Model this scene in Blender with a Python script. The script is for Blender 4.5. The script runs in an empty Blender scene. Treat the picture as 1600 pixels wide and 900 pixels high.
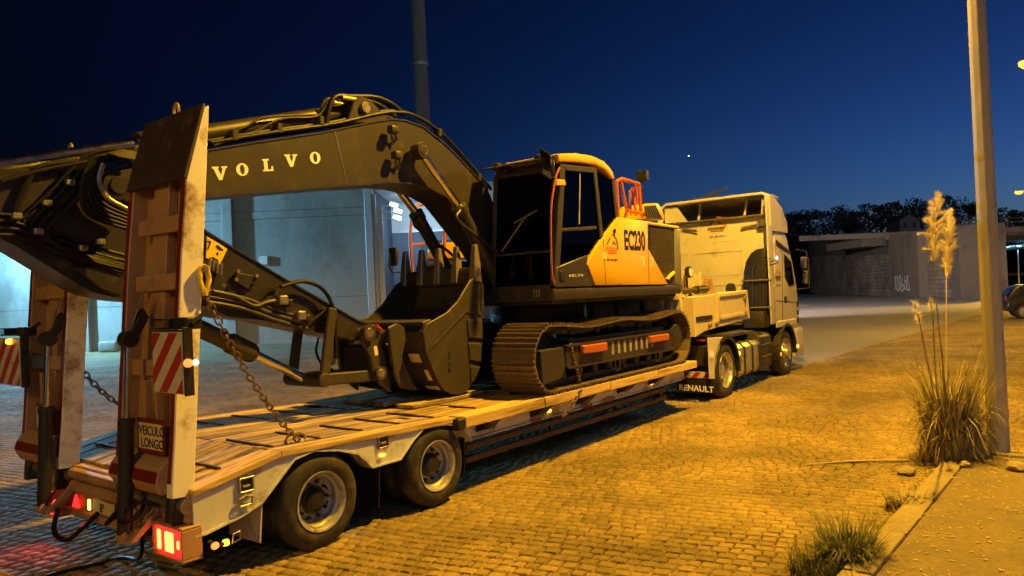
import bpy, bmesh, math, random
import numpy as np
from mathutils import Vector, Matrix

R = math.radians
random.seed(7)
rng = np.random.default_rng(7)
scene = bpy.context.scene
col = scene.collection

# ------------------------------------------------------------------ camera
# metres; X = the truck's heading, Y = towards the warehouse, Z = up.  The photographer stands at the origin.
cd = bpy.data.cameras.new('camera')
cd.lens = 25.501
cd.sensor_width = 36.0
cd.clip_start = 0.1
cd.clip_end = 3000
cam = bpy.data.objects.new('camera', cd)
cam.location = (0, 0, 1.997)
cam.rotation_euler = [R(a) for a in (90.552, 2.510, -52.553)]
col.objects.link(cam)
scene.camera = cam

# ------------------------------------------------------------------ dusk sky
w = bpy.data.worlds.new('World')
scene.world = w
w.use_nodes = True
wn = w.node_tree.nodes
wl = w.node_tree.links
bg = wn['Background']
sky = wn.new('ShaderNodeTexSky')
sky.sky_type = 'NISHITA'
sky.sun_disc = False
SUN_EL, SUN_AZ = -5.8, -20.0          # the sun has set ahead and to the right of the truck
sky.sun_elevation = R(SUN_EL)
sky.sun_rotation = R(90 - SUN_AZ)
sky.air_density = 1.0
sky.dust_density = 0.6
sky.ozone_density = 2.5
tint = wn.new('ShaderNodeVectorMath')      # the camera's cool white balance
tint.operation = 'MULTIPLY'
tint.inputs[1].default_value = (0.47, 0.82, 1.17)
wl.new(sky.outputs['Color'], tint.inputs[0])
wl.new(tint.outputs['Vector'], bg.inputs['Color'])
bg.inputs['Strength'].default_value = 0.5       # deep dusk: the sky itself is some hundred times dimmer than by day

sd = bpy.data.lights.new('fill_sun', 'SUN')  # added cool fill from behind the camera, away from the sunset
sd.energy = 0.024
sd.angle = R(70)
sd.color = (0.72, 0.84, 1.0)
so = bpy.data.objects.new('fill_sun', sd)
so.rotation_euler = (R(76), 0, R(-35))
col.objects.link(so)

vs = scene.view_settings
vs.view_transform = 'Standard'
vs.look = 'None'
vs.exposure = 3.5                     # a night-time exposure: lamps below are given in units divided by K
K = 2 ** 3.5
vs.gamma = 1.0
vs.use_curve_mapping = False
scene.render.engine = 'CYCLES'
scene.cycles.use_denoising = True
scene.cycles.denoising_prefilter = 'ACCURATE'
scene.cycles.max_bounces = 6
scene.cycles.diffuse_bounces = 3
scene.cycles.glossy_bounces = 3
scene.cycles.transparent_max_bounces = 8
scene.cycles.sample_clamp_indirect = 4.0
scene.cycles.caustics_reflective = False
scene.cycles.caustics_refractive = False

SODIUM = (1.0, 0.525, 0.03)
LED = (0.24, 0.66, 1.0)


# ------------------------------------------------------------------ materials
MATS = {}


def pm(name, color, rough=0.5, metal=0.0, var=0.2, scale=3.0, bump=0.0, bscale=30.0, dirt=None, dirt_amt=0.0,
       dirt_scale=2.0, stretch=(1, 1, 1), per_object=0.0, coat=0.0, rough_var=0.1, emit=None, estr=0.0, spec=0.5):
    m = bpy.data.materials.new(name)
    m.use_nodes = True
    nt = m.node_tree
    N, L = nt.nodes, nt.links
    b = N['Principled BSDF']
    tc = N.new('ShaderNodeTexCoord')
    mp = N.new('ShaderNodeMapping')
    mp.inputs['Scale'].default_value = stretch
    L.new(tc.outputs['Object'], mp.inputs['Vector'])
    n1 = N.new('ShaderNodeTexNoise')
    n1.inputs['Scale'].default_value = scale
    n1.inputs['Detail'].default_value = 6
    n1.inputs['Roughness'].default_value = 0.62
    L.new(mp.outputs['Vector'], n1.inputs['Vector'])
    vec = mp.outputs['Vector']
    if per_object:
        oi = N.new('ShaderNodeObjectInfo')
        ad = N.new('ShaderNodeVectorMath')
        ad.operation = 'MULTIPLY_ADD'
        ad.inputs[1].default_value = (37.0, 17.0, 53.0)
        L.new(oi.outputs['Random'], ad.inputs[0])
        L.new(mp.outputs['Vector'], ad.inputs[2])
        L.new(ad.outputs['Vector'], n1.inputs['Vector'])
        vec = ad.outputs['Vector']
    hs = N.new('ShaderNodeMix')
    hs.data_type = 'RGBA'
    lo = tuple(c * (1 - var) for c in color) + (1,)
    hi = tuple(min(1, c * (1 + var)) for c in color) + (1,)
    hs.inputs[6].default_value = lo
    hs.inputs[7].default_value = hi
    L.new(n1.outputs['Fac'], hs.inputs[0])
    out = hs.outputs[2]
    if per_object:
        mm = N.new('ShaderNodeMapRange')
        mm.inputs['To Min'].default_value = 1 - per_object
        mm.inputs['To Max'].default_value = 1 + per_object
        L.new(oi.outputs['Random'], mm.inputs['Value'])
        sc = N.new('ShaderNodeVectorMath')
        sc.operation = 'SCALE'
        L.new(out, sc.inputs[0])
        L.new(mm.outputs['Result'], sc.inputs['Scale'])
        out = sc.outputs['Vector']
    if dirt is not None:
        n2 = N.new('ShaderNodeTexNoise')
        n2.inputs['Scale'].default_value = dirt_scale
        n2.inputs['Detail'].default_value = 8
        n2.inputs['Roughness'].default_value = 0.7
        L.new(vec, n2.inputs['Vector'])
        rp = N.new('ShaderNodeMapRange')
        rp.inputs['From Min'].default_value = 0.62 - dirt_amt * 0.35
        rp.inputs['From Max'].default_value = 0.72 - dirt_amt * 0.2
        L.new(n2.outputs['Fac'], rp.inputs['Value'])
        dm = N.new('ShaderNodeMix')
        dm.data_type = 'RGBA'
        dm.inputs[7].default_value = tuple(dirt) + (1,)
        L.new(rp.outputs['Result'], dm.inputs[0])
        L.new(out, dm.inputs[6])
        out = dm.outputs[2]
    L.new(out, b.inputs['Base Color'])
    rr = N.new('ShaderNodeMapRange')
    rr.inputs['To Min'].default_value = max(0.02, rough - rough_var)
    rr.inputs['To Max'].default_value = min(1, rough + rough_var)
    L.new(n1.outputs['Fac'], rr.inputs['Value'])
    L.new(rr.outputs['Result'], b.inputs['Roughness'])
    b.inputs['Metallic'].default_value = metal
    b.inputs['Coat Weight'].default_value = coat
    if bump:
        n3 = N.new('ShaderNodeTexNoise')
        n3.inputs['Scale'].default_value = bscale
        n3.inputs['Detail'].default_value = 5
        L.new(vec, n3.inputs['Vector'])
        bp = N.new('ShaderNodeBump')
        bp.inputs['Strength'].default_value = bump
        bp.inputs['Distance'].default_value = 0.02
        L.new(n3.outputs['Fac'], bp.inputs['Height'])
        L.new(bp.outputs['Normal'], b.inputs['Normal'])
    if emit is not None:
        b.inputs['Emission Color'].default_value = tuple(emit) + (1,)
        b.inputs['Emission Strength'].default_value = estr / K
    b.inputs['Specular IOR Level'].default_value = spec
    MATS[name] = m
    return m


def glow(name, color, strength):
    m = bpy.data.materials.new(name)
    m.use_nodes = True
    N, L = m.node_tree.nodes, m.node_tree.links
    b = N['Principled BSDF']
    b.inputs['Base Color'].default_value = (color[0] * 0.5, color[1] * 0.5, color[2] * 0.5, 1)
    b.inputs['Roughness'].default_value = 0.25
    n = N.new('ShaderNodeTexNoise')
    n.inputs['Scale'].default_value = 30
    mr = N.new('ShaderNodeMapRange')
    mr.inputs['To Min'].default_value = strength * 0.8 / K
    mr.inputs['To Max'].default_value = strength * 1.2 / K
    L.new(n.outputs['Fac'], mr.inputs['Value'])
    L.new(mr.outputs['Result'], b.inputs['Emission Strength'])
    b.inputs['Emission Color'].default_value = tuple(color) + (1,)
    MATS[name] = m
    return m


def glass(name, tint, refl=0.9, rough=0.02):
    m = bpy.data.materials.new(name)
    m.use_nodes = True
    nt = m.node_tree
    N, L = nt.nodes, nt.links
    N.remove(N['Principled BSDF'])
    out = N['Material Output']
    tr = N.new('ShaderNodeBsdfTransparent')
    tr.inputs['Color'].default_value = tuple(tint) + (1,)
    gl = N.new('ShaderNodeBsdfGlossy')
    gl.inputs['Roughness'].default_value = rough
    gl.inputs['Color'].default_value = (refl, refl, refl, 1)
    fr = N.new('ShaderNodeFresnel')
    fr.inputs['IOR'].default_value = 1.5
    mx = N.new('ShaderNodeMixShader')
    L.new(fr.outputs['Fac'], mx.inputs['Fac'])
    L.new(tr.outputs['BSDF'], mx.inputs[1])
    L.new(gl.outputs['BSDF'], mx.inputs[2])
    L.new(mx.outputs['Shader'], out.inputs['Surface'])
    MATS[name] = m
    return m


GRIME = (0.10, 0.075, 0.05)
RUST = (0.16, 0.06, 0.025)
pm('white_paint', (0.60, 0.62, 0.66), 0.42, var=0.10, scale=2.2, dirt=(0.30, 0.25, 0.19), dirt_amt=0.30, dirt_scale=3.5, bump=0.05, bscale=12)
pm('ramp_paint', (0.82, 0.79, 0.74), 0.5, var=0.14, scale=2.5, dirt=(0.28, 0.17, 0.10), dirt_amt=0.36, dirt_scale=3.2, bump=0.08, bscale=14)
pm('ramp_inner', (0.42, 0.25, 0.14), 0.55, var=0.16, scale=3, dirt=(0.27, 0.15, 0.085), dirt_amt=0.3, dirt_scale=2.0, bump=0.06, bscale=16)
pm('ramp_tip', (0.042, 0.029, 0.026), 0.5, var=0.3, scale=4, dirt=(0.15, 0.11, 0.09), dirt_amt=0.2, dirt_scale=5, bump=0.1, bscale=20)
pm('cab_paint', (0.55, 0.53, 0.50), 0.34, var=0.05, scale=1.2, dirt=(0.36, 0.32, 0.26), dirt_amt=0.16, dirt_scale=2.0, coat=0.2)
pm('loader_yellow', (0.64, 0.37, 0.008), 0.36, var=0.05, scale=2, dirt=(0.55, 0.36, 0.06), dirt_amt=0.28, dirt_scale=1.6, coat=0.25)
pm('neck_yellow', (0.60, 0.52, 0.34), 0.45, var=0.14, scale=3, dirt=(0.34, 0.25, 0.12), dirt_amt=0.2, dirt_scale=4, bump=0.05)
pm('plate_yellow', (0.80, 0.60, 0.03), 0.4, var=0.05)
pm('machine_grey', (0.034, 0.028, 0.024), 0.42, var=0.10, scale=3, dirt=(0.06, 0.048, 0.038), dirt_amt=0.14, dirt_scale=6, bump=0.02, bscale=60)
pm('machine_dark', (0.030, 0.027, 0.024), 0.45, var=0.2, scale=4, dirt=(0.07, 0.055, 0.04), dirt_amt=0.2, dirt_scale=6)
pm('arm_shaded_grey', (0.030, 0.027, 0.026), 0.34, var=0.12, scale=3, dirt=(0.09, 0.075, 0.06), dirt_amt=0.1, dirt_scale=6)  # machine paint kept darker here to stand for shade on the arm
pm('bucket_grey', (0.044, 0.036, 0.026), 0.5, var=0.14, scale=4, dirt=(0.075, 0.058, 0.04), dirt_amt=0.2, dirt_scale=5, bump=0.05, bscale=30)
pm('tooth_steel', (0.30, 0.25, 0.18), 0.38, metal=0.5, var=0.2, scale=12)
pm('bucket_shaded', (0.034, 0.029, 0.023), 0.6, var=0.25, scale=5, dirt=(0.07, 0.055, 0.035), dirt_amt=0.3, dirt_scale=5, bump=0.1)  # same paint as the bucket sides, darkened to stand for shade in the shell
pm('track_steel', (0.155, 0.122, 0.09), 0.5, metal=0.35, var=0.3, scale=9, dirt=(0.17, 0.11, 0.06), dirt_amt=0.4, dirt_scale=7, bump=0.15, bscale=40, per_object=0.12)
pm('black', (0.016, 0.015, 0.014), 0.45, var=0.3, scale=5, dirt=(0.05, 0.042, 0.035), dirt_amt=0.15, dirt_scale=6)
pm('grille_brown', (0.11, 0.085, 0.055), 0.5, var=0.15)
pm('post_grey', (0.17, 0.17, 0.185), 0.35, var=0.1)
pm('black_gloss', (0.012, 0.012, 0.012), 0.18, var=0.2, scale=4, coat=0.3)
pm('rubber', (0.022, 0.020, 0.018), 0.72, var=0.3, scale=6, dirt=(0.085, 0.065, 0.045), dirt_amt=0.35, dirt_scale=4, bump=0.15, bscale=35)
pm('hose', (0.011, 0.010, 0.010), 0.5, var=0.3, scale=12, spec=0.22)
pm('rim_steel', (0.42, 0.41, 0.40), 0.42, metal=0.25, var=0.15, scale=6, dirt=(0.16, 0.12, 0.08), dirt_amt=0.35, dirt_scale=6)
pm('rim_alloy', (0.55, 0.54, 0.50), 0.3, metal=0.7, var=0.12, scale=6, dirt=(0.2, 0.15, 0.1), dirt_amt=0.25, dirt_scale=7)
pm('chrome', (0.72, 0.70, 0.66), 0.16, metal=1.0, var=0.06, scale=10)
pm('steel', (0.36, 0.34, 0.31), 0.4, metal=0.8, var=0.2, scale=8, dirt=RUST, dirt_amt=0.25, dirt_scale=10)
pm('brass', (0.40, 0.30, 0.14), 0.45, metal=0.7, var=0.15, scale=14)
pm('chain_steel', (0.24, 0.19, 0.145), 0.5, metal=0.7, var=0.3, scale=20, dirt=RUST, dirt_amt=0.4, dirt_scale=30)
pm('orange_paint', (0.42, 0.10, 0.018), 0.4, var=0.08, scale=4)
pm('plank', (0.50, 0.36, 0.15), 0.75, var=0.5, scale=5.0, stretch=(0.32, 5, 5), dirt=(0.085, 0.06, 0.035), dirt_amt=0.55, dirt_scale=1.9, bump=0.5, bscale=7, per_object=0.16)
pm('edge_plank', (0.62, 0.44, 0.17), 0.7, var=0.26, scale=5.0, stretch=(0.3, 5, 5), dirt=(0.20, 0.13, 0.06), dirt_amt=0.38, dirt_scale=2.4, bump=0.4, bscale=7, per_object=0.12)
pm('deck_iron', (0.075, 0.058, 0.045), 0.6, metal=0.4, var=0.3, scale=9, dirt=RUST, dirt_amt=0.35, dirt_scale=9, bump=0.1)
pm('red_sheet', (0.40, 0.028, 0.018), 0.35, var=0.10, scale=6)
pm('white_sheet', (0.62, 0.58, 0.54), 0.35, var=0.08, scale=6, dirt=(0.35, 0.28, 0.22), dirt_amt=0.2, dirt_scale=7)
pm('red_tape', (0.17, 0.014, 0.012), 0.4, var=0.15, scale=8)
pm('letter_black', (0.012, 0.011, 0.010), 0.5, var=0.1)
pm('letter_cream', (0.85, 0.84, 0.82), 0.45, var=0.05)
pm('letter_white', (0.8, 0.78, 0.74), 0.4, var=0.05)
pm('logo_orange', (0.75, 0.22, 0.02), 0.45, var=0.1)
pm('logo_brown', (0.14, 0.07, 0.03), 0.5, var=0.1)
pm('sticker', (0.72, 0.60, 0.36), 0.5, var=0.1)
pm('concrete', (0.36, 0.345, 0.32), 0.85, var=0.16, scale=1.3, dirt=(0.24, 0.225, 0.20), dirt_amt=0.38, dirt_scale=0.35, stretch=(1, 1, 0.6), bump=0.15, bscale=9)
pm('concrete_joint', (0.16, 0.155, 0.15), 0.9, var=0.2)
pm('mast_concrete', (0.24, 0.24, 0.23), 0.8, var=0.16, scale=4, stretch=(1, 1, 0.25), bump=0.1, bscale=25)
pm('pole_concrete', (0.46, 0.44, 0.46), 0.8, var=0.16, scale=4, stretch=(1, 1, 0.25), dirt=(0.34, 0.32, 0.33), dirt_amt=0.3, dirt_scale=3, bump=0.15, bscale=25)
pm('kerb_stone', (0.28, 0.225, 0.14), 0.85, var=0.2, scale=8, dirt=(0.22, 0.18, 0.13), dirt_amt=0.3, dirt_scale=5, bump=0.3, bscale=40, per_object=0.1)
pm('footpath', (0.20, 0.155, 0.09), 0.95, var=0.45, scale=22.0, dirt=(0.15, 0.12, 0.08), dirt_amt=0.4, dirt_scale=2.5, bump=1.0, bscale=38)
pm('tail_red', (0.45, 0.012, 0.012), 0.2, var=0.1, coat=0.5, emit=(1.0, 0.02, 0.015), estr=2.4)
glow('tail_hot', (1.0, 0.34, 0.06), 4.2)
glow('tail_hot_red', (1.0, 0.26, 0.05), 5)
glow('marker_amber', (1.0, 0.42, 0.03), 4.5)
glow('marker_white', (1.0, 0.70, 0.38), 2.6)
glow('marker_red', (1.0, 0.13, 0.025), 4)
glow('plate_light', (1.0, 0.62, 0.16), 3)
glow('sodium_lamp', (1.0, 0.42, 0.04), 3.2)
glow('led_lamp', (0.62, 0.85, 1.0), 10)
glass('cab_glass', (0.014, 0.0135, 0.012), 0.22)
glass('truck_glass', (0.25, 0.26, 0.28), 0.9)
glass('lens_clear', (0.8, 0.8, 0.8), 0.9)


# ------------------------------------------------------------------ mesh building
class MB:
    """collects vertices and faces; build() links them as one mesh object"""

    def __init__(self):
        self.v, self.f = [], []

    def add(self, vs_, fs_):
        o = len(self.v)
        self.v += [tuple(p) for p in vs_]
        self.f += [tuple(i + o for i in f) for f in fs_]
        return self

    def box(self, c, s, rot=None):
        hx, hy, hz = s[0] / 2, s[1] / 2, s[2] / 2
        vs_ = [Vector((x, y, z)) for x in (-hx, hx) for y in (-hy, hy) for z in (-hz, hz)]
        if rot is not None:
            vs_ = [rot @ p for p in vs_]
        c = Vector(c)
        return self.add([p + c for p in vs_], [(0, 1, 3, 2), (4, 6, 7, 5), (0, 4, 5, 1), (2, 3, 7, 6), (0, 2, 6, 4), (1, 5, 7, 3)])

    def bx(self, x0, x1, y0, y1, z0, z1):
        return self.box(((x0 + x1) / 2, (y0 + y1) / 2, (z0 + z1) / 2), (abs(x1 - x0), abs(y1 - y0), abs(z1 - z0)))

    def _prism(self, a, b):
        n = len(a)
        self.add(list(a) + list(b), [tuple(range(n))[::-1], tuple(range(n, 2 * n))] + [(i, (i + 1) % n, n + (i + 1) % n, n + i) for i in range(n)])
        return self

    def prism_y(self, poly, y0, y1):
        return self._prism([(x, y0, z) for x, z in poly], [(x, y1, z) for x, z in poly])

    def prism_x(self, poly, x0, x1):
        return self._prism([(x0, y, z) for y, z in poly], [(x1, y, z) for y, z in poly])

    def prism_z(self, poly, z0, z1):
        return self._prism([(x, y, z0) for x, y in poly], [(x, y, z1) for x, y in poly])

    def cyl(self, p0, p1, r0, r1=None, n=14, cap=True):
        r1 = r0 if r1 is None else r1
        p0, p1 = Vector(p0), Vector(p1)
        d = (p1 - p0).normalized()
        a = d.orthogonal().normalized()
        b = d.cross(a)
        ring = [(a * math.cos(2 * math.pi * i / n) + b * math.sin(2 * math.pi * i / n)) for i in range(n)]
        vs_ = [p0 + q * r0 for q in ring] + [p1 + q * r1 for q in ring]
        fs_ = [(i, (i + 1) % n, n + (i + 1) % n, n + i) for i in range(n)]
        if cap:
            fs_ += [tuple(range(n))[::-1], tuple(range(n, 2 * n))]
        return self.add(vs_, fs_)

    def tube(self, pts, r, n=8, closed=False):
        pts = [Vector(p) for p in pts]
        m = len(pts)
        prev = None
        rings = []
        for i, p in enumerate(pts):
            if closed:
                t = (pts[(i + 1) % m] - pts[i - 1]).normalized()
            else:
                t = (pts[min(i + 1, m - 1)] - pts[max(i - 1, 0)]).normalized()
            if prev is None:
                a = t.orthogonal().normalized()
            else:
                a = (prev - t * prev.dot(t))
                a = a.normalized() if a.length > 1e-6 else t.orthogonal().normalized()
            prev = a
            b = t.cross(a)
            rr = r[i] if isinstance(r, (list, tuple)) else r
            rings.append([p + (a * math.cos(2 * math.pi * k / n) + b * math.sin(2 * math.pi * k / n)) * rr for k in range(n)])
        vs_ = [q for rg in rings for q in rg]
        fs_ = []
        for i in range(m if closed else m - 1):
            j = (i + 1) % m
            fs_ += [(i * n + k, i * n + (k + 1) % n, j * n + (k + 1) % n, j * n + k) for k in range(n)]
        if not closed:
            fs_ += [tuple(range(n))[::-1], tuple(range((m - 1) * n, m * n))]
        return self.add(vs_, fs_)

    def lathe(self, prof, c, axis='Y', n=32, sign=1):
        """prof: list of (radius, along).  Revolved round an axis through c."""
        vs_, fs_ = [], []
        m = len(prof)
        for k in range(n):
            a = 2 * math.pi * k / n
            ca, sa = math.cos(a), math.sin(a)
            for r, h in prof:
                h *= sign
                if axis == 'Y':
                    vs_.append((c[0] + r * ca, c[1] + h, c[2] + r * sa))
                elif axis == 'X':
                    vs_.append((c[0] + h, c[1] + r * ca, c[2] + r * sa))
                else:
                    vs_.append((c[0] + r * ca, c[1] + r * sa, c[2] + h))
        for k in range(n):
            k2 = (k + 1) % n
            for i in range(m - 1):
                fs_.append((k * m + i, k * m + i + 1, k2 * m + i + 1, k2 * m + i))
        return self.add(vs_, fs_)

    def mesh(self, name, bevel=0.0, smooth=30, segs=1):
        bm = bmesh.new()
        bvs = [bm.verts.new(p) for p in self.v]
        for f in self.f:
            try:
                bm.faces.new([bvs[i] for i in f])
            except ValueError:
                pass
        bmesh.ops.recalc_face_normals(bm, faces=bm.faces)
        if bevel:
            es = [e for e in bm.edges if len(e.link_faces) == 2 and e.calc_face_angle(0) > 0.5 and e.calc_length() > bevel * 1.2]
            if es:
                bmesh.ops.bevel(bm, geom=es, offset=bevel, segments=segs, profile=0.5, affect='EDGES', clamp_overlap=True)
        me = bpy.data.meshes.new(name)
        bm.to_mesh(me)
        bm.free()
        if smooth:
            me.shade_smooth()
            me.set_sharp_from_angle(angle=R(smooth))
        return me

    def build(self, name, mat, parent=None, bevel=0.0, smooth=30, segs=1, label=None):
        me = self.mesh(name, bevel, smooth, segs)
        me.materials.append(MATS[mat])
        return link(name, me, parent, label)


def link(name, me, parent=None, label=None):
    o = bpy.data.objects.new(name, me)
    col.objects.link(o)
    if parent is not None:
        adopt(o, parent)
    if label:
        o['label'] = label
    return o


def adopt(o, parent):
    o.parent = parent
    if parent.type == 'EMPTY' and parent.parent is None:
        o.matrix_parent_inverse = (Matrix.Translation(parent.location) @ parent.rotation_euler.to_matrix().to_4x4()).inverted()
    elif parent.parent is not None or parent.type != 'EMPTY':
        o.matrix_parent_inverse = parent.matrix_basis.inverted()


def thing(name, label, cat, loc=(0, 0, 0), group=None):
    o = bpy.data.objects.new(name, None)
    o.location = loc
    o.empty_display_size = 0.2
    col.objects.link(o)
    return tag(o, label, cat, group)


def tag(o, label=None, cat=None, group=None, kind=None):
    if label:
        o['label'] = label
    if cat:
        o['category'] = cat
    if group:
        o['group'] = group
    if kind:
        o['kind'] = kind
    return o


def place(name, me, parent, M):
    """an instance of shared mesh data, world matrix M, as a part of parent"""
    o = bpy.data.objects.new(name, me)
    o.matrix_basis = M
    col.objects.link(o)
    adopt(o, parent)
    return o


def smooth_path(pts, k=6):
    """Catmull-Rom through the points"""
    P = [Vector(p) for p in pts]
    P = [P[0] * 2 - P[1]] + P + [P[-1] * 2 - P[-2]]
    out = []
    for i in range(1, len(P) - 2):
        p0, p1, p2, p3 = P[i - 1], P[i], P[i + 1], P[i + 2]
        for j in range(k):
            t = j / k
            out.append(0.5 * ((2 * p1) + (p2 - p0) * t + (2 * p0 - 5 * p1 + 4 * p2 - p3) * t * t + (3 * p1 - p0 - 3 * p2 + p3) * t ** 3))
    out.append(P[-2])
    return out


def lettering(name, text, mat, parent, origin, xdir, zdir, height, depth=0.004, sx=1.0, label=None, align='LEFT', space=1.0, bold=0.0):
    """flat lettering as a thin solid; origin = baseline start, xdir = reading direction, zdir = up"""
    cu = bpy.data.curves.new(name, 'FONT')
    cu.body = text
    cu.size = 1.0
    cu.extrude = depth / 2
    cu.align_x = align
    cu.offset = bold
    cu.resolution_u = 3
    cu.space_character = space
    tmp = bpy.data.objects.new('tmp', cu)
    col.objects.link(tmp)
    dg = bpy.context.evaluated_depsgraph_get()
    me = bpy.data.meshes.new_from_object(tmp.evaluated_get(dg))
    bpy.data.objects.remove(tmp)
    me.name = name
    xd, zd = Vector(xdir).normalized(), Vector(zdir).normalized()
    yd = xd.cross(zd)
    s = height / 0.70
    for v in me.vertices:
        p = v.co
        v.co = Vector(origin) + xd * p.x * s * sx + zd * p.y * s - yd * p.z * 1.0
    me.materials.clear()
    me.materials.append(MATS[mat])
    return link(name, me, parent, label)

# ------------------------------------------------------------------ ground
def ground_material():
    m = bpy.data.materials.new('ground_sheet')
    m.use_nodes = True
    N, L = m.node_tree.nodes, m.node_tree.links
    b = N['Principled BSDF']
    tc = N.new('ShaderNodeTexCoord')
    mp = N.new('ShaderNodeMapping')
    mp.inputs['Rotation'].default_value = (0, 0, R(78.5))
    L.new(tc.outputs['Object'], mp.inputs['Vector'])
    br = N.new('ShaderNodeTexBrick')
    br.inputs['Scale'].default_value = 1.0
    br.inputs['Brick Width'].default_value = 0.125
    br.inputs['Row Height'].default_value = 0.11
    br.inputs['Mortar Size'].default_value = 0.012
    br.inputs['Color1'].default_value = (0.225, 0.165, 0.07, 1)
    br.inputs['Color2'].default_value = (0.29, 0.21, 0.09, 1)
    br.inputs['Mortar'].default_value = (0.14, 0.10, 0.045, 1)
    L.new(mp.outputs['Vector'], br.inputs['Vector'])
    n = N.new('ShaderNodeTexNoise')
    n.inputs['Scale'].default_value = 0.5
    n.inputs['Detail'].default_value = 9
    L.new(tc.outputs['Object'], n.inputs['Vector'])
    mr = N.new('ShaderNodeMapRange')
    mr.inputs['From Min'].default_value = 0.3
    mr.inputs['From Max'].default_value = 0.7
    mr.inputs['To Min'].default_value = 0.72
    mr.inputs['To Max'].default_value = 1.25
    L.new(n.outputs['Fac'], mr.inputs['Value'])
    sc = N.new('ShaderNodeVectorMath')
    sc.operation = 'SCALE'
    L.new(br.outputs['Color'], sc.inputs[0])
    L.new(mr.outputs['Result'], sc.inputs['Scale'])
    L.new(sc.outputs['Vector'], b.inputs['Base Color'])
    b.inputs['Roughness'].default_value = 0.85
    bp = N.new('ShaderNodeBump')
    bp.inputs['Strength'].default_value = 0.7
    bp.inputs['Distance'].default_value = 0.02
    L.new(br.outputs['Fac'], bp.inputs['Height'])
    bp.invert = True
    L.new(bp.outputs['Normal'], b.inputs['Normal'])
    MATS['ground_sheet'] = m


def sett_material(name, attr):
    m = bpy.data.materials.new(name)
    m.use_nodes = True
    N, L = m.node_tree.nodes, m.node_tree.links
    b = N['Principled BSDF']
    if attr:
        a = N.new('ShaderNodeAttribute')
        a.attribute_name = 'tone'
        fac = a.outputs['Fac']
    else:
        a = N.new('ShaderNodeObjectInfo')
        fac = a.outputs['Random']
    cr = N.new('ShaderNodeValToRGB')
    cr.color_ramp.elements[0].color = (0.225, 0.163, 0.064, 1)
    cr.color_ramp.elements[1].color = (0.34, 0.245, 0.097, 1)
    L.new(fac, cr.inputs['Fac'])
    g = N.new('ShaderNodeNewGeometry')
    n = N.new('ShaderNodeTexNoise')
    n.inputs['Scale'].default_value = 26
    n.inputs['Detail'].default_value = 7
    n.inputs['Roughness'].default_value = 0.7
    L.new(g.outputs['Position'], n.inputs['Vector'])
    n2 = N.new('ShaderNodeTexNoise')
    n2.inputs['Scale'].default_value = 0.55
    n2.inputs['Detail'].default_value = 8
    L.new(g.outputs['Position'], n2.inputs['Vector'])
    ml = N.new('ShaderNodeMath')
    ml.operation = 'MULTIPLY'
    L.new(n.outputs['Fac'], ml.inputs[0])
    L.new(n2.outputs['Fac'], ml.inputs[1])
    mr = N.new('ShaderNodeMapRange')
    mr.inputs['From Min'].default_value = 0.12
    mr.inputs['From Max'].default_value = 0.40
    mr.inputs['To Min'].default_value = 0.50
    mr.inputs['To Max'].default_value = 1.32
    L.new(ml.outputs['Value'], mr.inputs['Value'])
    sc = N.new('ShaderNodeVectorMath')
    sc.operation = 'SCALE'
    n4 = N.new('ShaderNodeTexNoise')        # trodden and stained patches, sand in places
    n4.inputs['Scale'].default_value = 0.9
    n4.inputs['Detail'].default_value = 5
    n4.inputs['Roughness'].default_value = 0.6
    L.new(g.outputs['Position'], n4.inputs['Vector'])
    m4 = N.new('ShaderNodeMapRange')
    m4.inputs['From Min'].default_value = 0.40
    m4.inputs['From Max'].default_value = 0.62
    m4.inputs['To Min'].default_value = 0.74
    m4.inputs['To Max'].default_value = 1.10
    L.new(n4.outputs['Fac'], m4.inputs['Value'])
    mm4 = N.new('ShaderNodeMath')
    mm4.operation = 'MULTIPLY'
    L.new(mr.outputs['Result'], mm4.inputs[0])
    L.new(m4.outputs['Result'], mm4.inputs[1])
    L.new(cr.outputs['Color'], sc.inputs[0])
    L.new(mm4.outputs['Value'], sc.inputs['Scale'])
    L.new(sc.outputs['Vector'], b.inputs['Base Color'])
    b.inputs['Roughness'].default_value = 0.78
    bp = N.new('ShaderNodeBump')
    bp.inputs['Strength'].default_value = 0.55
    bp.inputs['Distance'].default_value = 0.012
    L.new(n.outputs['Fac'], bp.inputs['Height'])
    L.new(bp.outputs['Normal'], b.inputs['Normal'])
    MATS[name] = m


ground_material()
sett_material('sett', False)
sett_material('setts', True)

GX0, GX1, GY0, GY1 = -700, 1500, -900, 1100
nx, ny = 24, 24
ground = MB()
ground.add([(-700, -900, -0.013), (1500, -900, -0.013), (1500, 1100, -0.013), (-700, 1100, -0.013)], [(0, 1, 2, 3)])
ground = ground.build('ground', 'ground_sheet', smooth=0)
tag(ground, kind='structure')


def kerb_y(x):
    """the road-side face of the kerb"""
    return 1.30 - 0.046 * (x - 4.5)


CAMM = (Matrix.Translation(cam.location) @ cam.rotation_euler.to_matrix().to_4x4()).inverted()
FPX = cd.lens / 36.0 * 1600


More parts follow.
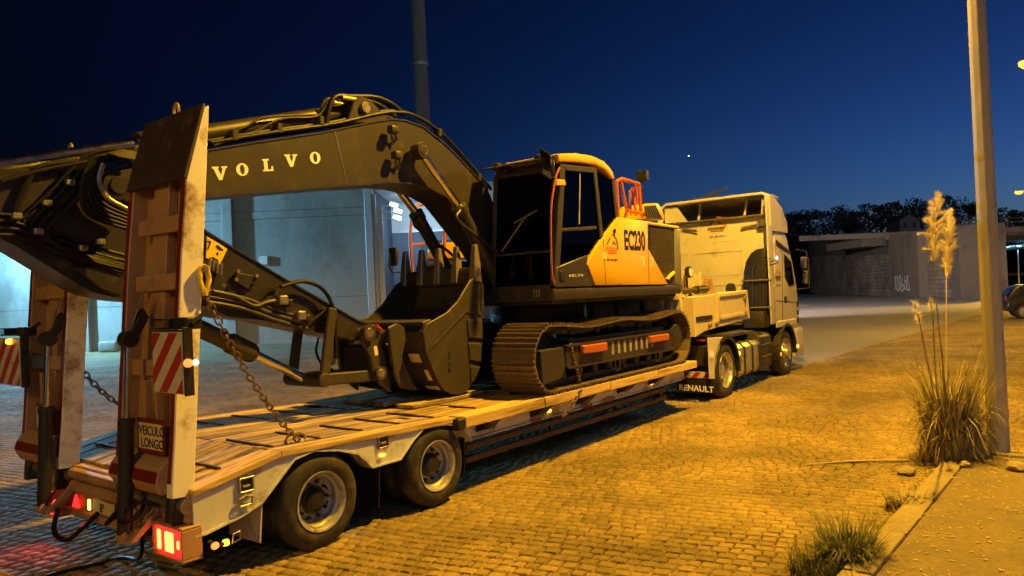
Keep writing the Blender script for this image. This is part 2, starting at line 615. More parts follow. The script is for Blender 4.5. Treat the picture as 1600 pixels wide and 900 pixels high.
def build_setts():
    ud = np.array((0.20, -0.98)); ud /= np.linalg.norm(ud)
    vd = np.array((-ud[1], ud[0]))
    pitch = 0.112
    cen, hl, hw = [], [], []
    # course coordinates of the part of the yard in view
    for j in range(int(-2 / pitch), int(34 / pitch)):
        c = j * pitch
        s = -16 + rng.random() * 0.1
        ln = 0.098 + rng.random(2400) * 0.05
        pos = -26 + np.cumsum(ln) - ln / 2 + rng.random() * 0.12
        wob = 0.012 * np.sin(pos * 0.9 + j * 0.05) + 0.01 * np.sin(pos * 0.31 + j * 0.21)
        x = pos * ud[0] + (c + wob) * vd[0]
        y = pos * ud[1] + (c + wob) * vd[1]
        cen.append(np.stack([x, y], 1)); hl.append(ln / 2); hw.append(np.full(len(ln), pitch / 2))
    cen = np.concatenate(cen); hl = np.concatenate(hl); hw = np.concatenate(hw)
    A = np.array(CAMM)
    P = np.concatenate([cen, np.zeros((len(cen), 1)), np.ones((len(cen), 1))], 1) @ A.T
    zc = -P[:, 2]
    with np.errstate(divide='ignore', invalid='ignore'):
        u = 800 + FPX * P[:, 0] / zc
        v = 450 - FPX * P[:, 1] / zc
    inside = (zc > 1) & (u > -60) & (u < 1660) & (v < 960) & (zc < 27)
    road = (cen[:, 1] > 1.335 - 0.046 * (cen[:, 0] - 4.5)) | (cen[:, 0] > 9.35)
    shape = (cen[:, 0] < 18.4) | (cen[:, 1] < 5.12 - 0.065 * (cen[:, 0] - 18)) | (cen[:, 1] > 5.3 + 1.9 * (cen[:, 0] - 18.4))
    k = inside & road & shape
    cen, hl, hw, zc, u, v = cen[k], hl[k], hw[k], zc[k], u[k], v[k]
    n = len(cen)
    big = np.hypot(cen[:, 0], cen[:, 1])
    shown = (u > 0) & (u < 1600) & (v < 900) & ((cen[:, 1] < 4.6) | (cen[:, 0] < 2.2))
    order = np.argsort(np.where(shown, big, 1e9))[:300]
    single = np.zeros(n, bool)
    single[order] = True
    jit = lambda s: (rng.random(n) - 0.5) * s
    wave = 0.007 * np.sin(cen[:, 0] * 2.1 + cen[:, 1] * 1.3) + 0.006 * np.sin(cen[:, 1] * 3.3 - cen[:, 0] * 0.7)
    h = 0.002 + wave + jit(0.005)
    gap = 0.003
    vs_ = np.zeros((n, 12, 3))
    corners = ((-1, -1), (1, -1), (1, 1), (-1, 1))
    tiltu, tiltv = jit(0.06), jit(0.06)
    for i, (a, b) in enumerate(corners):
        for lev, (inset, z) in enumerate(((gap, -0.045), (gap + 0.002, -0.012), (gap + 0.013, 0.0))):
            du = a * (hl - inset) + jit(0.009)
            dv = b * (hw - inset) + jit(0.009)
            xy = cen + du[:, None] * ud + dv[:, None] * vd
            vs_[:, lev * 4 + i, 0] = xy[:, 0]
            vs_[:, lev * 4 + i, 1] = xy[:, 1]
            vs_[:, lev * 4 + i, 2] = (h + z + tiltu * du + tiltv * dv) if lev else -0.045
    quads = []
    for lv in (0, 1):
        for i in range(4):
            j = (i + 1) % 4
            quads.append((lv * 4 + i, lv * 4 + j, lv * 4 + 4 + j, lv * 4 + 4 + i))
    quads.append((8, 9, 10, 11))
    quads = np.array(quads)
    rest = np.where(~single)[0]
    # far setts keep a single chamfer only
    V = vs_[rest].reshape(-1, 3)
    nf = len(rest)
    Fq = (quads[None] + (np.arange(nf) * 12)[:, None, None])
    Fq = Fq.reshape(-1, 4)
    me = bpy.data.meshes.new('setts')
    me.vertices.add(len(V)); me.vertices.foreach_set('co', V.ravel())
    me.loops.add(Fq.size); me.loops.foreach_set('vertex_index', Fq.ravel().astype(np.int32))
    me.polygons.add(len(Fq))
    me.polygons.foreach_set('loop_start', np.arange(0, Fq.size, 4, dtype=np.int32))
    me.polygons.foreach_set('loop_total', np.full(len(Fq), 4, np.int32))
    me.update(calc_edges=True)
    at = me.attributes.new('tone', 'FLOAT', 'FACE')
    at.data.foreach_set('value', np.repeat(rng.random(nf), len(quads)).astype(np.float32))
    me.materials.append(MATS['setts'])
    o = link('setts', me, ground)
    tag(o, kind='stuff')
    qs = [tuple(int(i) for i in q) for q in quads]
    for i in np.where(single)[0]:
        c = (cen[i][0], cen[i][1], 0.0)
        m2 = bpy.data.meshes.new('sett')
        m2.from_pydata([tuple(p - np.array(c)) for p in vs_[i]], [], qs)
        m2.materials.append(MATS['sett'])
        so_ = bpy.data.objects.new('sett', m2)
        so_.location = c
        col.objects.link(so_)
        so_.parent = ground
    return n


build_setts()

# the flush stone line that runs across the yard ahead of the truck
pm('road_dust', (0.27, 0.25, 0.225), 0.9, var=0.22, scale=0.5, dirt=(0.20, 0.18, 0.155), dirt_amt=0.35, dirt_scale=0.25, bump=0.2, bscale=30)
strip = MB()
pa, pb = Vector((17.2, 5.22, 0)), Vector((46.0, 3.35, 0))
dd = (pb - pa).normalized(); nn = Vector((-dd.y, dd.x, 0))
strip_root = None
x = 0.0
me_s = None
kerb_line = thing('kerb_line', 'long flush line of pale kerb stones crossing the yard ahead of the truck', 'kerb', tuple(pa))
while x < (pb - pa).length:
    ln = 0.95 + random.random() * 0.1
    b = MB()
    c = pa + dd * (x + ln / 2)
    rot = Matrix.Rotation(math.atan2(dd.y, dd.x), 3, 'Z')
    b.box((c.x, c.y, -0.02 + random.uniform(-0.004, 0.006)), (ln - 0.025, 0.16, 0.06), rot)
    b.build('kerb_stone', 'kerb_stone', kerb_line, bevel=0.008)
    x += ln

rd = MB()
rd.prism_z([(18.45, 5.20), (46, 3.42), (75, 1.6), (170, -6), (210, 60), (60, 78), (31, 29.2)], -0.05, 0.004)
road = rd.build('road', 'road_dust', smooth=0)
tag(road, kind='structure')

# ------------------------------------------------------------------ footpath and kerb at the photographer's side
fp = MB()
fp_poly = [(-6, -7), (9.15, -7), (9.15, kerb_y(9.15) - 0.20), (-6, kerb_y(-6) - 0.20)]
fp.prism_z(fp_poly, -0.10, 0.075)
footpath = fp.build('footpath', 'footpath', smooth=0, bevel=0.01)
tag(footpath, kind='structure')
kerb = thing('kerb', 'low kerb of concrete stones along the footpath edge, grass growing over it', 'kerb', (6, 1.2, 0))
x = -1.0
for ln in (1.0, 1.02, 0.98, 1.0, 1.0, 1.12, 0.96, 1.05, 0.95, 0.98):
    b = MB()
    y = kerb_y(x + ln / 2)
    rot = Matrix.Rotation(math.atan2(-0.046, 1) + random.uniform(-.006, .006), 3, 'Z')
    b.box((x + ln / 2, y - 0.10, -0.01 + random.uniform(-.006, .006)), (ln - 0.022, 0.19, 0.19), rot)
    b.build('kerb_stone', 'kerb_stone', kerb, bevel=0.014, segs=2)
    x += ln
rotk = Matrix.Rotation(R(90), 3, 'Z')
for yy in (0.42, -0.56, -1.54, -2.52):
    b = MB()
    b.box((9.26, yy, -0.005), (0.95, 0.19, 0.20), rotk)
    b.build('kerb_stone', 'kerb_stone', kerb, bevel=0.014, segs=2)

# ------------------------------------------------------------------ warehouse beyond the yard
WF = Vector((0.7942, 0.6077, 0))          # direction away from the photographer
WR = Vector((0.6077, -0.7942, 0))         # along the wall
W0 = Vector((30.2, 23.1, 0))


def wp(s, d, z):
    p = W0 + WR * s + WF * d
    return (p.x, p.y, z)


def wbox(b, s0, s1, d0, d1, z0, z1):
    q = [wp(s, d, z) for s in (s0, s1) for d in (d0, d1) for z in (z0, z1)]
    b.add(q, [(0, 1, 3, 2), (4, 6, 7, 5), (0, 4, 5, 1), (2, 3, 7, 6), (0, 2, 6, 4), (1, 5, 7, 3)])
    return b


pm('bay_blue', (0.11, 0.135, 0.19), 0.7, var=0.12, scale=1.2, dirt=(0.08, 0.10, 0.14), dirt_amt=0.25, dirt_scale=0.6)
pm('corrugated', (0.55, 0.58, 0.60), 0.5, var=0.06, scale=2)
pm('galvanised', (0.55, 0.57, 0.58), 0.45, metal=0.4, var=0.15, scale=5)
ware = thing('warehouse', 'grey concrete panel warehouse with lit open bay behind the excavator boom', 'building', wp(-12, 3, 0))
H = 7.9
joints = [(-46, -37.6), (-37.6, -30.0), (-30.0, -22.35), (-22.35, -14.7), (-14.7, -7.55)]
for a, c in joints:
    for z0, z1 in ((0, 2.3), (2.3, 6.55), (6.55, 6.95), (6.95, H)):
        b = MB()
        off = -0.02 if z0 == 6.55 else 0
        wbox(b, a + 0.012, c - 0.012, off, 0.3, z0 + 0.008 - (0.05 if z0 == 0 else 0), z1 - 0.008)
        b.build('wall_panel', 'concrete', ware, bevel=0.008)
for s in (-37.6, -30.0, -22.35, -14.7):
    wbox(MB(), s - 0.26, s + 0.26, -0.30, -0.022, -0.05, H - 0.2).build('pillar', 'concrete', ware, bevel=0.015)
wbox(MB(), -46, -7.55, 0.3, 0.42, -0.05, H).build('wall_core', 'concrete_joint', ware)
wbox(MB(), -46, -7.4, -0.12, 9, H, H + 0.22).build('roof', 'concrete', ware)
# the open bay
wbox(MB(), -7.55, -7.15, -0.12, 0.55, -0.05, H).build('door_post', 'galvanised', ware, bevel=0.02)
wbox(MB(), -7.14, -6.98, -0.02, 0.20, -0.05, H - 0.3).build('door_rail', 'galvanised', ware, bevel=0.01)
wbox(MB(), -6.98, -6.70, 0.30, 0.40, 0.0, H - 0.9).build('door_leaf', 'letter_white', ware, bevel=0.02)
wbox(MB(), -7.2, 4.2, 6.2, 6.5, -0.05, 6.15).build('bay_wall', 'bay_blue', ware)
for i in range(44):
    s = -7.2 + i * 0.26
    wbox(MB(), s, s + 0.13, 6.12, 6.2, 6.15, H).build('cladding_rib', 'corrugated', ware)
wbox(MB(), -7.2, 4.2, 6.2, 6.4, 6.15, H).build('cladding_sheet', 'corrugated', ware)
wbox(MB(), -7.2, 4.2, 6.10, 6.21, 6.08, 6.15).build('flashing', 'galvanised', ware)
wbox(MB(), -7.4, 4.2, 0.6, 6.5, H, H + 0.2).build('bay_roof', 'corrugated', ware)
wbox(MB(), -7.4, -7.16, 0.56, 6.2, -0.05, H).build('bay_side_wall', 'bay_blue', ware)
# three flood lights on brackets
for i, (s, z) in enumerate(((-6.15, 7.12), (-5.95, 6.78), (-6.0, 6.42))):
    fl = MB()
    p = Vector(wp(s, 0.9, z))
    fl.cyl(wp(-7.1, 0.7, z - 0.12), wp(s, 0.9, z), 0.03)
    arm = fl.build('bracket', 'galvanised', ware)
    b = MB()
    b.box(p, (0.42, 0.20, 0.20), Matrix.Rotation(R(-52), 3, 'Z') @ Matrix.Rotation(R(18), 3, 'Y'))
    b.build('floodlight', 'led_lamp', arm, bevel=0.03)
wbox(MB(), -13.12, -12.7, -0.16, -0.02, 4.15, 4.6).build('wall_box', 'letter_white', ware, bevel=0.02)
# wall lamp to the left, hidden behind the folded arm
wl_b = MB()
wbox(wl_b, -25.6, -25.4, -2.8, -0.01, 6.75, 6.83)
wl_b.build('lamp_bracket', 'galvanised', ware)
wb = MB()
wbox(wb, -25.9, -25.1, -3.15, -2.8, 6.72, 6.82)
wb.build('wall_lamp', 'led_lamp', ware, bevel=0.02)


def area_light(name, loc, target, power, color, size=0.4, size_y=None, spread=180):
    ld = bpy.data.lights.new(name, 'AREA')
    ld.energy = power / K
    ld.color = color
    ld.size = size
    if size_y:
        ld.shape = 'RECTANGLE'
        ld.size_y = size_y
    else:
        ld.shape = 'DISK'
    ld.spread = R(spread)
    o = bpy.data.objects.new(name, ld)
    o.location = loc
    d = Vector(target) - Vector(loc)
    o.rotation_euler = d.to_track_quat('-Z', 'Y').to_euler()
    col.objects.link(o)
    return o


area_light('wall_lamp_light', wp(-25.5, -3.2, 6.66), wp(-20.5, 0.6, 1.5), 2000, LED, 0.6)
area_light('yard_flood_light', wp(-25.5, -3.3, 6.7), wp(-14, -14, 0), 4600, LED, 0.6)
area_light('bay_flood_light', wp(-5.6, 0.95, 6.7), wp(-2.5, 6, 4.0), 300, (0.55, 0.80, 1.0), 0.5)

sb = thing('notice_board', 'tall black notice board with white lettering inside the warehouse bay', 'sign', wp(-4.2, 3.2, 0))
wbox(MB(), -5.05, -3.0, 3.2, 3.3, 0.05, 5.3).build('board', 'black', sb, bevel=0.02)
pa_ = wp(-4.72, 3.19, 4.52)
lettering('lettering', 'Ejor Pri', 'letter_white', sb, pa_, WR, (0, 0, 1), 0.26)
for i, (tw, z) in enumerate(((0.62, 3.55), (0.86, 3.05), (0.58, 2.55))):
    b = MB()
    s = -4.55
    while s < -4.55 + tw:
        wd = random.uniform(0.05, 0.09)
        wbox(b, s, s + wd, 3.185, 3.2, z, z + random.uniform(0.09, 0.13))
        s += wd + 0.035
    b.build('lettering', 'letter_cream', sb)

blk = thing('concrete_block', 'small rounded grey block lying at the foot of the lit warehouse wall', 'block', wp(-20.6, -0.9, 0))
b = MB()
wbox(b, -21.15, -20.2, -1.2, -0.7, -0.02, 0.55)
b.build('block_body', 'concrete', blk, bevel=0.12, segs=3)

# dark roof of a shed that shows above the tractor unit
shed = thing('shed', 'dark mono-pitch shed whose roof corner shows above the truck cab', 'building', (62, 32, 0))
pA = [(55.2, 32.4, 0), (63.2, 24.5, 0), (70.2, 30.9, 0), (62.2, 38.9, 0)]
pm('shed_dark', (0.05, 0.045, 0.042), 0.8, var=0.2)
b = MB()
b.add([(p[0], p[1], -0.1) for p in pA] + [(pA[0][0], pA[0][1], 6.6), (pA[1][0], pA[1][1], 10.4), (pA[2][0], pA[2][1], 10.4), (pA[3][0], pA[3][1], 6.6)],
      [(0, 1, 5, 4), (1, 2, 6, 5), (2, 3, 7, 6), (3, 0, 4, 7), (0, 3, 2, 1)])
b.build('wall', 'shed_dark', shed)
b = MB()
b.add([(pA[0][0] - .5, pA[0][1] + .2, 6.7), (pA[1][0] + .3, pA[1][1] - .7, 10.55), (pA[2][0] + .5, pA[2][1], 10.55), (pA[3][0], pA[3][1] + .5, 6.7)] +
      [(pA[0][0] - .5, pA[0][1] + .2, 7.0), (pA[1][0] + .3, pA[1][1] - .7, 10.85), (pA[2][0] + .5, pA[2][1], 10.85), (pA[3][0], pA[3][1] + .5, 7.0)],
      [(0, 1, 5, 4), (1, 2, 6, 5), (2, 3, 7, 6), (3, 0, 4, 7), (0, 3, 2, 1), (4, 5, 6, 7)])
b.build('roof', 'shed_dark', shed)

# ------------------------------------------------------------------ retaining wall, viaduct
WB = Vector((68.9, 5.9, 0))
WD = Vector((0.909, 0.417, 0)).normalized()
WN = Vector((WD.y, -WD.x, 0))       # away from the photographer
if WN.dot(Vector((1, 0, 0))) < 0:
    WN = -WN


def rp(t, d, z):
    p = WB + WD * t + WN * d
    return (p.x, p.y, z)


def rprism(b, t0, t1, d0, d1, za, zb):
    """za, zb = ((z at t0), (z at t1)) bottoms and tops"""
    q = [rp(t0, d0, za[0]), rp(t1, d0, za[1]), rp(t1, d1, za[1]), rp(t0, d1, za[0]), rp(t0, d0, zb[0]), rp(t1, d0, zb[1]), rp(t1, d1, zb[1]), rp(t0, d1, zb[0])]
    b.add(q, [(0, 3, 2, 1), (4, 5, 6, 7), (0, 1, 5, 4), (1, 2, 6, 5), (2, 3, 7, 6), (3, 0, 4, 7)])
    return b


def stone_wall_material():
    m = bpy.data.materials.new('stone_wall')
    m.use_nodes = True
    N, L = m.node_tree.nodes, m.node_tree.links
    b = N['Principled BSDF']
    tc = N.new('ShaderNodeTexCoord')
    mp = N.new('ShaderNodeMapping')
    mp.inputs['Rotation'].default_value = (R(90), 0, 0)
    mp0 = N.new('ShaderNodeMapping')
    mp0.inputs['Rotation'].default_value = (0, 0, -math.atan2(WD.y, WD.x))
    L.new(tc.outputs['Object'], mp0.inputs['Vector'])
    L.new(mp0.outputs['Vector'], mp.inputs['Vector'])
    br = N.new('ShaderNodeTexBrick')
    br.inputs['Scale'].default_value = 1
    br.inputs['Brick Width'].default_value = 0.9
    br.inputs['Row Height'].default_value = 0.42
    br.inputs['Mortar Size'].default_value = 0.03
    br.inputs['Color1'].default_value = (0.17, 0.135, 0.10, 1)
    br.inputs['Color2'].default_value = (0.27, 0.22, 0.17, 1)
    br.inputs['Mortar'].default_value = (0.07, 0.062, 0.055, 1)
    L.new(mp.outputs['Vector'], br.inputs['Vector'])
    n = N.new('ShaderNodeTexNoise')
    n.inputs['Scale'].default_value = 0.35
    n.inputs['Detail'].default_value = 9
    L.new(tc.outputs['Object'], n.inputs['Vector'])
    mr = N.new('ShaderNodeMapRange')
    mr.inputs['From Min'].default_value = 0.3
    mr.inputs['From Max'].default_value = 0.7
    mr.inputs['To Min'].default_value = 0.5
    mr.inputs['To Max'].default_value = 1.4
    L.new(n.outputs['Fac'], mr.inputs['Value'])
    sc = N.new('ShaderNodeVectorMath')
    sc.operation = 'SCALE'
    L.new(br.outputs['Color'], sc.inputs[0])
    L.new(mr.outputs['Result'], sc.inputs['Scale'])
    L.new(sc.outputs['Vector'], b.inputs['Base Color'])
    b.inputs['Roughness'].default_value = 0.9
    MATS['stone_wall'] = m


stone_wall_material()
pm('old_concrete', (0.17, 0.13, 0.09), 0.9, var=0.3, scale=0.5, stretch=(1, 1, 0.4), dirt=(0.09, 0.075, 0.06), dirt_amt=0.4, dirt_scale=0.5)
pm('dark_concrete', (0.11, 0.088, 0.068), 0.9, var=0.3, scale=0.5, dirt=(0.05, 0.04, 0.035), dirt_amt=0.3, dirt_scale=0.4)
rw = thing('retaining_wall', 'long dark stone retaining wall rising behind the yard', 'wall', rp(60, 0, 0))
rprism(MB(), 22.6, 150, 0, 1.2, (-.1, -.1), (4.6, 9.9)).build('stonework', 'stone_wall', rw)
rprism(MB(), 22.6, 150, -0.25, 1.2, (4.6, 9.9), (6.3, 15.2)).build('upper_band', 'dark_concrete', rw)
rprism(MB(), 22.6, 150, -0.6, 1.4, (6.3, 15.2), (6.75, 15.7)).build('coping', 'old_concrete', rw)
via = thing('viaduct', 'concrete road viaduct with graffiti on its abutment behind the pampas plumes', 'bridge', rp(0, 2, 0))
ab = rprism(MB(), 13.2, 22.5, -0.15, 3, (-.1, -.1), (6.4, 6.9)).build('abutment', 'old_concrete', via)
rprism(MB(), 3.5, 13.1, 0.6, 3, (-.1, -.1), (6.2, 6.4)).build('recessed_wall', 'stone_wall', via)
rprism(MB(), 1.6, 3.4, -0.5, 3, (-.1, -.1), (6.1, 6.2)).build('pier', 'dark_concrete', via)
DK = Vector(rp(23.5, -1.0, 0))


def dp(s, d, z):
    p = DK + WR * s + WF * d
    return (p.x, p.y, z)


def dbox(s0, s1, d0, d1, z0, z1, name, mat):
    q = [dp(s, d, z) for s in (s0, s1) for d in (d0, d1) for z in (z0, z1)]
    return MB().add(q, [(0, 1, 3, 2), (4, 6, 7, 5), (0, 4, 5, 1), (2, 3, 7, 6), (0, 2, 6, 4), (1, 5, 7, 3)]).build(name, mat, via)


dbox(-2, 90, 0, 9, 5.7, 6.85, 'deck_beam', 'dark_concrete')
dbox(-9, 90, -0.4, -0.01, 6.6, 7.15, 'deck_edge', 'old_concrete')
for i in range(18):
    t = 8 + i * 2.1
    dbox(t, t + .10, -.28, -.18, 7.15, 8.2, 'railing_post', 'dark_concrete')
for dz in (.5, .98):
    dbox(8, 46, -.26, -.20, 7.15 + dz, 7.22 + dz, 'railing', 'dark_concrete')
# graffiti tag sprayed on the abutment: pale bubble strokes with a dark outline
gr_d, gr_l = MB(), MB()


def gpt(a, z):
    return rp(21.3 - a, -0.165, z)


def stroke(b, pts, r, d):
    P = [Vector(gpt(a, z)) - WN * d for a, z in pts]
    for p, q in zip(P[:-1], P[1:]):
        n = (q - p).cross(WN).normalized() * r
        b.add([p - n, q - n, q + n, p + n], [(0, 1, 2, 3)])


GL = [[(0.1, .7), (0.1, 2.1), (0.45, 2.15), (0.45, .7)], [(0.8, 2.2), (1.0, 1.4), (0.9, .6), (1.6, .8), (1.3, 2.0), (0.9, 2.2)],
      [(1.9, .8), (1.8, 2.2), (2.2, 2.2), (2.3, 1.3), (2.0, .7), (2.7, .6)], [(2.9, 2.1), (2.5, 1.3), (3.1, .6), (3.3, 1.2), (2.8, 1.3)],
      [(3.6, 2.2), (3.5, .8), (4.0, .9), (4.1, 1.6), (3.7, 1.7)], [(4.3, 2.2), (4.3, .7), (5.1, .8), (4.7, 1.6), (4.5, 2.1), (5.0, 2.2)]]
for s in GL:
    stroke(gr_d, s, 0.24, 0.004)
    stroke(gr_l, s, 0.11, 0.010)
gr_d.build('graffiti_outline', 'letter_black', ab)
pm('spray_silver', (0.62, 0.58, 0.54), 0.6, var=0.2, scale=3)
gr_l.build('graffiti_fill', 'spray_silver', ab)

# ------------------------------------------------------------------ hill, house and trees on the skyline
pm('hill_dark', (0.030, 0.028, 0.022), 0.95, var=0.4, scale=0.1)
hb = MB()
prof = [(-300, 4), (-160, 9), (-80, 11), (0, 12.5), (60, 14), (140, 19), (240, 16), (360, 8), (480, 2)]
rows = [(14, 0.35), (40, 0.62), (90, 0.9), (150, 1.0), (260, 0.8), (420, 0.0)]
hv = [rp(t, d, z * k - (0 if k else .3)) for d, k in rows for t, z in prof]
npf = len(prof)
hf = [(i * npf + j, i * npf + j + 1, (i + 1) * npf + j + 1, (i + 1) * npf + j) for i in range(len(rows) - 1) for j in range(npf - 1)]
hb.add(hv, hf)
hill = hb.build('hill', 'hill_dark')
tag(hill, kind='structure')

pm('leaf_dark', (0.030, 0.036, 0.018), 0.7, var=0.4, scale=0.8, per_object=0.25)
pm('bark', (0.06, 0.05, 0.04), 0.9, var=0.3, scale=3)


def tree(px, top, dist, wid, label, seed):
    rs = random.Random(seed)
    # bearing and height from the place it shows on the skyline
    ang = R(37.423) - math.atan((px - 800) / FPX)
    zc = dist
    rng_ = zc / math.cos(R(37.423) - ang)
    X, Y = rng_ * math.cos(ang), rng_ * math.sin(ang)
    hor = 461 - 0.0438 * (px - 800)
    ztop = 2.0 + (hor - top) * zc / FPX
    zb = min(ztop - 8, 14)
    t = thing('skyline_tree', label, 'tree', (X, Y, zb), 'trees on the skyline')
    tr = MB()
    tr.tube([(X, Y, zb - 2), (X + .2, Y, zb + (ztop - zb) * .5), (X, Y + .2, ztop - 1)], [0.42, 0.28, 0.1], 7)
    for k in range(4):
        a = rs.random() * 6.28
        z = zb + (ztop - zb) * rs.uniform(.35, .7)
        tr.tube([(X, Y, z), (X + math.cos(a) * wid * .3, Y + math.sin(a) * wid * .3, z + 1.2)], [0.14, 0.05], 5)
    tr.build('trunk', 'bark', t)
    cr = MB()
    Hh = ztop - zb
    for k in range(20):
        f = rs.random()
        a = rs.random() * 6.28
        rr = wid * .5 * (1 - abs(f - .45) * 1.0) * rs.uniform(.35, 1.0)
        cx, cy, cz = X + math.cos(a) * rr, Y + math.sin(a) * rr, zb + Hh * (.25 + .72 * f)
        rad = wid * rs.uniform(.14, .25) * (1.15 - .5 * f)
        for q in range(46):
            d = Vector((rs.gauss(0, 1), rs.gauss(0, 1), rs.gauss(0, .8)))
            d = d.normalized() * rad * rs.uniform(.5, 1.08)
            c = Vector((cx, cy, cz)) + d
            if c.z > ztop:
                c.z = ztop - rs.random()
            e1 = Vector((rs.gauss(0, 1), rs.gauss(0, 1), rs.gauss(0, 1))).normalized() * rs.uniform(.25, .5)
            e2 = e1.orthogonal().normalized() * rs.uniform(.2, .42)
            cr.add([c - e1, c - e2 * .8, c + e1, c + e2], [(0, 1, 2, 3)])
    cr.build('crown', 'leaf_dark', t, smooth=0)
    return t


TREES = [(1216, 338, 30), (1232, 334, 30), (1252, 335, 26), (1268, 328, 26), (1290, 330, 24), (1312, 321, 26), (1328, 333, 22), (1342, 330, 18),
         (1362, 318, 24), (1380, 319, 20), (1398, 316, 22), (1421, 311, 26), (1444, 318, 20), (1470, 311, 24), (1496, 305, 30), (1518, 317, 22), (1566, 325, 22), (1594, 327, 20)]
for i, (px, top, wd) in enumerate(TREES):
    nth = ['first', 'second', 'third', 'fourth', 'fifth', 'sixth', 'seventh', 'eighth', 'ninth', 'tenth', 'eleventh', 'twelfth', 'thirteenth', 'fourteenth', 'fifteenth', 'sixteenth', 'seventeenth', 'eighteenth'][i]
    size = 'broad' if wd >= 26 else ('narrow' if wd <= 20 else 'rounded')
    tree(px, top, 205 + (i * 37 % 50), wd * 0.47, f'{size} dark tree on the skyline, {nth} counting from the truck cab', 100 + i)

hs = thing('hillside_house', 'pale gabled house front among the dark skyline trees', 'house', (0, 0, 0))
ang = R(37.423) - math.atan((1426 - 800) / FPX)
rg = 190 / math.cos(R(37.423) - ang)
hx, hy = rg * math.cos(ang), rg * math.sin(ang)
hs.location = (hx, hy, 14)
pm('house_wall', (0.16, 0.15, 0.145), 0.8, var=0.1)


def hp(s, d, z):
    p = Vector((hx, hy, 0)) + WR * s + WF * d
    return (p.x, p.y, z)


b = MB()
b._prism([hp(-2.6, 0, 14), hp(2.6, 0, 14), hp(2.6, 0, 17.0), hp(0, 0, 18.6), hp(-2.6, 0, 17.0)], [hp(-2.6, 7, 14), hp(2.6, 7, 14), hp(2.6, 7, 17.0), hp(0, 7, 18.6), hp(-2.6, 7, 17.0)])
b.build('wall', 'house_wall', hs)
b = MB()
for s in (-1, 1):
    b.add([hp(0, -.3, 18.9), hp(s * 3.0, -.3, 17.0), hp(s * 3.0, 7.3, 17.0), hp(0, 7.3, 18.9), hp(0, -.3, 18.65), hp(s * 3.0, -.3, 16.75), hp(s * 3.0, 7.3, 16.75), hp(0, 7.3, 18.65)],
          [(0, 1, 2, 3), (4, 7, 6, 5), (0, 4, 5, 1), (1, 5, 6, 2), (2, 6, 7, 3), (3, 7, 4, 0)])
b.build('roof', 'shed_dark', hs)
for s in (-1.2, 1.2):
    b = MB()
    q = [hp(s + e, dd_, z) for e in (-.45, .45) for dd_ in (-.06, 0.02) for z in (15.0, 16.3)]
    b.add(q, [(0, 1, 3, 2), (4, 6, 7, 5), (0, 4, 5, 1), (2, 3, 7, 6), (0, 2, 6, 4), (1, 5, 7, 3)])
    b.build('window', 'black', hs)

# ------------------------------------------------------------------ lamp posts
def octa(c, r, rot):
    return [(c[0] + r * math.cos(rot + k * math.pi / 4), c[1] + r * math.sin(rot + k * math.pi / 4)) for k in range(8)]


def lamp_post(x, y, hx_, hy_, h, label, r0=0.105, r1=0.07, power=0, lens=True):
    t = thing('street_lamp', label, 'street lamp', (x, y, 0), 'sodium street lamps along the footpath')
    b = MB()
    rot = R(8)
    levels = [(0, r0 * 1.02), (h * .55, (r0 * .45 + r1 * .55)), (h - .3, r1)]
    vv = [(px_, py_, z) for z, r in levels for px_, py_ in octa((x, y), r, rot)]
    ff = [(k * 8 + i, k * 8 + (i + 1) % 8, (k + 1) * 8 + (i + 1) % 8, (k + 1) * 8 + i) for k in range(2) for i in range(8)] + [tuple(range(8))[::-1], tuple(range(16, 24))]
    b.add(vv, ff)
    b.build('pole', 'pole_concrete', t, smooth=0, bevel=0.008)
    b = MB()
    b.tube(smooth_path([(x, y, h - .6), (x + (hx_ - x) * .1, y + (hy_ - y) * .1, h - .1), (x + (hx_ - x) * .5, y + (hy_ - y) * .5, h + .12), (hx_, hy_, h + .1)], 5), 0.035, 8)
    b.build('arm', 'galvanised', t)
    d = Vector((hx_ - x, hy_ - y, 0)).normalized()
    ang_ = math.atan2(d.y, d.x)
    b = MB()
    b.lathe([(0.001, .10), (.10, .09), (.17, .03), (.18, -.02), (.165, -.03)], (0, 0, 0), 'Z', 16)
    hv_ = [Matrix.Rotation(ang_, 3, 'Z') @ Vector((p[0] * 1.7, p[1], p[2])) for p in b.v]
    b.v = [(p.x + hx_, p.y + hy_, p.z + h + .08) for p in hv_]
    hd = b.build('lamp_head', 'galvanised', t)
    b = MB()
    b.lathe([(0.001, -.26), (.13, -.235), (.20, -.14), (.21, -.03), (.19, -.005), (.001, -.004)], (0, 0, 0), 'Z', 16)
    hv_ = [Matrix.Rotation(ang_, 3, 'Z') @ Vector((p[0] * 1.5, p[1], p[2])) for p in b.v]
    b.v = [(p.x + hx_, p.y + hy_, p.z + h + .055) for p in hv_]
    b.build('lens', 'sodium_lamp', hd)
    if power:
        ld = bpy.data.lights.new('street_lamp_light', 'SPOT')
        ld.energy = power / K
        ld.color = SODIUM
        ld.spot_size = R(168)
        ld.spot_blend = 0.25
        ld.shadow_soft_size = 0.14
        o = bpy.data.objects.new('street_lamp_light', ld)
        o.location = (hx_, hy_, h - .26)
        col.objects.link(o)
    return t


lamp_post(9.36, 0.66, 9.10, 1.65, 10.2, 'tall grey octagonal street lamp pole rising beside the pampas grass', power=12000)
lamp_post(29.6, -0.65, 29.6, 0.70, 8.95, 'sodium street lamp glowing high at the right edge of the photo', power=4500)
lamp_post(76.8, 1.7, 76.8, 3.02, 9.0, 'small distant sodium street lamp glowing above the parked car', power=34000)
lamp_post(53.2, -1.2, 53.2, 0.1, 9.0, 'sodium street lamp between the two glowing ones, just out of sight', power=2500)
lamp_post(-10.9, 0.66, -10.5, 2.15, 9.3, 'sodium street lamp standing behind the photographer', power=2400)

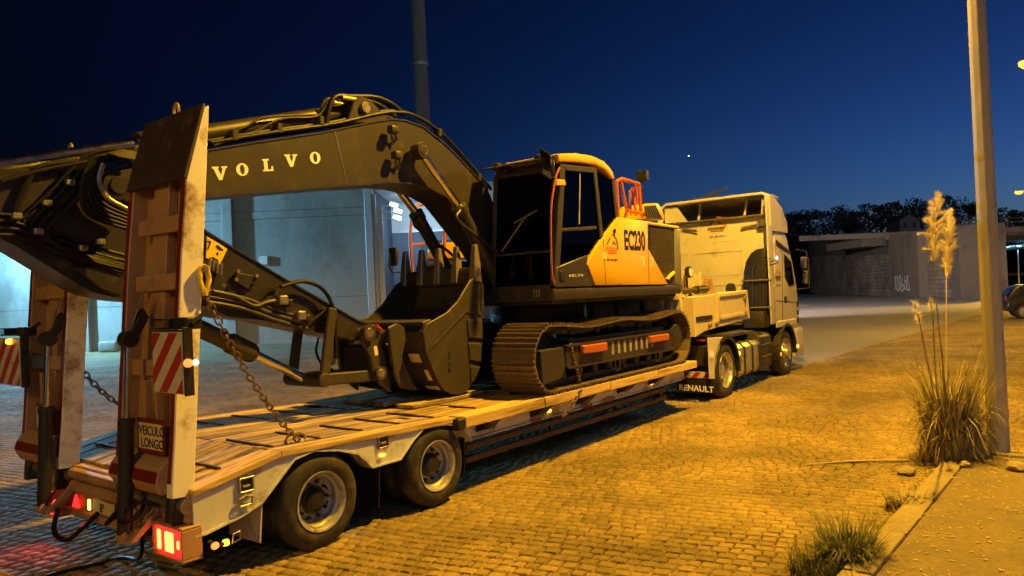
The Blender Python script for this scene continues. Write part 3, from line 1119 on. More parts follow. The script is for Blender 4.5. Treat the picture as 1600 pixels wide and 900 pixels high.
mc = wp(-5.95, 14.5, 0)
mast = thing('telecom_mast', 'tall thick grey mast rising behind the excavator boom', 'mast', mc)
b = MB()
vv = [(px_, py_, z) for z, r in ((0, .66), (14, .56), (34, .46)) for px_, py_ in [(mc[0] + r * math.cos(R(7 + k * 22.5)), mc[1] + r * math.sin(R(7 + k * 22.5))) for k in range(16)]]
ff = [(k * 16 + i, k * 16 + (i + 1) % 16, (k + 1) * 16 + (i + 1) % 16, (k + 1) * 16 + i) for k in range(2) for i in range(16)] + [tuple(range(16))[::-1], tuple(range(32, 48))]
b.add(vv, ff)
b.build('pole', 'mast_concrete', mast, smooth=0, bevel=0.01)
b = MB()
b.lathe([(1.0, 0), (1.0, .12), (.7, .2)], mc, 'Z', 16)
b.build('base_plate', 'galvanised', mast)
for z in (12.5, 19.0, 25.5):
    b = MB()
    rz = .66 - .1 * z / 14 if z < 14 else .56 - .1 * (z - 14) / 20
    b.lathe([(rz, -.12), (rz + .05, -.12), (rz + .05, .12), (rz, .12)], (mc[0], mc[1], z), 'Z', 16)
    b.build('joint_ring', 'galvanised', mast)

# blue-white lamps beyond the viaduct
for i, (px, ptop, pbot, dist, lab) in enumerate(((1573, 379, 420, 95, 'slim distant LED lamp post nearer the grey street lamp pole'), (1592, 385, 425, 88, 'slim distant LED lamp post nearer the photo edge, brighter head'))):
    ang = R(37.423) - math.atan((px - 800) / FPX)
    rg = dist / math.cos(R(37.423) - ang)
    x, y = rg * math.cos(ang), rg * math.sin(ang)
    hor = 461 - 0.0438 * (px - 800)
    zt = 2 + (hor - ptop) * dist / FPX
    t = thing('led_lamp_post', lab, 'street lamp', (x, y, 0), 'LED lamps beyond the viaduct')
    MB().cyl((x, y, -.05), (x, y, zt), 0.10, 0.06, 10).build('pole', 'galvanised', t)
    MB().box((x, y - .1, zt + .05), (0.22, 0.30, 0.10)).build('lamp_head', 'led_lamp', t, bevel=0.03)
    area_light('led_post_light', (x, y - .25, zt - .1), (x - 3, y - 3, 0), 420, LED, 0.4)

# added unseen flood on the bay's outer corner, brightens the road and far wall
wbox(MB(), 4.0, 4.25, -0.15, 0.3, -0.05, H).build('corner_post', 'galvanised', ware, bevel=.02)
wbox(MB(), 3.9, 4.35, -0.55, -0.2, 6.9, 7.15).build('added_floodlight', 'led_lamp', ware, bevel=.03)
area_light('added_flood_light', wp(4.1, -0.6, 6.85), (108.0, 24.0, 3.0), 8500, (0.95, 0.84, 0.80), 0.5, spread=100)

# evening star
b = MB()
sp = Vector((0.899, 0.387, 0.172)).normalized() * 1400
b.lathe([(0.001, -1.1), (.78, -.78), (1.1, 0), (.78, .78), (0.001, 1.1)], (sp.x, sp.y, sp.z + 2), 'Z', 10)
glow('star_glow', (0.85, 0.92, 1.0), 7)
st = b.build('evening_star', 'star_glow')
tag(st, 'tiny bright evening star in the blue sky above the truck', 'star')

# ------------------------------------------------------------------ low-bed trailer
TC = 6.12                                # the trailer's centre line
trailer = thing('lowbed_trailer', 'white two-axle low-bed trailer with timber deck carrying the excavator', 'trailer', (2.6, TC, 0))


def far(y):
    return 2 * TC - y


def part_empty(name, parent, loc):
    o = bpy.data.objects.new(name, None)
    o.location = loc
    o.empty_display_size = 0.1
    col.objects.link(o)
    adopt(o, parent)
    return o


def deck_z(x):
    pts = [(2.62, .735), (3.34, .868), (5.36, .80), (11.2, .80)]
    for (a, za), (b, zb) in zip(pts[:-1], pts[1:]):
        if x <= b:
            return za + (zb - za) * (x - a) / (b - a)
    return .80


# timber deck: lengthwise planks in three runs, with a slot down the middle
rr_ = random.Random(3)
deck = MB()
for x0, x1 in ((2.68, 3.34), (3.34, 5.36), (5.36, 11.15)):
    deck.prism_y([(x0, deck_z(x0) - .11), (x1, deck_z(x1) - .11), (x1, deck_z(x1) - .052), (x0, deck_z(x0) - .052)], 5.03, far(5.03))
deck = deck.build('deck', 'deck_iron', trailer)
ys = [5.03 + i * 0.209 for i in range(6)]
for side in (0, 1):
    for y0, y1 in zip(ys[:-1], ys[1:]):
        a, c = (y0 + .004, y1 - .004)
        if side:
            a, c = far(c), far(a)
        for x0, x1 in ((2.68, 3.34), (3.34, 5.36), (5.36, 8.2), (8.2, 11.15)):
            dz = rr_.uniform(-.006, .006)
            MB().prism_y([(x0 + .004, deck_z(x0) - .05 + dz), (x1 - .004, deck_z(x1) - .05 + dz), (x1 - .004, deck_z(x1) + dz), (x0 + .004, deck_z(x0) + dz)], a, c).build('plank', 'plank', deck, bevel=.005)
for x in [2.95 + i * .46 for i in range(6)] + [5.9, 6.5]:
    for a, c in ((5.08, 5.08 + rr_.uniform(.5, .75)), (7.16 - rr_.uniform(.5, .75), 7.16)):
        z = deck_z(x)
        b = MB()
        b.prism_y([(x - .018, z - .02), (x + .018, z - .02), (x + .010, z + .014), (x - .010, z + .014)], a, c)
        b.build('grip_bar', 'deck_iron', deck)

# side plates with the wheel arches
side_low = [(5.589, 0.543), (5.424, 0.721), (5.238, 0.765), (4.918, 0.794), (4.769, 0.701), (4.597, 0.558), (4.260, 0.555), (4.103, 0.703), (3.900, 0.776), (3.644, 0.821), (3.465, 0.790), (3.162, 0.525), (2.999, 0.473), (2.713, 0.423)]
side_top = [(2.63, .70), (3.34, .835), (5.36, .765), (5.60, .74)]
side_poly = side_top[::-1] + [(2.63, .34)] if False else None


def side_polys():
    """the plate is cut into convex-ish strips so that the arches are true openings"""
    def top(x):
        return deck_z(x) - .035
    low = sorted(side_low)
    low = [(2.63, low[0][1])] + [p for p in low if p[0] > 2.64]
    out = []
    for (xa, za), (xb, zb) in zip(low[:-1], low[1:]):
        xs = [xa] + [q for q in (3.34, 5.36) if xa < q < xb] + [xb]
        for p, q in zip(xs[:-1], xs[1:]):
            zp = za + (zb - za) * (p - xa) / (xb - xa)
            zq = za + (zb - za) * (q - xa) / (xb - xa)
            out.append([(p, min(zp, top(p) - .01)), (q, min(zq, top(q) - .01)), (q, top(q)), (p, top(p))])
    return out, low


strips, low_line = side_polys()
for mir in (0, 1):
    b, lip = MB(), MB()
    f = (lambda y: y) if not mir else far
    for s in strips:
        b.prism_y(s, f(4.885), f(4.915))
    sp_ = b.build('side_plate', 'white_paint', trailer)
    for (xa, za), (xb, zb) in zip(low_line[:-1], low_line[1:]):
        lip.prism_y([(xa, za - .016), (xb, zb - .016), (xb, zb), (xa, za)], f(4.868), f(5.02))
    lip.build('flange', 'white_paint', sp_)
    e = MB()
    for x0, x1 in ((2.62, 3.34), (3.34, 5.36)):
        e.prism_y([(x0, deck_z(x0) - .045), (x1, deck_z(x1) - .045), (x1, deck_z(x1) + .006), (x0, deck_z(x0) + .006)], f(4.862), f(5.022))
    e.build('deck_edge', 'edge_plank', trailer, bevel=.006)
    # main side beam of the low part and the folding outriggers with their planks
    MB().bx(5.45, 11.1, f(5.03), f(5.10), .515, .69).build('side_beam', 'white_paint', trailer, bevel=.006)
    MB().bx(5.62, 10.95, f(5.005), f(5.10), .50, .514).build('beam_flange', 'white_paint', trailer)
    for x0, x1 in ((5.42, 6.80), (6.815, 8.3), (8.315, 9.7), (9.715, 11.1)):
        for y0, y1 in ((4.80, 4.905), (4.912, 5.022)):
            dz = rr_.uniform(-.004, .004)
            MB().bx(x0, x1, f(y0), f(y1), .69 + dz, .805 + dz).build('outrigger_plank', 'edge_plank', trailer, bevel=.008)
    MB().bx(5.30, 5.415, f(4.79), f(5.02), .685, .80).build('rubber_buffer', 'black', trailer, bevel=.012)
    for x in (5.92, 6.9, 7.9, 8.95, 9.9):
        b = MB()
        b.prism_x([(f(4.82), .685), (f(5.03), .685), (f(5.03), .56), (f(4.90), .61)], x - .09, x + .09)
        arm = b.build('outrigger_arm', 'black', trailer, bevel=.006)
        b = MB()
        b.tube([(x + .15 + .052 * math.cos(k * math.pi / 6), f(5.0), .60 + .055 * math.sin(k * math.pi / 6)) for k in range(12)], .011, 6, closed=True)
        b.build('lashing_ring', 'steel', arm)
    for z0, z1 in ((.40, .46), (.27, .335)):
        MB().bx(5.66, 10.4, f(5.02), f(5.06), z0, z1).build('guard_rail', 'deck_iron', trailer, bevel=.006)
    for x in (5.72, 7.3, 8.9, 10.3):
        MB().bx(x - .03, x + .03, f(5.062), f(5.10), .27, .50).build('guard_post', 'black', trailer)
for x0, x1 in ((7.9, 8.15), (8.45, 8.75), (6.8, 7.0)):
    MB().bx(x0, x1, 5.0, 5.004, .503, .545).build('reflective_tape', 'red_tape', trailer)

# chassis under the deck
for y0, y1 in ((5.52, 5.68), (6.56, 6.72)):
    MB().bx(2.72, 11.0, y0, y1, .36, .66).build('chassis_beam', 'black', trailer)
for x in (3.3, 4.4, 5.6, 6.9, 8.2, 9.5, 10.7):
    MB().bx(x - .05, x + .05, 5.1, far(5.1), .50, .66).build('cross_member', 'black', trailer)


# ------------------------------------------------------------------ wheels
def wheel_meshes(r, width, rim_r, dish, name, hub_out, rim_mat, holes=10):
    """axle along Y, outer face towards -Y at y = 0"""
    t = MB()
    w2 = width
    t.lathe([(rim_r, .012), (rim_r + .012, 0.002), (rim_r + (r - rim_r) * .45, -.006), (r - .05, .006), (r - .018, .022), (r, .045), (r, w2 - .045), (r - .018, w2 - .022),
             (r - .05, w2 - .006), (rim_r + (r - rim_r) * .45, w2 + .006), (rim_r, w2 - .012)], (0, 0, 0), 'Y', 44)
    for g in (.3, .5, .7):          # tread grooves
        t.lathe([(r + .001, w2 * g - .008), (r - .001, w2 * g - .006)], (0, 0, 0), 'Y', 44)
    tm = t.mesh(name + '_tyre', smooth=40)
    tm.materials.append(MATS['rubber'])
    rb = MB()
    rb.lathe([(rim_r - .012, .016), (rim_r + .004, .004), (rim_r + .002, -.004), (rim_r - .014, .002), (rim_r - .024, .018), (rim_r - .030, .055), (rim_r - .048, .072),
              (rim_r - .052, dish - .02), (rim_r - .075, dish), (rim_r * .52, dish + .006), (rim_r * .50, dish - .012), (.001, dish - .012)], (0, 0, 0), 'Y', 40)
    rm = rb.mesh(name + '_rim', smooth=35)
    rm.materials.append(MATS[rim_mat])
    hb_ = MB()
    hr = rim_r * .40
    hb_.lathe([(hr + .02, dish - .012), (hr + .015, dish - .03), (hr, dish - .035), (hr * .92, hub_out + .02), (hr * .7, hub_out), (.001, hub_out - .003)], (0, 0, 0), 'Y', 24)
    for k in range(10):
        a = 2 * math.pi * k / 10
        rr = rim_r * .60
        hb_.cyl((rr * math.cos(a), dish + .004, rr * math.sin(a)), (rr * math.cos(a), dish - .03, rr * math.sin(a)), .014, n=6)
    hm = hb_.mesh(name + '_hub', smooth=35)
    hm.materials.append(MATS['black' if rim_mat == 'rim_steel' else rim_mat])
    ho = MB()
    for k in range(8):
        a = 2 * math.pi * (k + .5) / 8
        rr = rim_r * .735
        ho.cyl((rr * math.cos(a), dish - .004, rr * math.sin(a)), (rr * math.cos(a), dish + .01, rr * math.sin(a)), .024, n=12)
    om = ho.mesh(name + '_hole')
    om.materials.append(MATS['black'])
    return tm, rm, hm, om


def put_wheel(meshes, parent, c, flip=False, name='wheel', rot=0.0):
    wt = part_empty(name, parent, c)
    M = Matrix.Translation(c) @ Matrix.Rotation(R(180) if flip else 0, 4, 'Z') @ Matrix.Rotation(rot, 4, 'Y')
    for nm, me in zip(('tyre', 'rim', 'hub', 'hand_holes'), meshes):
        if me is not None:
            place(nm, me, wt, M)
    return wt


tw = wheel_meshes(.39, .225, .240, .135, 'trailer_wheel', .055, 'rim_steel')
for i, x in enumerate((3.711, 5.075)):
    put_wheel(tw, trailer, (x, 4.872, .388), rot=i * .7)
    put_wheel((tw[0],), trailer, (x, 5.135, .388))
    put_wheel(tw, trailer, (x, far(4.872), .388), flip=True, rot=i)
    put_wheel((tw[0],), trailer, (x, far(5.135), .388), flip=True)
    MB().cyl((x, 5.0, .388), (x, far(5.0), .388), .07).build('axle', 'black', trailer)
for x, y0, y1, z0, z1, mt in ((3.20, 4.94, 5.36, .20, .52, 'white_sheet'), (4.42, 4.97, 5.36, .14, .52, 'black'), (5.56, 4.95, 5.36, .22, .66, 'black')):
    for f in ((lambda y: y), far):
        b = MB()
        b.prism_y([(x, z1), (x + .012, z1), (x - .018, z0), (x - .03, z0)], f(y0), f(y1))
        b.build('mud_flap', mt, trailer)
for x0, x1 in ((3.22, 4.20), (4.60, 5.58)):
    for f in ((lambda y: y), far):
        b = MB()
        n = 8
        pts = [(x0 + (x1 - x0) * k / n, .56 + .24 * math.sin(math.pi * (k / n)) ** .7) for k in range(n + 1)]
        for (xa, za), (xb, zb) in zip(pts[:-1], pts[1:]):
            b.prism_y([(xa, za), (xb, zb), (xb, zb + .008), (xa, za + .008)], f(4.98), f(5.42))
        b.build('wheel_arch', 'black', trailer)

# pockets, buckles and marker lamps on the near side
for (x, z) in [(4.392, 0.747), (3.036, 0.683)]:
    b = MB()
    for dx, dz, sx, sz in ((-.055, 0, .014, .10), (.055, 0, .014, .10), (0, .05, .12, .014), (0, -.05, .12, .014)):
        b.box((x + dx, 4.876, z + dz), (sx, .03, sz))
    pk = b.build('pocket_frame', 'steel', trailer, bevel=.003)
    MB().box((x, 4.881, z), (.096, .012, .086)).build('pocket', 'black', pk)
    MB().cyl((x - .03, 4.872, z - .012), (x + .03, 4.872, z - .012), .012, n=8).build('pocket_bar', 'steel', pk)
for (x, z) in [(3.019, 0.571)]:
    b = MB()
    b.tube([(x - .05, 4.858, z - .035), (x + .05, 4.858, z - .035), (x + .055, 4.858, z + .02), (x, 4.858, z + .04), (x - .055, 4.858, z + .02)], .011, 6, closed=True)
    b.build('buckle', 'steel', trailer)
for (x, z) in [(4.371, 0.633)]:
    MB().box((x, 4.868, z), (.07, .025, .026)).build('side_marker_lamp', 'marker_amber', trailer, bevel=.008)
for (x, z) in [(7.189, 0.581), (9.905, 0.578)]:
    MB().box((x, 5.018, z), (.07, .03, .035)).build('side_marker_lamp', 'marker_amber', trailer, bevel=.008)

# ------------------------------------------------------------------ rear beam, lamps and number plate
MB().bx(2.60, 2.72, 4.90, far(4.90), .50, .72).build('rear_beam', 'ramp_inner', trailer, bevel=.01)
MB().bx(2.57, 2.64, 4.93, far(4.93), .30, .36).build('bumper_lip', 'ramp_inner', trailer, bevel=.01)
MB().bx(2.645, 2.70, 5.40, far(5.40), .30, .50).build('bumper_panel', 'ramp_inner', trailer)
for z in (.66, .555):
    MB().cyl((2.585, 5.85, z), (2.585, 6.72, z), .046, n=12).build('cross_tube', 'ramp_inner', trailer)
for f, nm in (((lambda y: y), 'near'), (far, 'far')):
    b = MB()
    for (y0, y1, z0, z1) in ((4.87, 5.28, .255, .275), (4.87, 5.28, .475, .495), (4.87, 4.885, .275, .475), (5.265, 5.28, .275, .475)):
        b.bx(2.53, 2.68, f(y0), f(y1), z0, z1)
    b.bx(2.66, 2.68, f(4.886), f(5.264), .275, .475)
    lb = b.build('lamp_box', 'ramp_inner', trailer, bevel=.005)
    MB().bx(2.538, 2.655, f(4.892), f(5.258), .282, .468).build('tail_lamp', 'tail_red', lb, bevel=.012)
    if nm == 'near':
        MB().bx(2.530, 2.56, 4.994, 5.114, .30, .45).build('brake_lamp', 'tail_hot', lb, bevel=.012)
        MB().bx(2.530, 2.56, 5.166, 5.222, .30, .45).build('position_lamp', 'tail_hot_red', lb, bevel=.012)
        MB().bx(2.530, 2.56, 4.915, 4.95, .34, .41).build('indicator_lamp', 'tail_hot', lb, bevel=.012)
    b = MB()
    b.prism_x([(f(5.40), .33), (f(5.56), .33), (f(5.48), .47)], 2.60, 2.625)
    b.build('reflector_triangle', 'tail_red' if nm == 'far' else 'red_tape', trailer, bevel=.006)  # far reflector glows by the lamp material, standing in for light it catches
MB().bx(2.595, 2.61, 6.03, 6.40, .375, .485).build('number_plate', 'sticker', trailer, bevel=.004)
lettering('plate_lettering', 'IP', 'letter_black', trailer, (2.5935, 6.27, .395), (0, -1, 0), (0, 0, 1), .07)
MB().bx(2.575, 2.595, 6.425, 6.455, .385, .475).build('plate_lamp', 'plate_light', trailer, bevel=.006)
area_light('tail_lamp_light', (2.555, 5.12, .37), (1.2, 5.4, .0), 12, (1.0, .05, .02), .12)
area_light('tail_lamp_light', (2.555, far(5.12), .37), (1.3, 6.0, .0), 15, (1.0, .05, .02), .12)
# outline marker on a rubber stalk
b = MB()
b.tube(smooth_path([(2.72, 4.86, .36), (2.74, 4.80, .34), (2.78, 4.76, .345)], 4), .014, 7)
stk = b.build('marker_stalk', 'black', trailer)
MB().cyl((2.735, 4.785, .345), (2.70, 4.765, .345), .024, n=12).build('marker_lens', 'marker_red', stk, bevel=.006)
MB().cyl((2.775, 4.775, .345), (2.815, 4.765, .345), .024, n=12).build('marker_lens', 'marker_amber', stk, bevel=.006)
b = MB()
b.tube([(2.84, 4.76, .33), (2.90, 4.76, .34), (2.90, 4.76, .40), (2.85, 4.76, .39)], .007, 6, closed=True)
b.build('marker_guard', 'steel', stk)


# ------------------------------------------------------------------ loading ramps, raised
def clip_poly(poly, y0, y1, z0, z1):
    for ax, lim, sgn in ((0, y0, 1), (0, y1, -1), (1, z0, 1), (1, z1, -1)):
        out = []
        for p, q in zip(poly, poly[1:] + poly[:1]):
            ip, iq = (p[ax] - lim) * sgn >= 0, (q[ax] - lim) * sgn >= 0
            if ip:
                out.append(p)
            if ip != iq:
                t = (lim - p[ax]) / (q[ax] - p[ax])
                out.append((p[0] + (q[0] - p[0]) * t, p[1] + (q[1] - p[1]) * t))
        poly = out
        if not poly:
            return []
    return poly


def stripe_board(parent, x, y0, y1, z0, z1, n_phase=0.0):
    """red and white hazard board facing the rear; thin plate with separate red bands"""
    bd = MB().bx(x, x + .012, y0, y1, z0, z1).build('hazard_board', 'white_sheet', parent, bevel=.004)
    wd = .10
    h = z1 - z0
    s = y0 - h - .4 + n_phase
    while s < y1 + h:
        pl = [(s + h * .95, z0), (s + wd + h * .95, z0), (s + wd, z1), (s, z1)]
        pl = clip_poly([(p[0], p[1]) for p in pl], y0 + .006, y1 - .006, z0 + .006, z1 - .006)
        if len(pl) >= 3:
            MB().prism_x(pl, x - .003, x - .0005).build('red_band', 'red_sheet', bd)
        s += wd * 2.1
    return bd


LEAN = .083


def fx(z):
    return 2.66 + (z - .70) * LEAN


def ramp(yo, yi, nm, label):
    """yo = outer side, yi = inner side"""
    s = 1 if yi > yo else -1
    r_ = part_empty('loading_ramp', trailer, (2.6, (yo + yi) / 2, .66))
    r_['label'] = label
    prof = [(2.505, .80), (2.50, .70), (2.66, .685), (fx(3.48), 3.48), (2.845, 3.455), (2.70, 2.965), (2.635, 2.37), (2.565, 1.50), (2.535, 1.10)]
    w_ = .075
    for y0 in (yo, yi - s * w_):
        bmn = MB()
        bmn.prism_y(prof, y0, y0 + s * w_)
        bb = bmn.build('side_beam', 'ramp_inner' if y0 == (yi - s * w_ if s > 0 else yo) else 'ramp_paint', r_, bevel=.006)  # farther beam of each ramp toned brown to stand for its shaded face
        # reflective tape on the rear edge
        tp = MB()
        edge = [(2.505, .80), (2.535, 1.10), (2.565, 1.50), (2.635, 2.37), (2.695, 2.93)]
        for (xa, za), (xb, zb) in zip(edge[:-1], edge[1:]):
            tp.prism_y([(xa - .004, za), (xb - .004, zb), (xb, zb), (xa, za)], y0 + s * .014, y0 + s * (w_ - .014))
        tp.build('reflective_tape', 'red_tape', bb)
    ya, yb = yo + s * w_, yi - s * w_
    ym = (ya + yb) / 2
    # running plate on the deck side
    MB().prism_y([(fx(.75) - .035, .75), (fx(.75) - .012, .75), (fx(3.40) - .012, 3.40), (fx(3.40) - .035, 3.40)], ya, yb).build('running_plate', 'ramp_inner', r_)
    MB().prism_y([(fx(1.05) - .11, 1.05), (fx(1.05) - .037, 1.05), (fx(2.95) - .037, 2.95), (fx(2.95) - .11, 2.95)], ym - .11, ym + .11).build('spine', 'ramp_inner', r_, bevel=.006)
    for z in (1.58, 2.20, 2.62):
        MB().prism_y([(fx(z) - .145, z - .06), (fx(z) - .112, z - .06), (fx(z) - .108, z + .06), (fx(z) - .141, z + .06)], min(yo + s * .09, yi - s * .16), max(yo + s * .09, yi - s * .16)).build('cross_bar', 'ramp_inner', r_, bevel=.006)
    tipb = MB()
    tipb.prism_y([(2.672, 2.93), (2.70, 2.92), (2.862, 3.485), (2.838, 3.485)], yo - s * .004, yi + s * .004)
    tipb.build('tip_plate', 'ramp_tip', r_, bevel=.004)
    b = MB()
    b.tube([(2.86, ym - s * .02 + .035 * math.cos(k * math.pi / 6), 3.51 + .055 * math.sin(k * math.pi / 6)) for k in range(12)], .013, 7, closed=True)
    b.build('lifting_eye', 'brass', r_)
    # apron at the foot
    b = MB()
    b.prism_y([(2.43, .80), (2.455, .90), (2.545, .97), (2.60, .97), (2.60, .72), (2.47, .72)], ya + s * .004, yb - s * .004)
    ap = b.build('apron', 'ramp_inner', r_, bevel=.008)
    b = MB()
    b.prism_y([(2.4255, .81), (2.4475, .885), (2.4515, .885), (2.4295, .81)], ya + s * .01, yb - s * .01)
    b.build('reflective_tape', 'red_tape', ap)
    # hinge
    MB().cyl((2.60, yo - s * .02, .63), (2.60, yi + s * .02, .63), .055, n=14).build('hinge_pin', 'steel', r_)
    for y0 in (yo + s * .05, yi - s * .13):
        b = MB()
        b.prism_y([(2.50, .52), (2.68, .50), (2.70, .70), (2.62, .76), (2.52, .72)], y0, y0 + s * .07)
        b.build('hinge_lug', 'black', r_, bevel=.008)
        MB().cyl((2.60, y0 - s * .012, .63), (2.60, y0 + s * .085, .63), .085, n=16).build('hinge_boss', 'machine_dark', r_, bevel=.006)
    # long-vehicle board
    pz0, pz1 = 0.985, 1.235
    y_l, y_r = ym + .035, ym - .35
    MB().bx(2.503, 2.512, y_r, y_l, pz0, pz1).build('long_vehicle_board', 'red_tape', r_, bevel=.002)
    bp_ = MB().bx(2.4985, 2.5028, y_r + .022, y_l - .026, pz0 + .034, pz1 - .034).build('board_face', 'sticker', r_)
    lettering('lettering', 'VEICULO', 'letter_black', bp_, (2.4970, y_l - .040, 1.118), (0, -1, 0), (0, 0, 1), .066, depth=.002, sx=.95, bold=.012)
    lettering('lettering', 'LONGO', 'letter_black', bp_, (2.4970, y_l - .062, 1.030), (0, -1, 0), (0, 0, 1), .066, depth=.002, sx=.95, bold=.012)
    for y in (y_l - .10, y_r + .12):
        MB().bx(2.513, 2.56, y - .02, y + .02, 1.0, 1.50).build('board_strut', 'ramp_inner', r_)
    return r_


r_near = ramp(4.92, 5.78, 'near', 'raised loading ramp nearer the photographer, white side face lit orange')
r_far = ramp(7.64, 6.78, 'far', 'raised loading ramp on the far side of the trailer tail')

# lifting cylinders
for ramp_o, y, zt in ((r_near, [(5.388, 1.166)][0][0], 1.82), (r_far, [(6.819, 1.124)][0][0], 1.82)):
    xb = 2.40
    b = MB()
    b.cyl((xb - .01, y, .42), (xb + .03, y, 1.20), .052, n=18)
    b.cyl((xb + .028, y, 1.185), (xb + .031, y, 1.235), .058, n=18)
    cy = b.build('ramp_cylinder', 'black', trailer, bevel=.004)
    MB().cyl((xb + .03, y, 1.2), (xb + .062, y, 1.76), .022, n=14).build('piston_rod', 'chrome', cy)
    b = MB()
    b.cyl((xb + .065, y - .045, 1.80), (xb + .065, y + .045, 1.80), .062, n=16)
    b.prism_y([(xb + .02, 1.76), (xb + .10, 1.76), (xb + .21, 1.95), (xb + .17, 2.02)], y - .03, y + .03)
    b.build('rod_eye', 'black', cy, bevel=.004)
    b = MB()
    b.cyl((xb - .01, y - .05, .40), (xb - .01, y + .05, .40), .05, n=16)
    b.prism_y([(xb - .035, .37), (xb + .02, .37), (2.60, .52), (2.58, .58)], y - .11, y - .06)
    b.prism_y([(xb - .035, .37), (xb + .02, .37), (2.60, .52), (2.58, .58)], y + .06, y + .11)
    b.build('cylinder_bracket', 'ramp_inner', cy, bevel=.004)
    # stay rods from the ramp
    b = MB()
    b.tube([(xb + .08, y, 1.86), (2.55, y - .06, 2.12), (2.56, y - .09, 2.14)], .008, 6)
    b.tube([(xb + .10, y + .03, 1.87), (2.56, y - .03, 2.13)], .008, 6)
    b.build('stay_rod', 'steel', cy)

# hazard boards on black brackets
nb = [(4.824, 1.856), (4.445, 1.459)]
for ramp_o, (ya, za), (yb, zb), lamp_mat in ((r_near, nb[0], nb[1], 'marker_red'), (r_far, *[(7.844, 1.814), (7.147, 1.398)], 'marker_amber')):
    y0, y1, z0, z1 = min(ya, yb), max(ya, yb), min(za, zb), max(za, zb)
    stripe_board(trailer, 2.36, y0, y1, z0, z1)
    near_side = lamp_mat == 'marker_red'
    yy = y0 if near_side else y1
    b = MB()
    if near_side:
        b.bx(2.362, 2.425, yy - .020, yy - .004, z0 - .01, z1 + .03)
        b.bx(2.376, 2.392, y0 - .02, y1, z1 - .05, z1 + .01)
        lp = (2.38, yy - .035, (z0 + z1) / 2)
    else:
        b.bx(2.362, 2.425, y0 - .03, y0 - .012, z0 - .01, z1 + .03)
        lp = (2.345, y0 + .17, z1 - .03)
    br = b.build('board_bracket', 'black', trailer, bevel=.004)
    b = MB()
    b.lathe([(.001, -.032), (.018, -.026), (.026, -.008), (.027, .012), (.001, .013)], lp, 'Y' if near_side else 'X', 14, sign=1)
    b.build('marker_lens', lamp_mat, br)
    if near_side:
        b = MB()
        b.lathe([(.001, -.026), (.015, -.022), (.022, -.004), (.001, .0)], (lp[0] + .045, lp[1], lp[2]), 'Y', 12)
        b.build('marker_lens', 'marker_white', br)
    MB().bx(2.37, 2.47, y0 + .17, y1, z1 + .015, z1 + .085).build('work_lamp', 'lens_clear', br, bevel=.01)
    MB().bx(2.39, 2.50, y0 - .01, y0 + .165, z1 + .012, z1 + .09).build('lamp_housing', 'black', br, bevel=.01)
    MB().cyl((2.42, y0 - .02, z1 + .05), (2.52, y0 - .02, z1 + .12), .014, n=8).build('bracket_arm', 'black', br)

# hydraulic hoses at the tail
for pts, r in (([(2.42, 6.62, .42), (2.36, 6.55, .26), (2.40, 6.42, .20), (2.48, 6.30, .30), (2.56, 6.22, .40)], .02),
               ([(2.42, 5.42, .55), (2.36, 5.28, .62), (2.44, 5.20, .66), (2.52, 5.12, .62)], .014),
               ([(2.45, 5.50, .62), (2.35, 5.36, .52), (2.42, 5.24, .56), (2.50, 5.3, .66)], .014),
               ([(2.46, 5.60, .56), (2.40, 5.70, .44), (2.52, 5.76, .48)], .016)):
    MB().tube(smooth_path(pts, 6), r, 8).build('hydraulic_hose', 'hose', trailer)

# ------------------------------------------------------------------ gooseneck
b = MB()
b.prism_y([(11.12, .42), (11.36, .42), (11.66, 1.16), (14.35, 1.24), (14.35, 1.50), (11.60, 1.88), (11.12, 1.88)], 5.36, far(5.36))
neck = b.build('gooseneck', 'neck_yellow', trailer, bevel=.012)
MB().bx(11.16, 11.24, 5.06, far(5.06), .70, 1.93).build('headboard', 'neck_yellow', trailer, bevel=.008)
for y in (5.25, 5.75, 6.25, 6.75):
    MB().bx(11.12, 11.158, y - .035, y + .035, .82, 1.90).build('headboard_rib', 'neck_yellow', trailer)
MB().bx(11.11, 11.157, 5.08, far(5.08), 1.80, 1.86).build('headboard_rail', 'neck_yellow', trailer)
gp = [(11.554, 1.830), (14.152, 1.894), (14.221, 1.336), (11.945, 1.222), (11.556, 1.151)]
b = MB()
b.prism_y(gp, 5.0, 5.35)
sbx = b.build('side_locker', 'neck_yellow', trailer, bevel=.010)
fr = [(12.596, 1.823), (14.003, 1.847), (14.020, 1.446), (12.545, 1.411)]
(xa, za), (xb, zb), (xc, zc_), (xd, zd) = fr
b = MB()
for (p, q) in (((xa, za), (xb, zb)), ((xb, zb), (xc, zc_)), ((xc, zc_), (xd, zd)), ((xd, zd), (xa, za))):
    b.tube([(p[0], 4.992, p[1]), (q[0], 4.992, q[1])], .035, 4)
b.build('locker_frame', 'neck_yellow', sbx)
b = MB()
b.prism_y([(xa - .12, za + .05), (xa - .06, za + .05), (xa - .04, zd - .12), (xa - .10, zd - .12)], 4.965, 4.998)
b.build('locker_rib', 'neck_yellow', sbx)
(px0, pz0), (px1, pz1) = [(11.592, 1.461), (12.284, 1.447)]
MB().bx(px0, px1, 4.985, 4.999, pz0 - .05, pz0 + .03).build('locker_slot', 'black', sbx)
for (x, z) in [(12.130, 1.321), (12.452, 1.336), (13.888, 1.464), (13.925, 1.736)]:
    MB().cyl((x, 4.998, z), (x, 4.95, z), .045, n=12).build('locker_bolt', 'brass', sbx, bevel=.008)
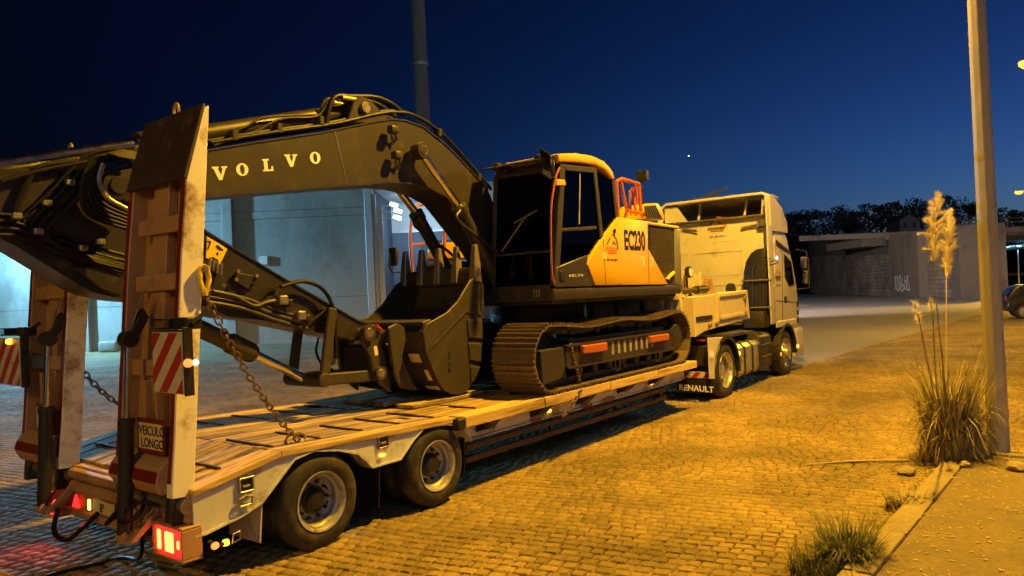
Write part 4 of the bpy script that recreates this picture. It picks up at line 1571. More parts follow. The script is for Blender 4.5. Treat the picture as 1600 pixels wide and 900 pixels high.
# winch and gauge on the neck
wi = [(11.859, 1.764), (11.906, 2.188), (12.047, 2.244), (12.353, 2.254), (12.699, 2.253), (12.927, 2.158), (12.906, 1.730)]
b = MB()
b.prism_y(wi, 5.42, 5.50)
wn_ = b.build('winch_plate', 'neck_yellow', trailer, bevel=.01)
for (x, z) in [(12.045, 1.984), (12.438, 1.999), (12.755, 1.970)]:
    MB().bx(x - .03, x + .03, 5.36, 5.418, z - .32, z + .30).build('winch_rib', 'neck_yellow', wn_, bevel=.008)
(gx, gz), (hx2, hz2) = [(11.984, 2.261), (12.011, 2.014)]
MB().cyl((gx, 5.22, gz), (gx, 5.30, gz), .10, n=20).build('gauge', 'black', wn_, bevel=.01)
MB().cyl((gx, 5.215, gz), (gx, 5.2195, gz), .075, n=20).build('gauge_face', 'letter_white', wn_)
b = MB()
b.tube([(gx, 5.30, gz - .1), (gx, 5.30, hz2), (gx + .02, 5.30, hz2 - .12)], .02, 8)
b.tube([(gx + .02, 5.26, hz2 - .12), (gx + .07, 5.26, hz2 - .16), (gx + .02, 5.26, hz2 - .24), (gx - .03, 5.26, hz2 - .16)], .018, 8, closed=True)
b.build('winch_hook', 'black', wn_)
MB().cyl((11.35, 5.2, 1.93), (12.5, 5.15, 1.95), .05, n=12).build('hydraulic_pipe', 'deck_iron', trailer)
MB().cyl((12.05, 5.17, 1.94), (12.42, 5.15, 1.95), .075, n=12).build('pipe_sleeve', 'black', trailer)
(ax_, az_), (bx_, bz_) = [(12.833, 1.906), (13.828, 1.908)]
MB().prism_y([(ax_ - .2, az_ - .05), (ax_ + .15, az_ - .05), (ax_ + .05, az_ + .22), (ax_ - .12, az_ + .25)], 5.2, 5.3).build('neck_bracket', 'ramp_inner', trailer, bevel=.01)
MB().cyl((bx_, 5.15, bz_), (bx_, 5.28, bz_), .13, n=16).build('air_coupling', 'black', trailer, bevel=.02)

# ------------------------------------------------------------------ tracked excavator, facing the trailer's tail
EC = 6.27                                 # its centre line
exc = thing('excavator', 'yellow and grey tracked excavator with folded boom, standing on the trailer', 'excavator', (8.75, EC, .81))


def efar(y):
    return 2 * EC - y


# ---- tracks
IX, SX_, TZ, TR = 7.03, 10.50, 1.232, .385
pts = []
NS = 400
sag = .045
L1 = SX_ - IX
tot = 2 * L1 + 2 * math.pi * TR


def track_pt(s):
    s %= tot
    if s < L1:                                   # bottom run, front to rear
        return (IX + s, TZ - TR), (1, 0)
    s -= L1
    if s < math.pi * TR:
        a = -math.pi / 2 + s / TR
        return (SX_ + TR * math.cos(a), TZ + TR * math.sin(a)), (-math.sin(a), math.cos(a))
    s -= math.pi * TR
    if s < L1:
        f = s / L1
        dz = -sag * (math.sin(math.pi * f * 2) ** 2) - .05 * f * 0 - .02 * math.sin(math.pi * f)
        ddz = -sag * 2 * math.pi * math.sin(math.pi * f * 4) / L1 - .02 * math.pi * math.cos(math.pi * f) / L1
        n = math.hypot(1, ddz)
        return (SX_ - s, TZ + TR + dz), (-1 / n, ddz / n)
    s -= L1
    a = math.pi / 2 + s / TR
    return (IX + TR * math.cos(a), TZ + TR * math.sin(a)), (-math.sin(a), math.cos(a))


n_shoe = 49
pitch = tot / n_shoe
SW = .62
sb_ = MB()
sb_.bx(-pitch * .49, pitch * .49, -SW / 2, SW / 2, -.012, .006)
for k, xx in enumerate((-pitch * .40, -pitch * .04, pitch * .33)):
    hh = .034 if k == 1 else .028
    sb_.prism_y([(xx - .013, .006), (xx + .013, .006), (xx + .006, .006 + hh), (xx - .006, .006 + hh)], -SW / 2, SW / 2)
for yy in (-.075, .075):                        # bolt heads
    for xx in (-.045, .045):
        sb_.cyl((xx, yy, .004), (xx, yy, .022), .014, n=6)
shoe_me = sb_.mesh('track_shoe', bevel=0, smooth=30)
shoe_me.materials.append(MATS['track_steel'])
lk = MB()
for yy in (-.085, .085):
    lk.prism_y([(-pitch * .56, -.02), (-pitch * .5, -.09), (pitch * .45, -.10), (pitch * .56, -.05), (pitch * .5, -.014)], yy - .022, yy + .022)
lk.cyl((pitch * .42, -.11, -.055), (pitch * .42, .11, -.055), .026, n=8)
link_me = lk.mesh('track_link')
link_me.materials.append(MATS['machine_dark'])

for side, yc in (('near', 4.80 + SW / 2), ('far', efar(4.80 + SW / 2))):
    trk = part_empty('track', exc, (8.75, yc, .82))
    for i in range(n_shoe):
        (x, z), (tx, tz) = track_pt((i + .5) * pitch)
        ex = Vector((tx, 0, tz))
        ez = Vector((tz, 0, -tx))               # outward
        M = Matrix(((ex.x, 0, ez.x, x), (0, 1, 0, yc), (ex.z, 0, ez.z, z), (0, 0, 0, 1)))
        if M.to_3x3().determinant() < 0:
            M = M @ Matrix.Scale(-1, 4, (0, 1, 0))
        place('track_shoe', shoe_me, trk, M)
        place('track_link', link_me, trk, M)
    s = 1 if side == 'near' else -1
    yo = yc - s * (SW / 2 - .03)                # outer face of the frame
    yi = yc + s * .20
    # idler and its grey guard plate
    b = MB()
    b.lathe([(.001, -.10), (.10, -.10), (.12, -.06), (.24, -.05), (.27, -.08), (.285, -.08), (.285, .08), (.27, .08), (.24, .05), (.001, .06)], (IX, yc, TZ), 'Y', 28)
    b.build('idler', 'machine_grey', trk)
    gp_ = [(6.796, 1.343), (7.288, 1.346), (7.311, 1.105), (7.203, 0.971), (6.816, 0.943)]
    MB().prism_y(gp_, yo, yo + s * .09).build('guard_plate', 'machine_grey', trk, bevel=.01)
    # track frame beam
    fb = [(7.345, 1.349), (10.309, 1.340), (10.348, 1.062), (7.352, 1.085)]
    frm = MB().prism_y(fb, yo + s * .015, yi).build('track_frame', 'machine_grey', trk, bevel=.012)
    b = MB()
    (xa, za), (xb, zb), (xc, zc_), (xd, zd) = fb
    b.prism_y([(xa, za - .012), (xb, zb - .012), (xb, zb + .012), (xa, za + .012)], yo - s * .01, yo + s * .05)
    b.prism_y([(xd, zd - .012), (xc, zc_ - .012), (xc, zc_ + .012), (xd, zd + .012)], yo - s * .012, yo + s * .05)
    b.build('frame_edge', 'machine_grey', frm)
    MB().bx(7.55, 10.2, yo + s * .10, yi, TZ - .16, TZ + .18).build('frame_core', 'machine_dark', trk)
    # printed light stripes on the frame side
    for k in range(8):
        x = 8.45 + k * .165
        MB().prism_y([(x, TZ - .085), (x + .06, TZ - .085), (x + .06, TZ + .085), (x, TZ + .085)], yo + s * .010, yo + s * .0148).build('warning_stripe', 'rim_steel', trk)
    st_ = [(7.660, 1.332), (8.240, 1.326), (8.230, 1.218), (7.651, 1.229), (9.497, 1.319), (10.086, 1.316), (10.076, 1.220), (9.487, 1.219)]
    for k in (0, 4):
        q = st_[k:k + 4]
        b = MB()
        b.prism_y(q, yo - s * .055, yo + s * .012)
        b.build('step', 'orange_paint', trk, bevel=.012)
    # sprocket and final drive
    b = MB()
    b.lathe([(.001, -.26), (.17, -.26), (.205, -.245), (.205, -.20), (.19, -.18), (.19, -.02), (.30, -.02), (.30, .04), (.15, .05), (.15, .16), (.001, .16)], (SX_, yc, TZ), 'Y', 30, sign=s)
    for k in range(16):
        a = 2 * math.pi * k / 16
        b.cyl((SX_ + .18 * math.cos(a), yc - s * .25, TZ + .18 * math.sin(a)), (SX_ + .18 * math.cos(a), yc - s * .272, TZ + .18 * math.sin(a)), .013, n=6)
    b.build('final_drive', 'machine_grey', trk)
    b = MB()
    for k in range(21):
        a = 2 * math.pi * k / 21
        b.box((SX_ + .315 * math.cos(a), yc, TZ + .315 * math.sin(a)), (.05, .06, .05), Matrix.Rotation(-a, 3, 'Y'))
    b.build('sprocket_teeth', 'machine_dark', trk)
    for k in range(8):
        x = IX + .42 + k * .385
        b = MB()
        b.lathe([(.001, -.15), (.06, -.15), (.075, -.13), (.075, -.09), (.095, -.09), (.095, -.06), (.075, -.05), (.075, .05), (.095, .06), (.095, .09), (.06, .13), (.001, .13)], (x, yc, TZ - .23), 'Y', 16)
        b.build('track_roller', 'machine_dark', trk)
    for x in (8.35, 9.55):
        b = MB()
        b.lathe([(.001, -.13), (.05, -.13), (.06, -.1), (.06, .1), (.001, .12)], (x, yc, TZ + .255), 'Y', 14)
        b.build('carrier_roller', 'machine_dark', trk)
    for x in (8.55, 9.75):
        b = MB()
        b.tube([(x - .07, yo - s * .005, TZ - .16), (x - .05, yo - s * .005, TZ - .30), (x + .05, yo - s * .005, TZ - .30), (x + .07, yo - s * .005, TZ - .16)], .014, 6)
        b.build('track_guide', 'machine_grey', trk)
# car body between the tracks
b = MB()
b.prism_z([(8.0, 5.42), (9.4, 5.42), (9.2, 5.8), (9.2, efar(5.8)), (9.4, efar(5.42)), (8.0, efar(5.42)), (8.3, efar(5.8)), (8.3, 5.8)], 1.28, 1.62)
b.build('car_body', 'machine_grey', exc, bevel=.02)
b = MB()
b.lathe([(.001, 1.60), (.66, 1.60), (.68, 1.64), (.68, 1.80), (.62, 1.80), (.62, 1.92), (.001, 1.92)], (8.75, EC, 0), 'Z', 40)
b.build('slew_ring', 'machine_dark', exc)

# ---- upper frame
UY0, UY1 = 4.90, efar(4.90)
TAIL = [(7.24, UY0), (10.86, UY0), (11.25, UY0 + .35), (11.42, UY0 + .85), (11.45, EC), (11.42, UY1 - .85), (11.25, UY1 - .35), (10.86, UY1), (7.6, UY1), (7.24, UY1 - .1)]
b = MB()
b.prism_z([(x, y) for x, y in TAIL], 1.90, 2.055)
b.build('skirt', 'machine_grey', exc, bevel=.035, segs=2)
MB().bx(7.30, 10.8, UY0 + .08, UY1 - .08, 1.865, 1.90).build('underframe', 'machine_dark', exc)
MB().prism_x([(4.96, 1.905), (5.98, 1.905), (5.98, 2.06), (4.96, 2.06)], 7.222, 7.238).build('front_apron', 'machine_dark', exc, bevel=.004)
(vy, vz), = [(5.147, 2.007)]
for k in range(3):
    MB().bx(7.214, 7.221, vy - .05 + k * .04, vy - .03 + k * .04, vz - .05, vz + .05).build('apron_vent', 'steel', exc)

# yellow side panels
yp = [(8.895, 3.013), (9.761, 2.997), (9.732, 2.598), (10.356, 2.054), (8.179, 2.074), (8.011, 2.349), (8.378, 2.667)]
body = MB().prism_y(yp, 4.885, 4.99).build('side_panel', 'loader_yellow', exc, bevel=.012, segs=2)
for ln_ in ([(8.430, 2.686), (8.443, 2.079)], [(9.721, 2.588), (9.711, 2.078)], [(8.844, 2.072), (8.846, 2.099)]):
    (xa, za), (xb, zb) = ln_
    MB().prism_y([(xa - .005, za), (xa + .005, za), (xb + .005, zb), (xb - .005, zb)], 4.8825, 4.8848).build('panel_gap', 'letter_black', body)
gpz = [(9.792, 2.894), (9.903, 2.957), (10.656, 2.934), (10.746, 2.887), (10.679, 2.044), (10.401, 2.048), (9.763, 2.599)]
gr = MB().prism_y(gpz, 4.925, 4.99).build('grille_recess', 'black', exc)
# the louvre mesh: fine bars
(gx0, gz0), (gx1, gz1) = [(9.898, 2.909), (10.633, 2.055)]
b = MB()


def grille_left(z):
    """left limit of the slanting opening"""
    (xa, za), (xb, zb) = [(9.783, 2.590), (10.402, 2.058)]
    if z > za:
        return xa
    return xa + (xb - xa) * (za - z) / (za - zb)


z = gz1 + .02
i = 0
while z < gz0 - .01:
    x0 = grille_left(z) + .02
    b.box(((x0 + gx1) / 2, 4.918, z), (gx1 - x0, .008, .010), Matrix.Rotation(R(30), 3, 'X'))
    z += .034
x = gx0
while x < gx1:
    za = gz1
    (xa, zA), (xb, zB) = [(9.783, 2.590), (10.402, 2.058)]
    if x < xb:
        za = zA - (x - xa) / (xb - xa) * (zA - zB)
    b.box((x, 4.913, (za + gz0) / 2), (.010, .006, max(.02, gz0 - za)))
    x += .055
b.build('grille_bars', 'grille_brown', gr)
rp_ = [(10.727, 2.938), (10.895, 2.935), (10.870, 2.041), (10.655, 2.044)]
MB().prism_y(rp_, 4.892, 5.02).build('corner_post', 'post_grey', exc, bevel=.02, segs=2)
hd_ = [(10.300, 2.148), (10.587, 2.266), (10.629, 2.226), (10.364, 2.118)]
MB().prism_y(hd_, 4.878, 4.912).build('grille_latch', 'plate_yellow', gr, bevel=.006)
# top deck of the body, hood and counterweight
b = MB()
b.prism_y([(8.895, 3.013), (10.876, 2.986), (10.895, 2.935), (8.890, 2.968)], 4.895, UY1 - .02)
b.build('top_deck', 'loader_yellow', exc, bevel=.02, segs=2)
b = MB()
b.bx(8.95, 10.86, 5.0, UY1 - .03, 2.06, 2.93)
b.build('engine_bay', 'machine_dark', exc)
cw = [(10.90, UY0 + .03), (11.25, UY0 + .37), (11.40, UY0 + .85), (11.43, EC), (11.40, UY1 - .85), (11.25, UY1 - .37), (10.90, UY1 - .03)]
b = MB()
b.prism_z(cw, 2.06, 2.97)
b.build('counterweight', 'machine_grey', exc, bevel=.06, segs=3)
# louvred hood
hq = [(10.806, 3.159), (10.899, 3.409), (11.326, 3.451), (11.618, 3.183)]
hood = MB().prism_y(hq, 5.45, 6.9).build('hood', 'loader_yellow', exc, bevel=.03, segs=2)
(ha, hza), (hb2, hzb) = [(10.769, 3.367), (11.287, 3.165)]
for k in range(7):
    f = k / 6
    p = [(10.768, 3.357), (11.118, 3.392), (10.840, 3.172), (11.337, 3.179)]
    xt = p[0][0] + (p[1][0] - p[0][0]) * f
    zt = p[0][1] + (p[1][1] - p[0][1]) * f
    xb = p[2][0] + (p[3][0] - p[2][0]) * f
    zb = p[2][1] + (p[3][1] - p[2][1]) * f
    MB().prism_y([(xt, zt), (xt + .05, zt), (xb + .05, zb), (xb, zb)], 5.425, 5.452).build('louvre', 'machine_dark', hood)
b = MB()
b.cyl((10.1, 6.6, 3.0), (10.1, 6.6, 3.55), .07, n=14)
b.build('exhaust', 'black', exc)
am = [(12.945, 4.346), (12.929, 3.345)]
b = MB()
b.tube([(am[1][0], 6.6, am[1][1]), (am[0][0], 6.6, am[0][1])], [.05, .03], 8)
b.box((am[0][0], 6.55, am[0][1] - .12), (.10, .22, .18))
b.build('beacon_mast', 'black', exc)
# decals
cz = [(9.000, 2.570), (9.077, 2.796), (9.557, 2.564)]
lettering('model_lettering', 'EC230', 'letter_black', body, (cz[0][0], 4.884, cz[0][1]), (1, 0, .0), (0, 0, 1), .265, depth=.004, sx=.62, bold=.035, label='tall black model number EC230')


def logo(parent, X, Y, Z, s, xd, nd, tall, band='logo_orange'):
    """mountain-and-digger emblem: peaks, an orange arc, a banner of worn print and a phone line"""
    def P(u, v):
        return Vector((X, Y, Z)) + Vector(xd) * u * s + Vector((0, 0, 1)) * v * s + Vector(nd) * .003
    b = MB()
    for pl in ([(0.0, .55), (.30, .86), (.36, .93), (.40, .86), (.30, .74), (.16, .60)], [(.52, .57), (.66, .78), (.72, .74), (.90, .55), (.78, .58), (.70, .66), (.62, .60)]):
        q = [P(u, v) for u, v in pl]
        b.add(q, [tuple(range(len(q)))])
    b.build('emblem_peaks', 'logo_brown', parent)
    b = MB()
    for k in range(9):
        a0, a1 = R(95 - k * 12), R(95 - (k + 1) * 12)
        w0, w1 = .03 + .012 * k, .03 + .012 * (k + 1)
        q = [P(.55 + .52 * math.cos(a0), .50 + .55 * math.sin(a0)), P(.55 + (.52 - w0) * math.cos(a0), .50 + (.55 - w0) * math.sin(a0)),
             P(.55 + (.52 - w1) * math.cos(a1), .50 + (.55 - w1) * math.sin(a1)), P(.55 + .52 * math.cos(a1), .50 + .55 * math.sin(a1))]
        b.add(q, [(0, 1, 2, 3)])
    b.build('emblem_arc', 'logo_orange' if tall else 'logo_brown', parent)
    b = MB()
    rs = random.Random(5)
    for (u0, u1, v0, v1) in ((-.03, .95, .30, .48), (.12, .88, .20, .27)):
        u = u0
        while u < u1 - .02:
            wd = rs.uniform(.05, .085)
            b.add([P(u, v0), P(min(u + wd, u1), v0), P(min(u + wd, u1), v1), P(u, v1)], [(0, 1, 2, 3)])
            u += wd + .015
    b.build('emblem_banner', band, parent)
    b = MB()
    u = .06
    k = 0
    while u < .92:
        b.add([P(u, -.12), P(u + .055, -.12), P(u + .055, -.02), P(u, -.02)], [(0, 1, 2, 3)])
        u += .075 + (.06 if k % 3 == 2 else 0)
        k += 1
    b.build('phone_line', 'logo_brown', parent)


(lx, lz), (lx2, lz2) = [(8.492, 2.437), (8.806, 2.442)]
logo(body, lx, 4.884, lz, lx2 - lx, (1, 0, 0), (0, -1, 0), False)
(sx0, sz0), (sx1, sz1) = [(8.406, 2.419), (8.482, 2.514)]
MB().bx(sx0, sx1, 4.880, 4.8845, sz0, sz1).build('notice_sticker', 'sticker', body)
for a in ("1001,413 1007,404", "1015,414 1021,404"):
    pass
for (qx, qz) in [(9.521, 2.396), (9.807, 2.399)]:
    MB().bx(qx - .05, qx + .07, 4.881, 4.8845, qz - .07, qz + .07).build('warning_sticker', 'sticker', body)
    MB().bx(qx - .03, qx - .005, 4.8795, 4.8808, qz - .05, qz + .05).build('sticker_print', 'logo_orange', body)
(qx, qz), = [(8.733, 2.808)]
MB().cyl((qx, 4.884, qz), (qx, 4.868, qz), .03, n=10).build('panel_lock', 'black', body)

# orange hand rails on the deck
rl = [(9.110, 3.031), (9.140, 3.563), (9.294, 3.606), (9.317, 3.043)]
hr = [(9.167, 3.044), (9.196, 3.560), (9.700, 3.571), (9.839, 3.112), (9.637, 3.128), (9.410, 3.217), (9.308, 3.552)]
b = MB()
P3 = lambda p, y: (p[0], y, p[1])
q = [(9.258, 3.054), (9.249, 3.571), (9.405, 3.624), (9.941, 3.600), (9.977, 3.116)]
b.tube([P3(p, 5.1) for p in q], .028, 8)
q = [(9.382, 3.585), (9.503, 3.219), (9.615, 3.161), (9.939, 3.153)]
b.tube(smooth_path([P3(p, 5.1) for p in q], 5), .026, 8)
q = [(10.347, 3.178), (10.335, 3.736), (10.510, 3.795), (11.017, 3.780), (11.080, 3.243)]
b.tube([P3(p, 5.7) for p in q], .026, 8)
q1, q2 = [(9.405, 3.624), (9.941, 3.600)], [(10.510, 3.795), (11.017, 3.780)]
for a, c in zip(q1, q2):
    b.tube([P3(a, 5.1), P3(c, 5.7)], .024, 8)
q = [(10.217, 3.171), (10.209, 3.533), (10.324, 3.625), (10.387, 3.161)]
b.tube([P3(p, 5.4) for p in q], .024, 8)
b.build('hand_rail', 'orange_paint', exc)

# ---- far side: tank box, guard rail and mirror
b = MB()
b.bx(7.62, 9.6, 6.72, UY1 - .02, 2.06, 2.50)
b.build('tank_box', 'machine_dark', exc, bevel=.03)
tb = [(7.702, 2.554), (7.809, 2.730), (7.940, 2.817), (8.155, 2.834), (8.236, 2.732), (8.151, 2.560)]
b = MB()
b.prism_y(tb, 6.95, 7.5)
b.build('tool_box', 'loader_yellow', exc, bevel=.03, segs=2)
b = MB()
q = [(7.415, 2.251), (7.389, 2.665), (7.392, 2.941), (7.460, 3.221), (7.559, 3.348), (7.774, 3.401)]
b.tube(smooth_path([P3(p, 7.45) for p in q], 4), .022, 8)
q = [(7.408, 2.776), (7.931, 2.838)]
b.tube([P3(p, 7.45) for p in q], .016, 8)
q = [(7.610, 2.365), (7.607, 2.729), (7.632, 2.912), (7.695, 3.070), (7.797, 3.168)]
b.tube(smooth_path([P3(p, 7.0) for p in q], 4), .026, 8)
b.build('guard_rail', 'orange_paint', exc)
b = MB()
q = [(7.411, 2.389), (7.013, 2.390), (6.968, 2.452), (6.979, 2.648)]
b.tube([P3(p, 7.45) for p in q], .014, 7)
ma = b.build('mirror_arm', 'black', exc)
q = [(7.032, 2.738), (7.092, 2.722), (7.066, 2.479), (7.017, 2.470)]
MB().prism_y(q, 7.38, 7.55).build('mirror', 'black', ma, bevel=.02, segs=2)

# ---- cab
CY0, CY1 = 4.905, 5.90
cabr = part_empty('cab', exc, (8.1, 5.4, 2.06))


def ybar(px_pts, y0, y1, name, mat='machine_dark', bevel=.008):
    return MB().prism_y(px_pts, y0, y1).build(name, mat, cabr, bevel=bevel)


Pf = [(7.248, 2.082), (7.359, 2.080), (7.621, 3.554), (7.508, 3.589)]
ybar(Pf, CY0, CY0 + .07, 'front_pillar', 'machine_grey')
ybar([(7.508, 3.589), (8.372, 3.639), (8.399, 3.565), (7.618, 3.522)], CY0, CY0 + .06, 'door_header', 'machine_grey')
ybar([(8.303, 3.597), (8.386, 3.606), (8.489, 2.688), (8.404, 2.677)], CY0 + .002, CY0 + .06, 'door_pillar', 'machine_grey')
ybar([(8.790, 3.536), (8.844, 3.542), (8.940, 3.016), (8.849, 3.011)], CY0 + .004, CY0 + .06, 'rear_pillar', 'machine_grey')
ybar([(7.387, 2.783), (8.337, 2.861), (8.333, 2.819), (7.384, 2.744)], CY0 + .01, CY0 + .05, 'door_rail', 'machine_grey')
lowp = [(7.307, 2.306), (8.061, 2.474), (8.019, 2.350), (8.202, 2.066), (7.275, 2.066)]
low_o = ybar(lowp, CY0 - .004, CY0 + .05, 'door_panel', 'machine_grey')
(hx_, hz_), (tx_, tz_) = [(7.418, 2.204), (7.574, 2.187)]
MB().bx(hx_ - .05, hx_ + .05, 4.888, 4.9005, hz_ - .06, hz_ + .06).build('door_handle', 'black', low_o, bevel=.01)
# small badge lettering
lettering('badge', 'VOLVO', 'letter_cream', low_o, (tx_, 4.8995, tz_), (1, 0, .02), (0, 0, 1), .032, depth=.003, sx=1.6, space=1.6)
# glazing of the near side
ybar([(7.618, 3.522), (8.334, 3.584), (8.438, 2.678), (8.061, 2.474), (7.307, 2.306), (7.387, 2.783)], CY0 + .028, CY0 + .034, 'door_glass', 'cab_glass', 0)
ybar([(8.418, 3.593), (8.789, 3.518), (8.886, 3.013), (8.474, 2.705)], CY0 + .028, CY0 + .034, 'rear_quarter_glass', 'cab_glass', 0)
MB().prism_y([(7.980, 3.545), (8.004, 3.548), (7.923, 2.866), (7.900, 2.864)], CY0 + .020, CY0 + .026).build('sliding_glass_edge', 'rim_steel', cabr)
# roof
rf = [(7.447, 3.708), (7.876, 3.771), (8.270, 3.788), (8.584, 3.750), (8.783, 3.650), (8.861, 3.535), (8.755, 3.533), (8.607, 3.631), (8.342, 3.670), (7.943, 3.656), (7.467, 3.608)]
b = MB()
b.prism_y(rf, CY0 - .01, CY1 + .01)
b.build('roof', 'loader_yellow', cabr, bevel=.025, segs=2)
b = MB()
(fx0, fz0), (fx1, fz1) = [(7.453, 3.614), (8.755, 3.533)]
b.bx(7.47, 8.62, CY0 + .06, CY1 - .06, 3.52, 3.58)
b.build('headliner', 'black', cabr)
# back wall, floor, far wall
MB().bx(8.84, 8.88, CY0 + .06, CY1, 2.06, 3.05).build('rear_wall', 'black', cabr)
MB().bx(7.30, 8.84, CY1 - .03, CY1, 2.06, 2.55).build('inner_wall', 'machine_dark', cabr)
MB().bx(7.30, 8.84, CY0 + .06, CY1 - .03, 2.06, 2.12).build('floor_plate', 'black', cabr)
for x in (8.84,):
    MB().bx(x, x + .05, CY1 - .06, CY1, 3.05, 3.56).build('corner_pillar', 'machine_dark', cabr)
    MB().bx(x, x + .05, CY0 + .065, CY0 + .11, 3.05, 3.50).build('corner_pillar', 'machine_dark', cabr)
MB().bx(8.85, 8.856, CY0 + .11, CY1 - .06, 3.05, 3.5).build('rear_glass', 'cab_glass', cabr)
MB().prism_y([(7.40, 2.55), (8.83, 2.55), (8.83, 3.52), (7.47, 3.52)], CY1 - .018, CY1 - .012).build('inner_side_glass', 'cab_glass', cabr)
MB().prism_y([(7.26, 2.06), (7.33, 2.06), (7.48, 3.58), (7.41, 3.58)], CY1 - .07, CY1).build('front_pillar', 'machine_grey', cabr, bevel=.008)
# windscreen in two panes


def wsx(z):
    return 7.265 + (z - 2.06) * .10


for za, zb, nm in ((2.10, 2.50, 'lower_windscreen'), (2.525, 3.52, 'windscreen')):
    MB().prism_y([(wsx(za), za), (wsx(za) + .006, za), (wsx(zb) + .006, zb), (wsx(zb), zb)], CY0 + .07, CY1 - .07).build(nm, 'cab_glass', cabr)
MB().prism_y([(wsx(2.5) - .008, 2.498), (wsx(2.5) + .02, 2.498), (wsx(2.5) + .02, 2.527), (wsx(2.5) - .008, 2.527)], CY0 + .07, CY1 - .07).build('windscreen_bar', 'machine_grey', cabr)
MB().prism_y([(7.225, 2.055), (7.285, 2.055), (7.295, 2.105), (7.245, 2.105)], CY0 + .07, CY1 - .07).build('lower_sill', 'machine_dark', cabr)
MB().prism_y([(7.38, 3.50), (7.46, 3.50), (7.47, 3.62), (7.39, 3.62)], CY0 + .06, CY1 - .06).build('front_header', 'machine_dark', cabr, bevel=.01)
b = MB()
w_a, w_b = [(5.520, 2.908), (5.175, 3.033)]
b.tube([(wsx(w_a[1]) - .02, w_a[0], w_a[1]), (wsx(w_b[1]) - .02, w_b[0], w_b[1])], .012, 6)
b.tube([(wsx(2.55) - .015, 5.72, 2.56), (wsx(w_a[1]) - .02, (w_a[0] + w_b[0]) / 2, (w_a[1] + w_b[1]) / 2)], .010, 6)
b.build('wiper', 'steel', cabr)
# seat and controls
st2 = part_empty('seat', cabr, (8.2, 5.4, 2.1)) if False else None
b = MB()
b.bx(8.05, 8.55, 5.17, 5.65, 2.32, 2.50)
b.box((8.56, 5.41, 2.82), (.14, .46, .68), Matrix.Rotation(R(10), 3, 'Y'))
b.box((8.64, 5.41, 3.22), (.10, .26, .18), Matrix.Rotation(R(10), 3, 'Y'))
b.build('seat', 'machine_dark', cabr, bevel=.04, segs=2)
for y in (5.08, 5.74):
    b = MB()
    b.bx(7.75, 8.3, y - .06, y + .06, 2.40, 2.56)
    b.tube([(7.82, y, 2.55), (7.79, y, 2.74)], [.018, .03], 8)
    b.build('console', 'black', cabr, bevel=.02)
b = MB()
b.box((7.62, 5.68, 2.9), (.05, .18, .14))
b.tube([(7.62, 5.74, 2.5), (7.62, 5.72, 2.86)], .012, 6)
b.build('monitor', 'black', cabr)
# visor, roof lamps, grab rail, mirror
b = MB()
vis = [(5.847, 3.696), (4.996, 3.716), (4.995, 3.747), (5.845, 3.729)]
b.prism_y([(7.18, 3.60), (7.42, 3.66), (7.42, 3.69), (7.18, 3.625)], CY0 + .02, CY1 + .02)
b.build('sun_visor', 'machine_grey', cabr, bevel=.006)
for (y, z) in [(5.743, 3.642), (5.609, 3.615), (5.089, 3.652)]:
    b = MB()
    b.bx(7.26, 7.36, y - .05, y + .05, z - .05, z + .05)
    lo_ = b.build('work_lamp', 'machine_grey', cabr, bevel=.014)
    MB().bx(7.253, 7.2595, y - .038, y + .038, z - .038, z + .038).build('lamp_lens', 'lens_clear', lo_, bevel=.003)
b = MB()
q = [(7.184, 2.104), (7.144, 2.288), (7.184, 2.977), (7.311, 3.373), (7.407, 3.523)]
b.tube(smooth_path([P3(p, 4.86) for p in q], 5), .013, 8)
b.build('grab_rail', 'orange_paint', cabr)
q = [(7.309, 3.370), (7.479, 3.379), (7.502, 3.311), (7.289, 3.291)]
MB().prism_y(q, 4.83, 4.90).build('mirror_bracket', 'loader_yellow', cabr, bevel=.008)
q = [(4.932, 3.744), (4.763, 3.619), (4.758, 3.375), (4.824, 3.345), (4.940, 3.430)]
b = MB()
b.prism_x(q, 7.10, 7.17)
mi = b.build('mirror', 'black_gloss', cabr, bevel=.02, segs=2)
q = [(4.884, 3.477), (4.776, 3.424), (4.780, 3.348), (4.887, 3.424)]
MB().prism_x(q, 7.088, 7.098).build('mirror_glass', 'chrome', mi)
b = MB()
b.tube([(7.18, 4.92, 3.5), (7.3, 4.88, 3.45), (7.45, 4.87, 3.34)], .014, 6)
b.build('mirror_stem', 'black', mi)

# ---- boom
BY0, BY1 = 6.03, 6.51
boom_px = [(2.596, 2.968), (2.639, 3.110), (2.836, 3.188), (3.537, 3.413), (4.001, 3.547), (4.768, 3.754), (5.540, 3.997), (5.766, 4.056), (5.968, 4.078), (6.272, 4.052), (6.666, 3.884), (6.919, 3.740), (7.183, 3.573), (7.458, 3.398)]
boom_low = [(6.705, 3.204), (6.348, 3.315), (6.018, 3.349), (5.695, 3.333), (5.334, 3.273), (5.066, 3.241), (3.501, 2.994), (2.800, 2.903), (2.627, 2.910)]
foot = [(7.70, 3.02), (8.02, 2.52), (8.06, 2.30), (7.92, 2.18), (7.74, 2.24), (7.42, 2.58)]
bpoly = boom_px + foot + boom_low
b = MB()
b.prism_y(bpoly, BY0, BY1)
boom = b.build('boom', 'machine_grey', exc, bevel=.010)
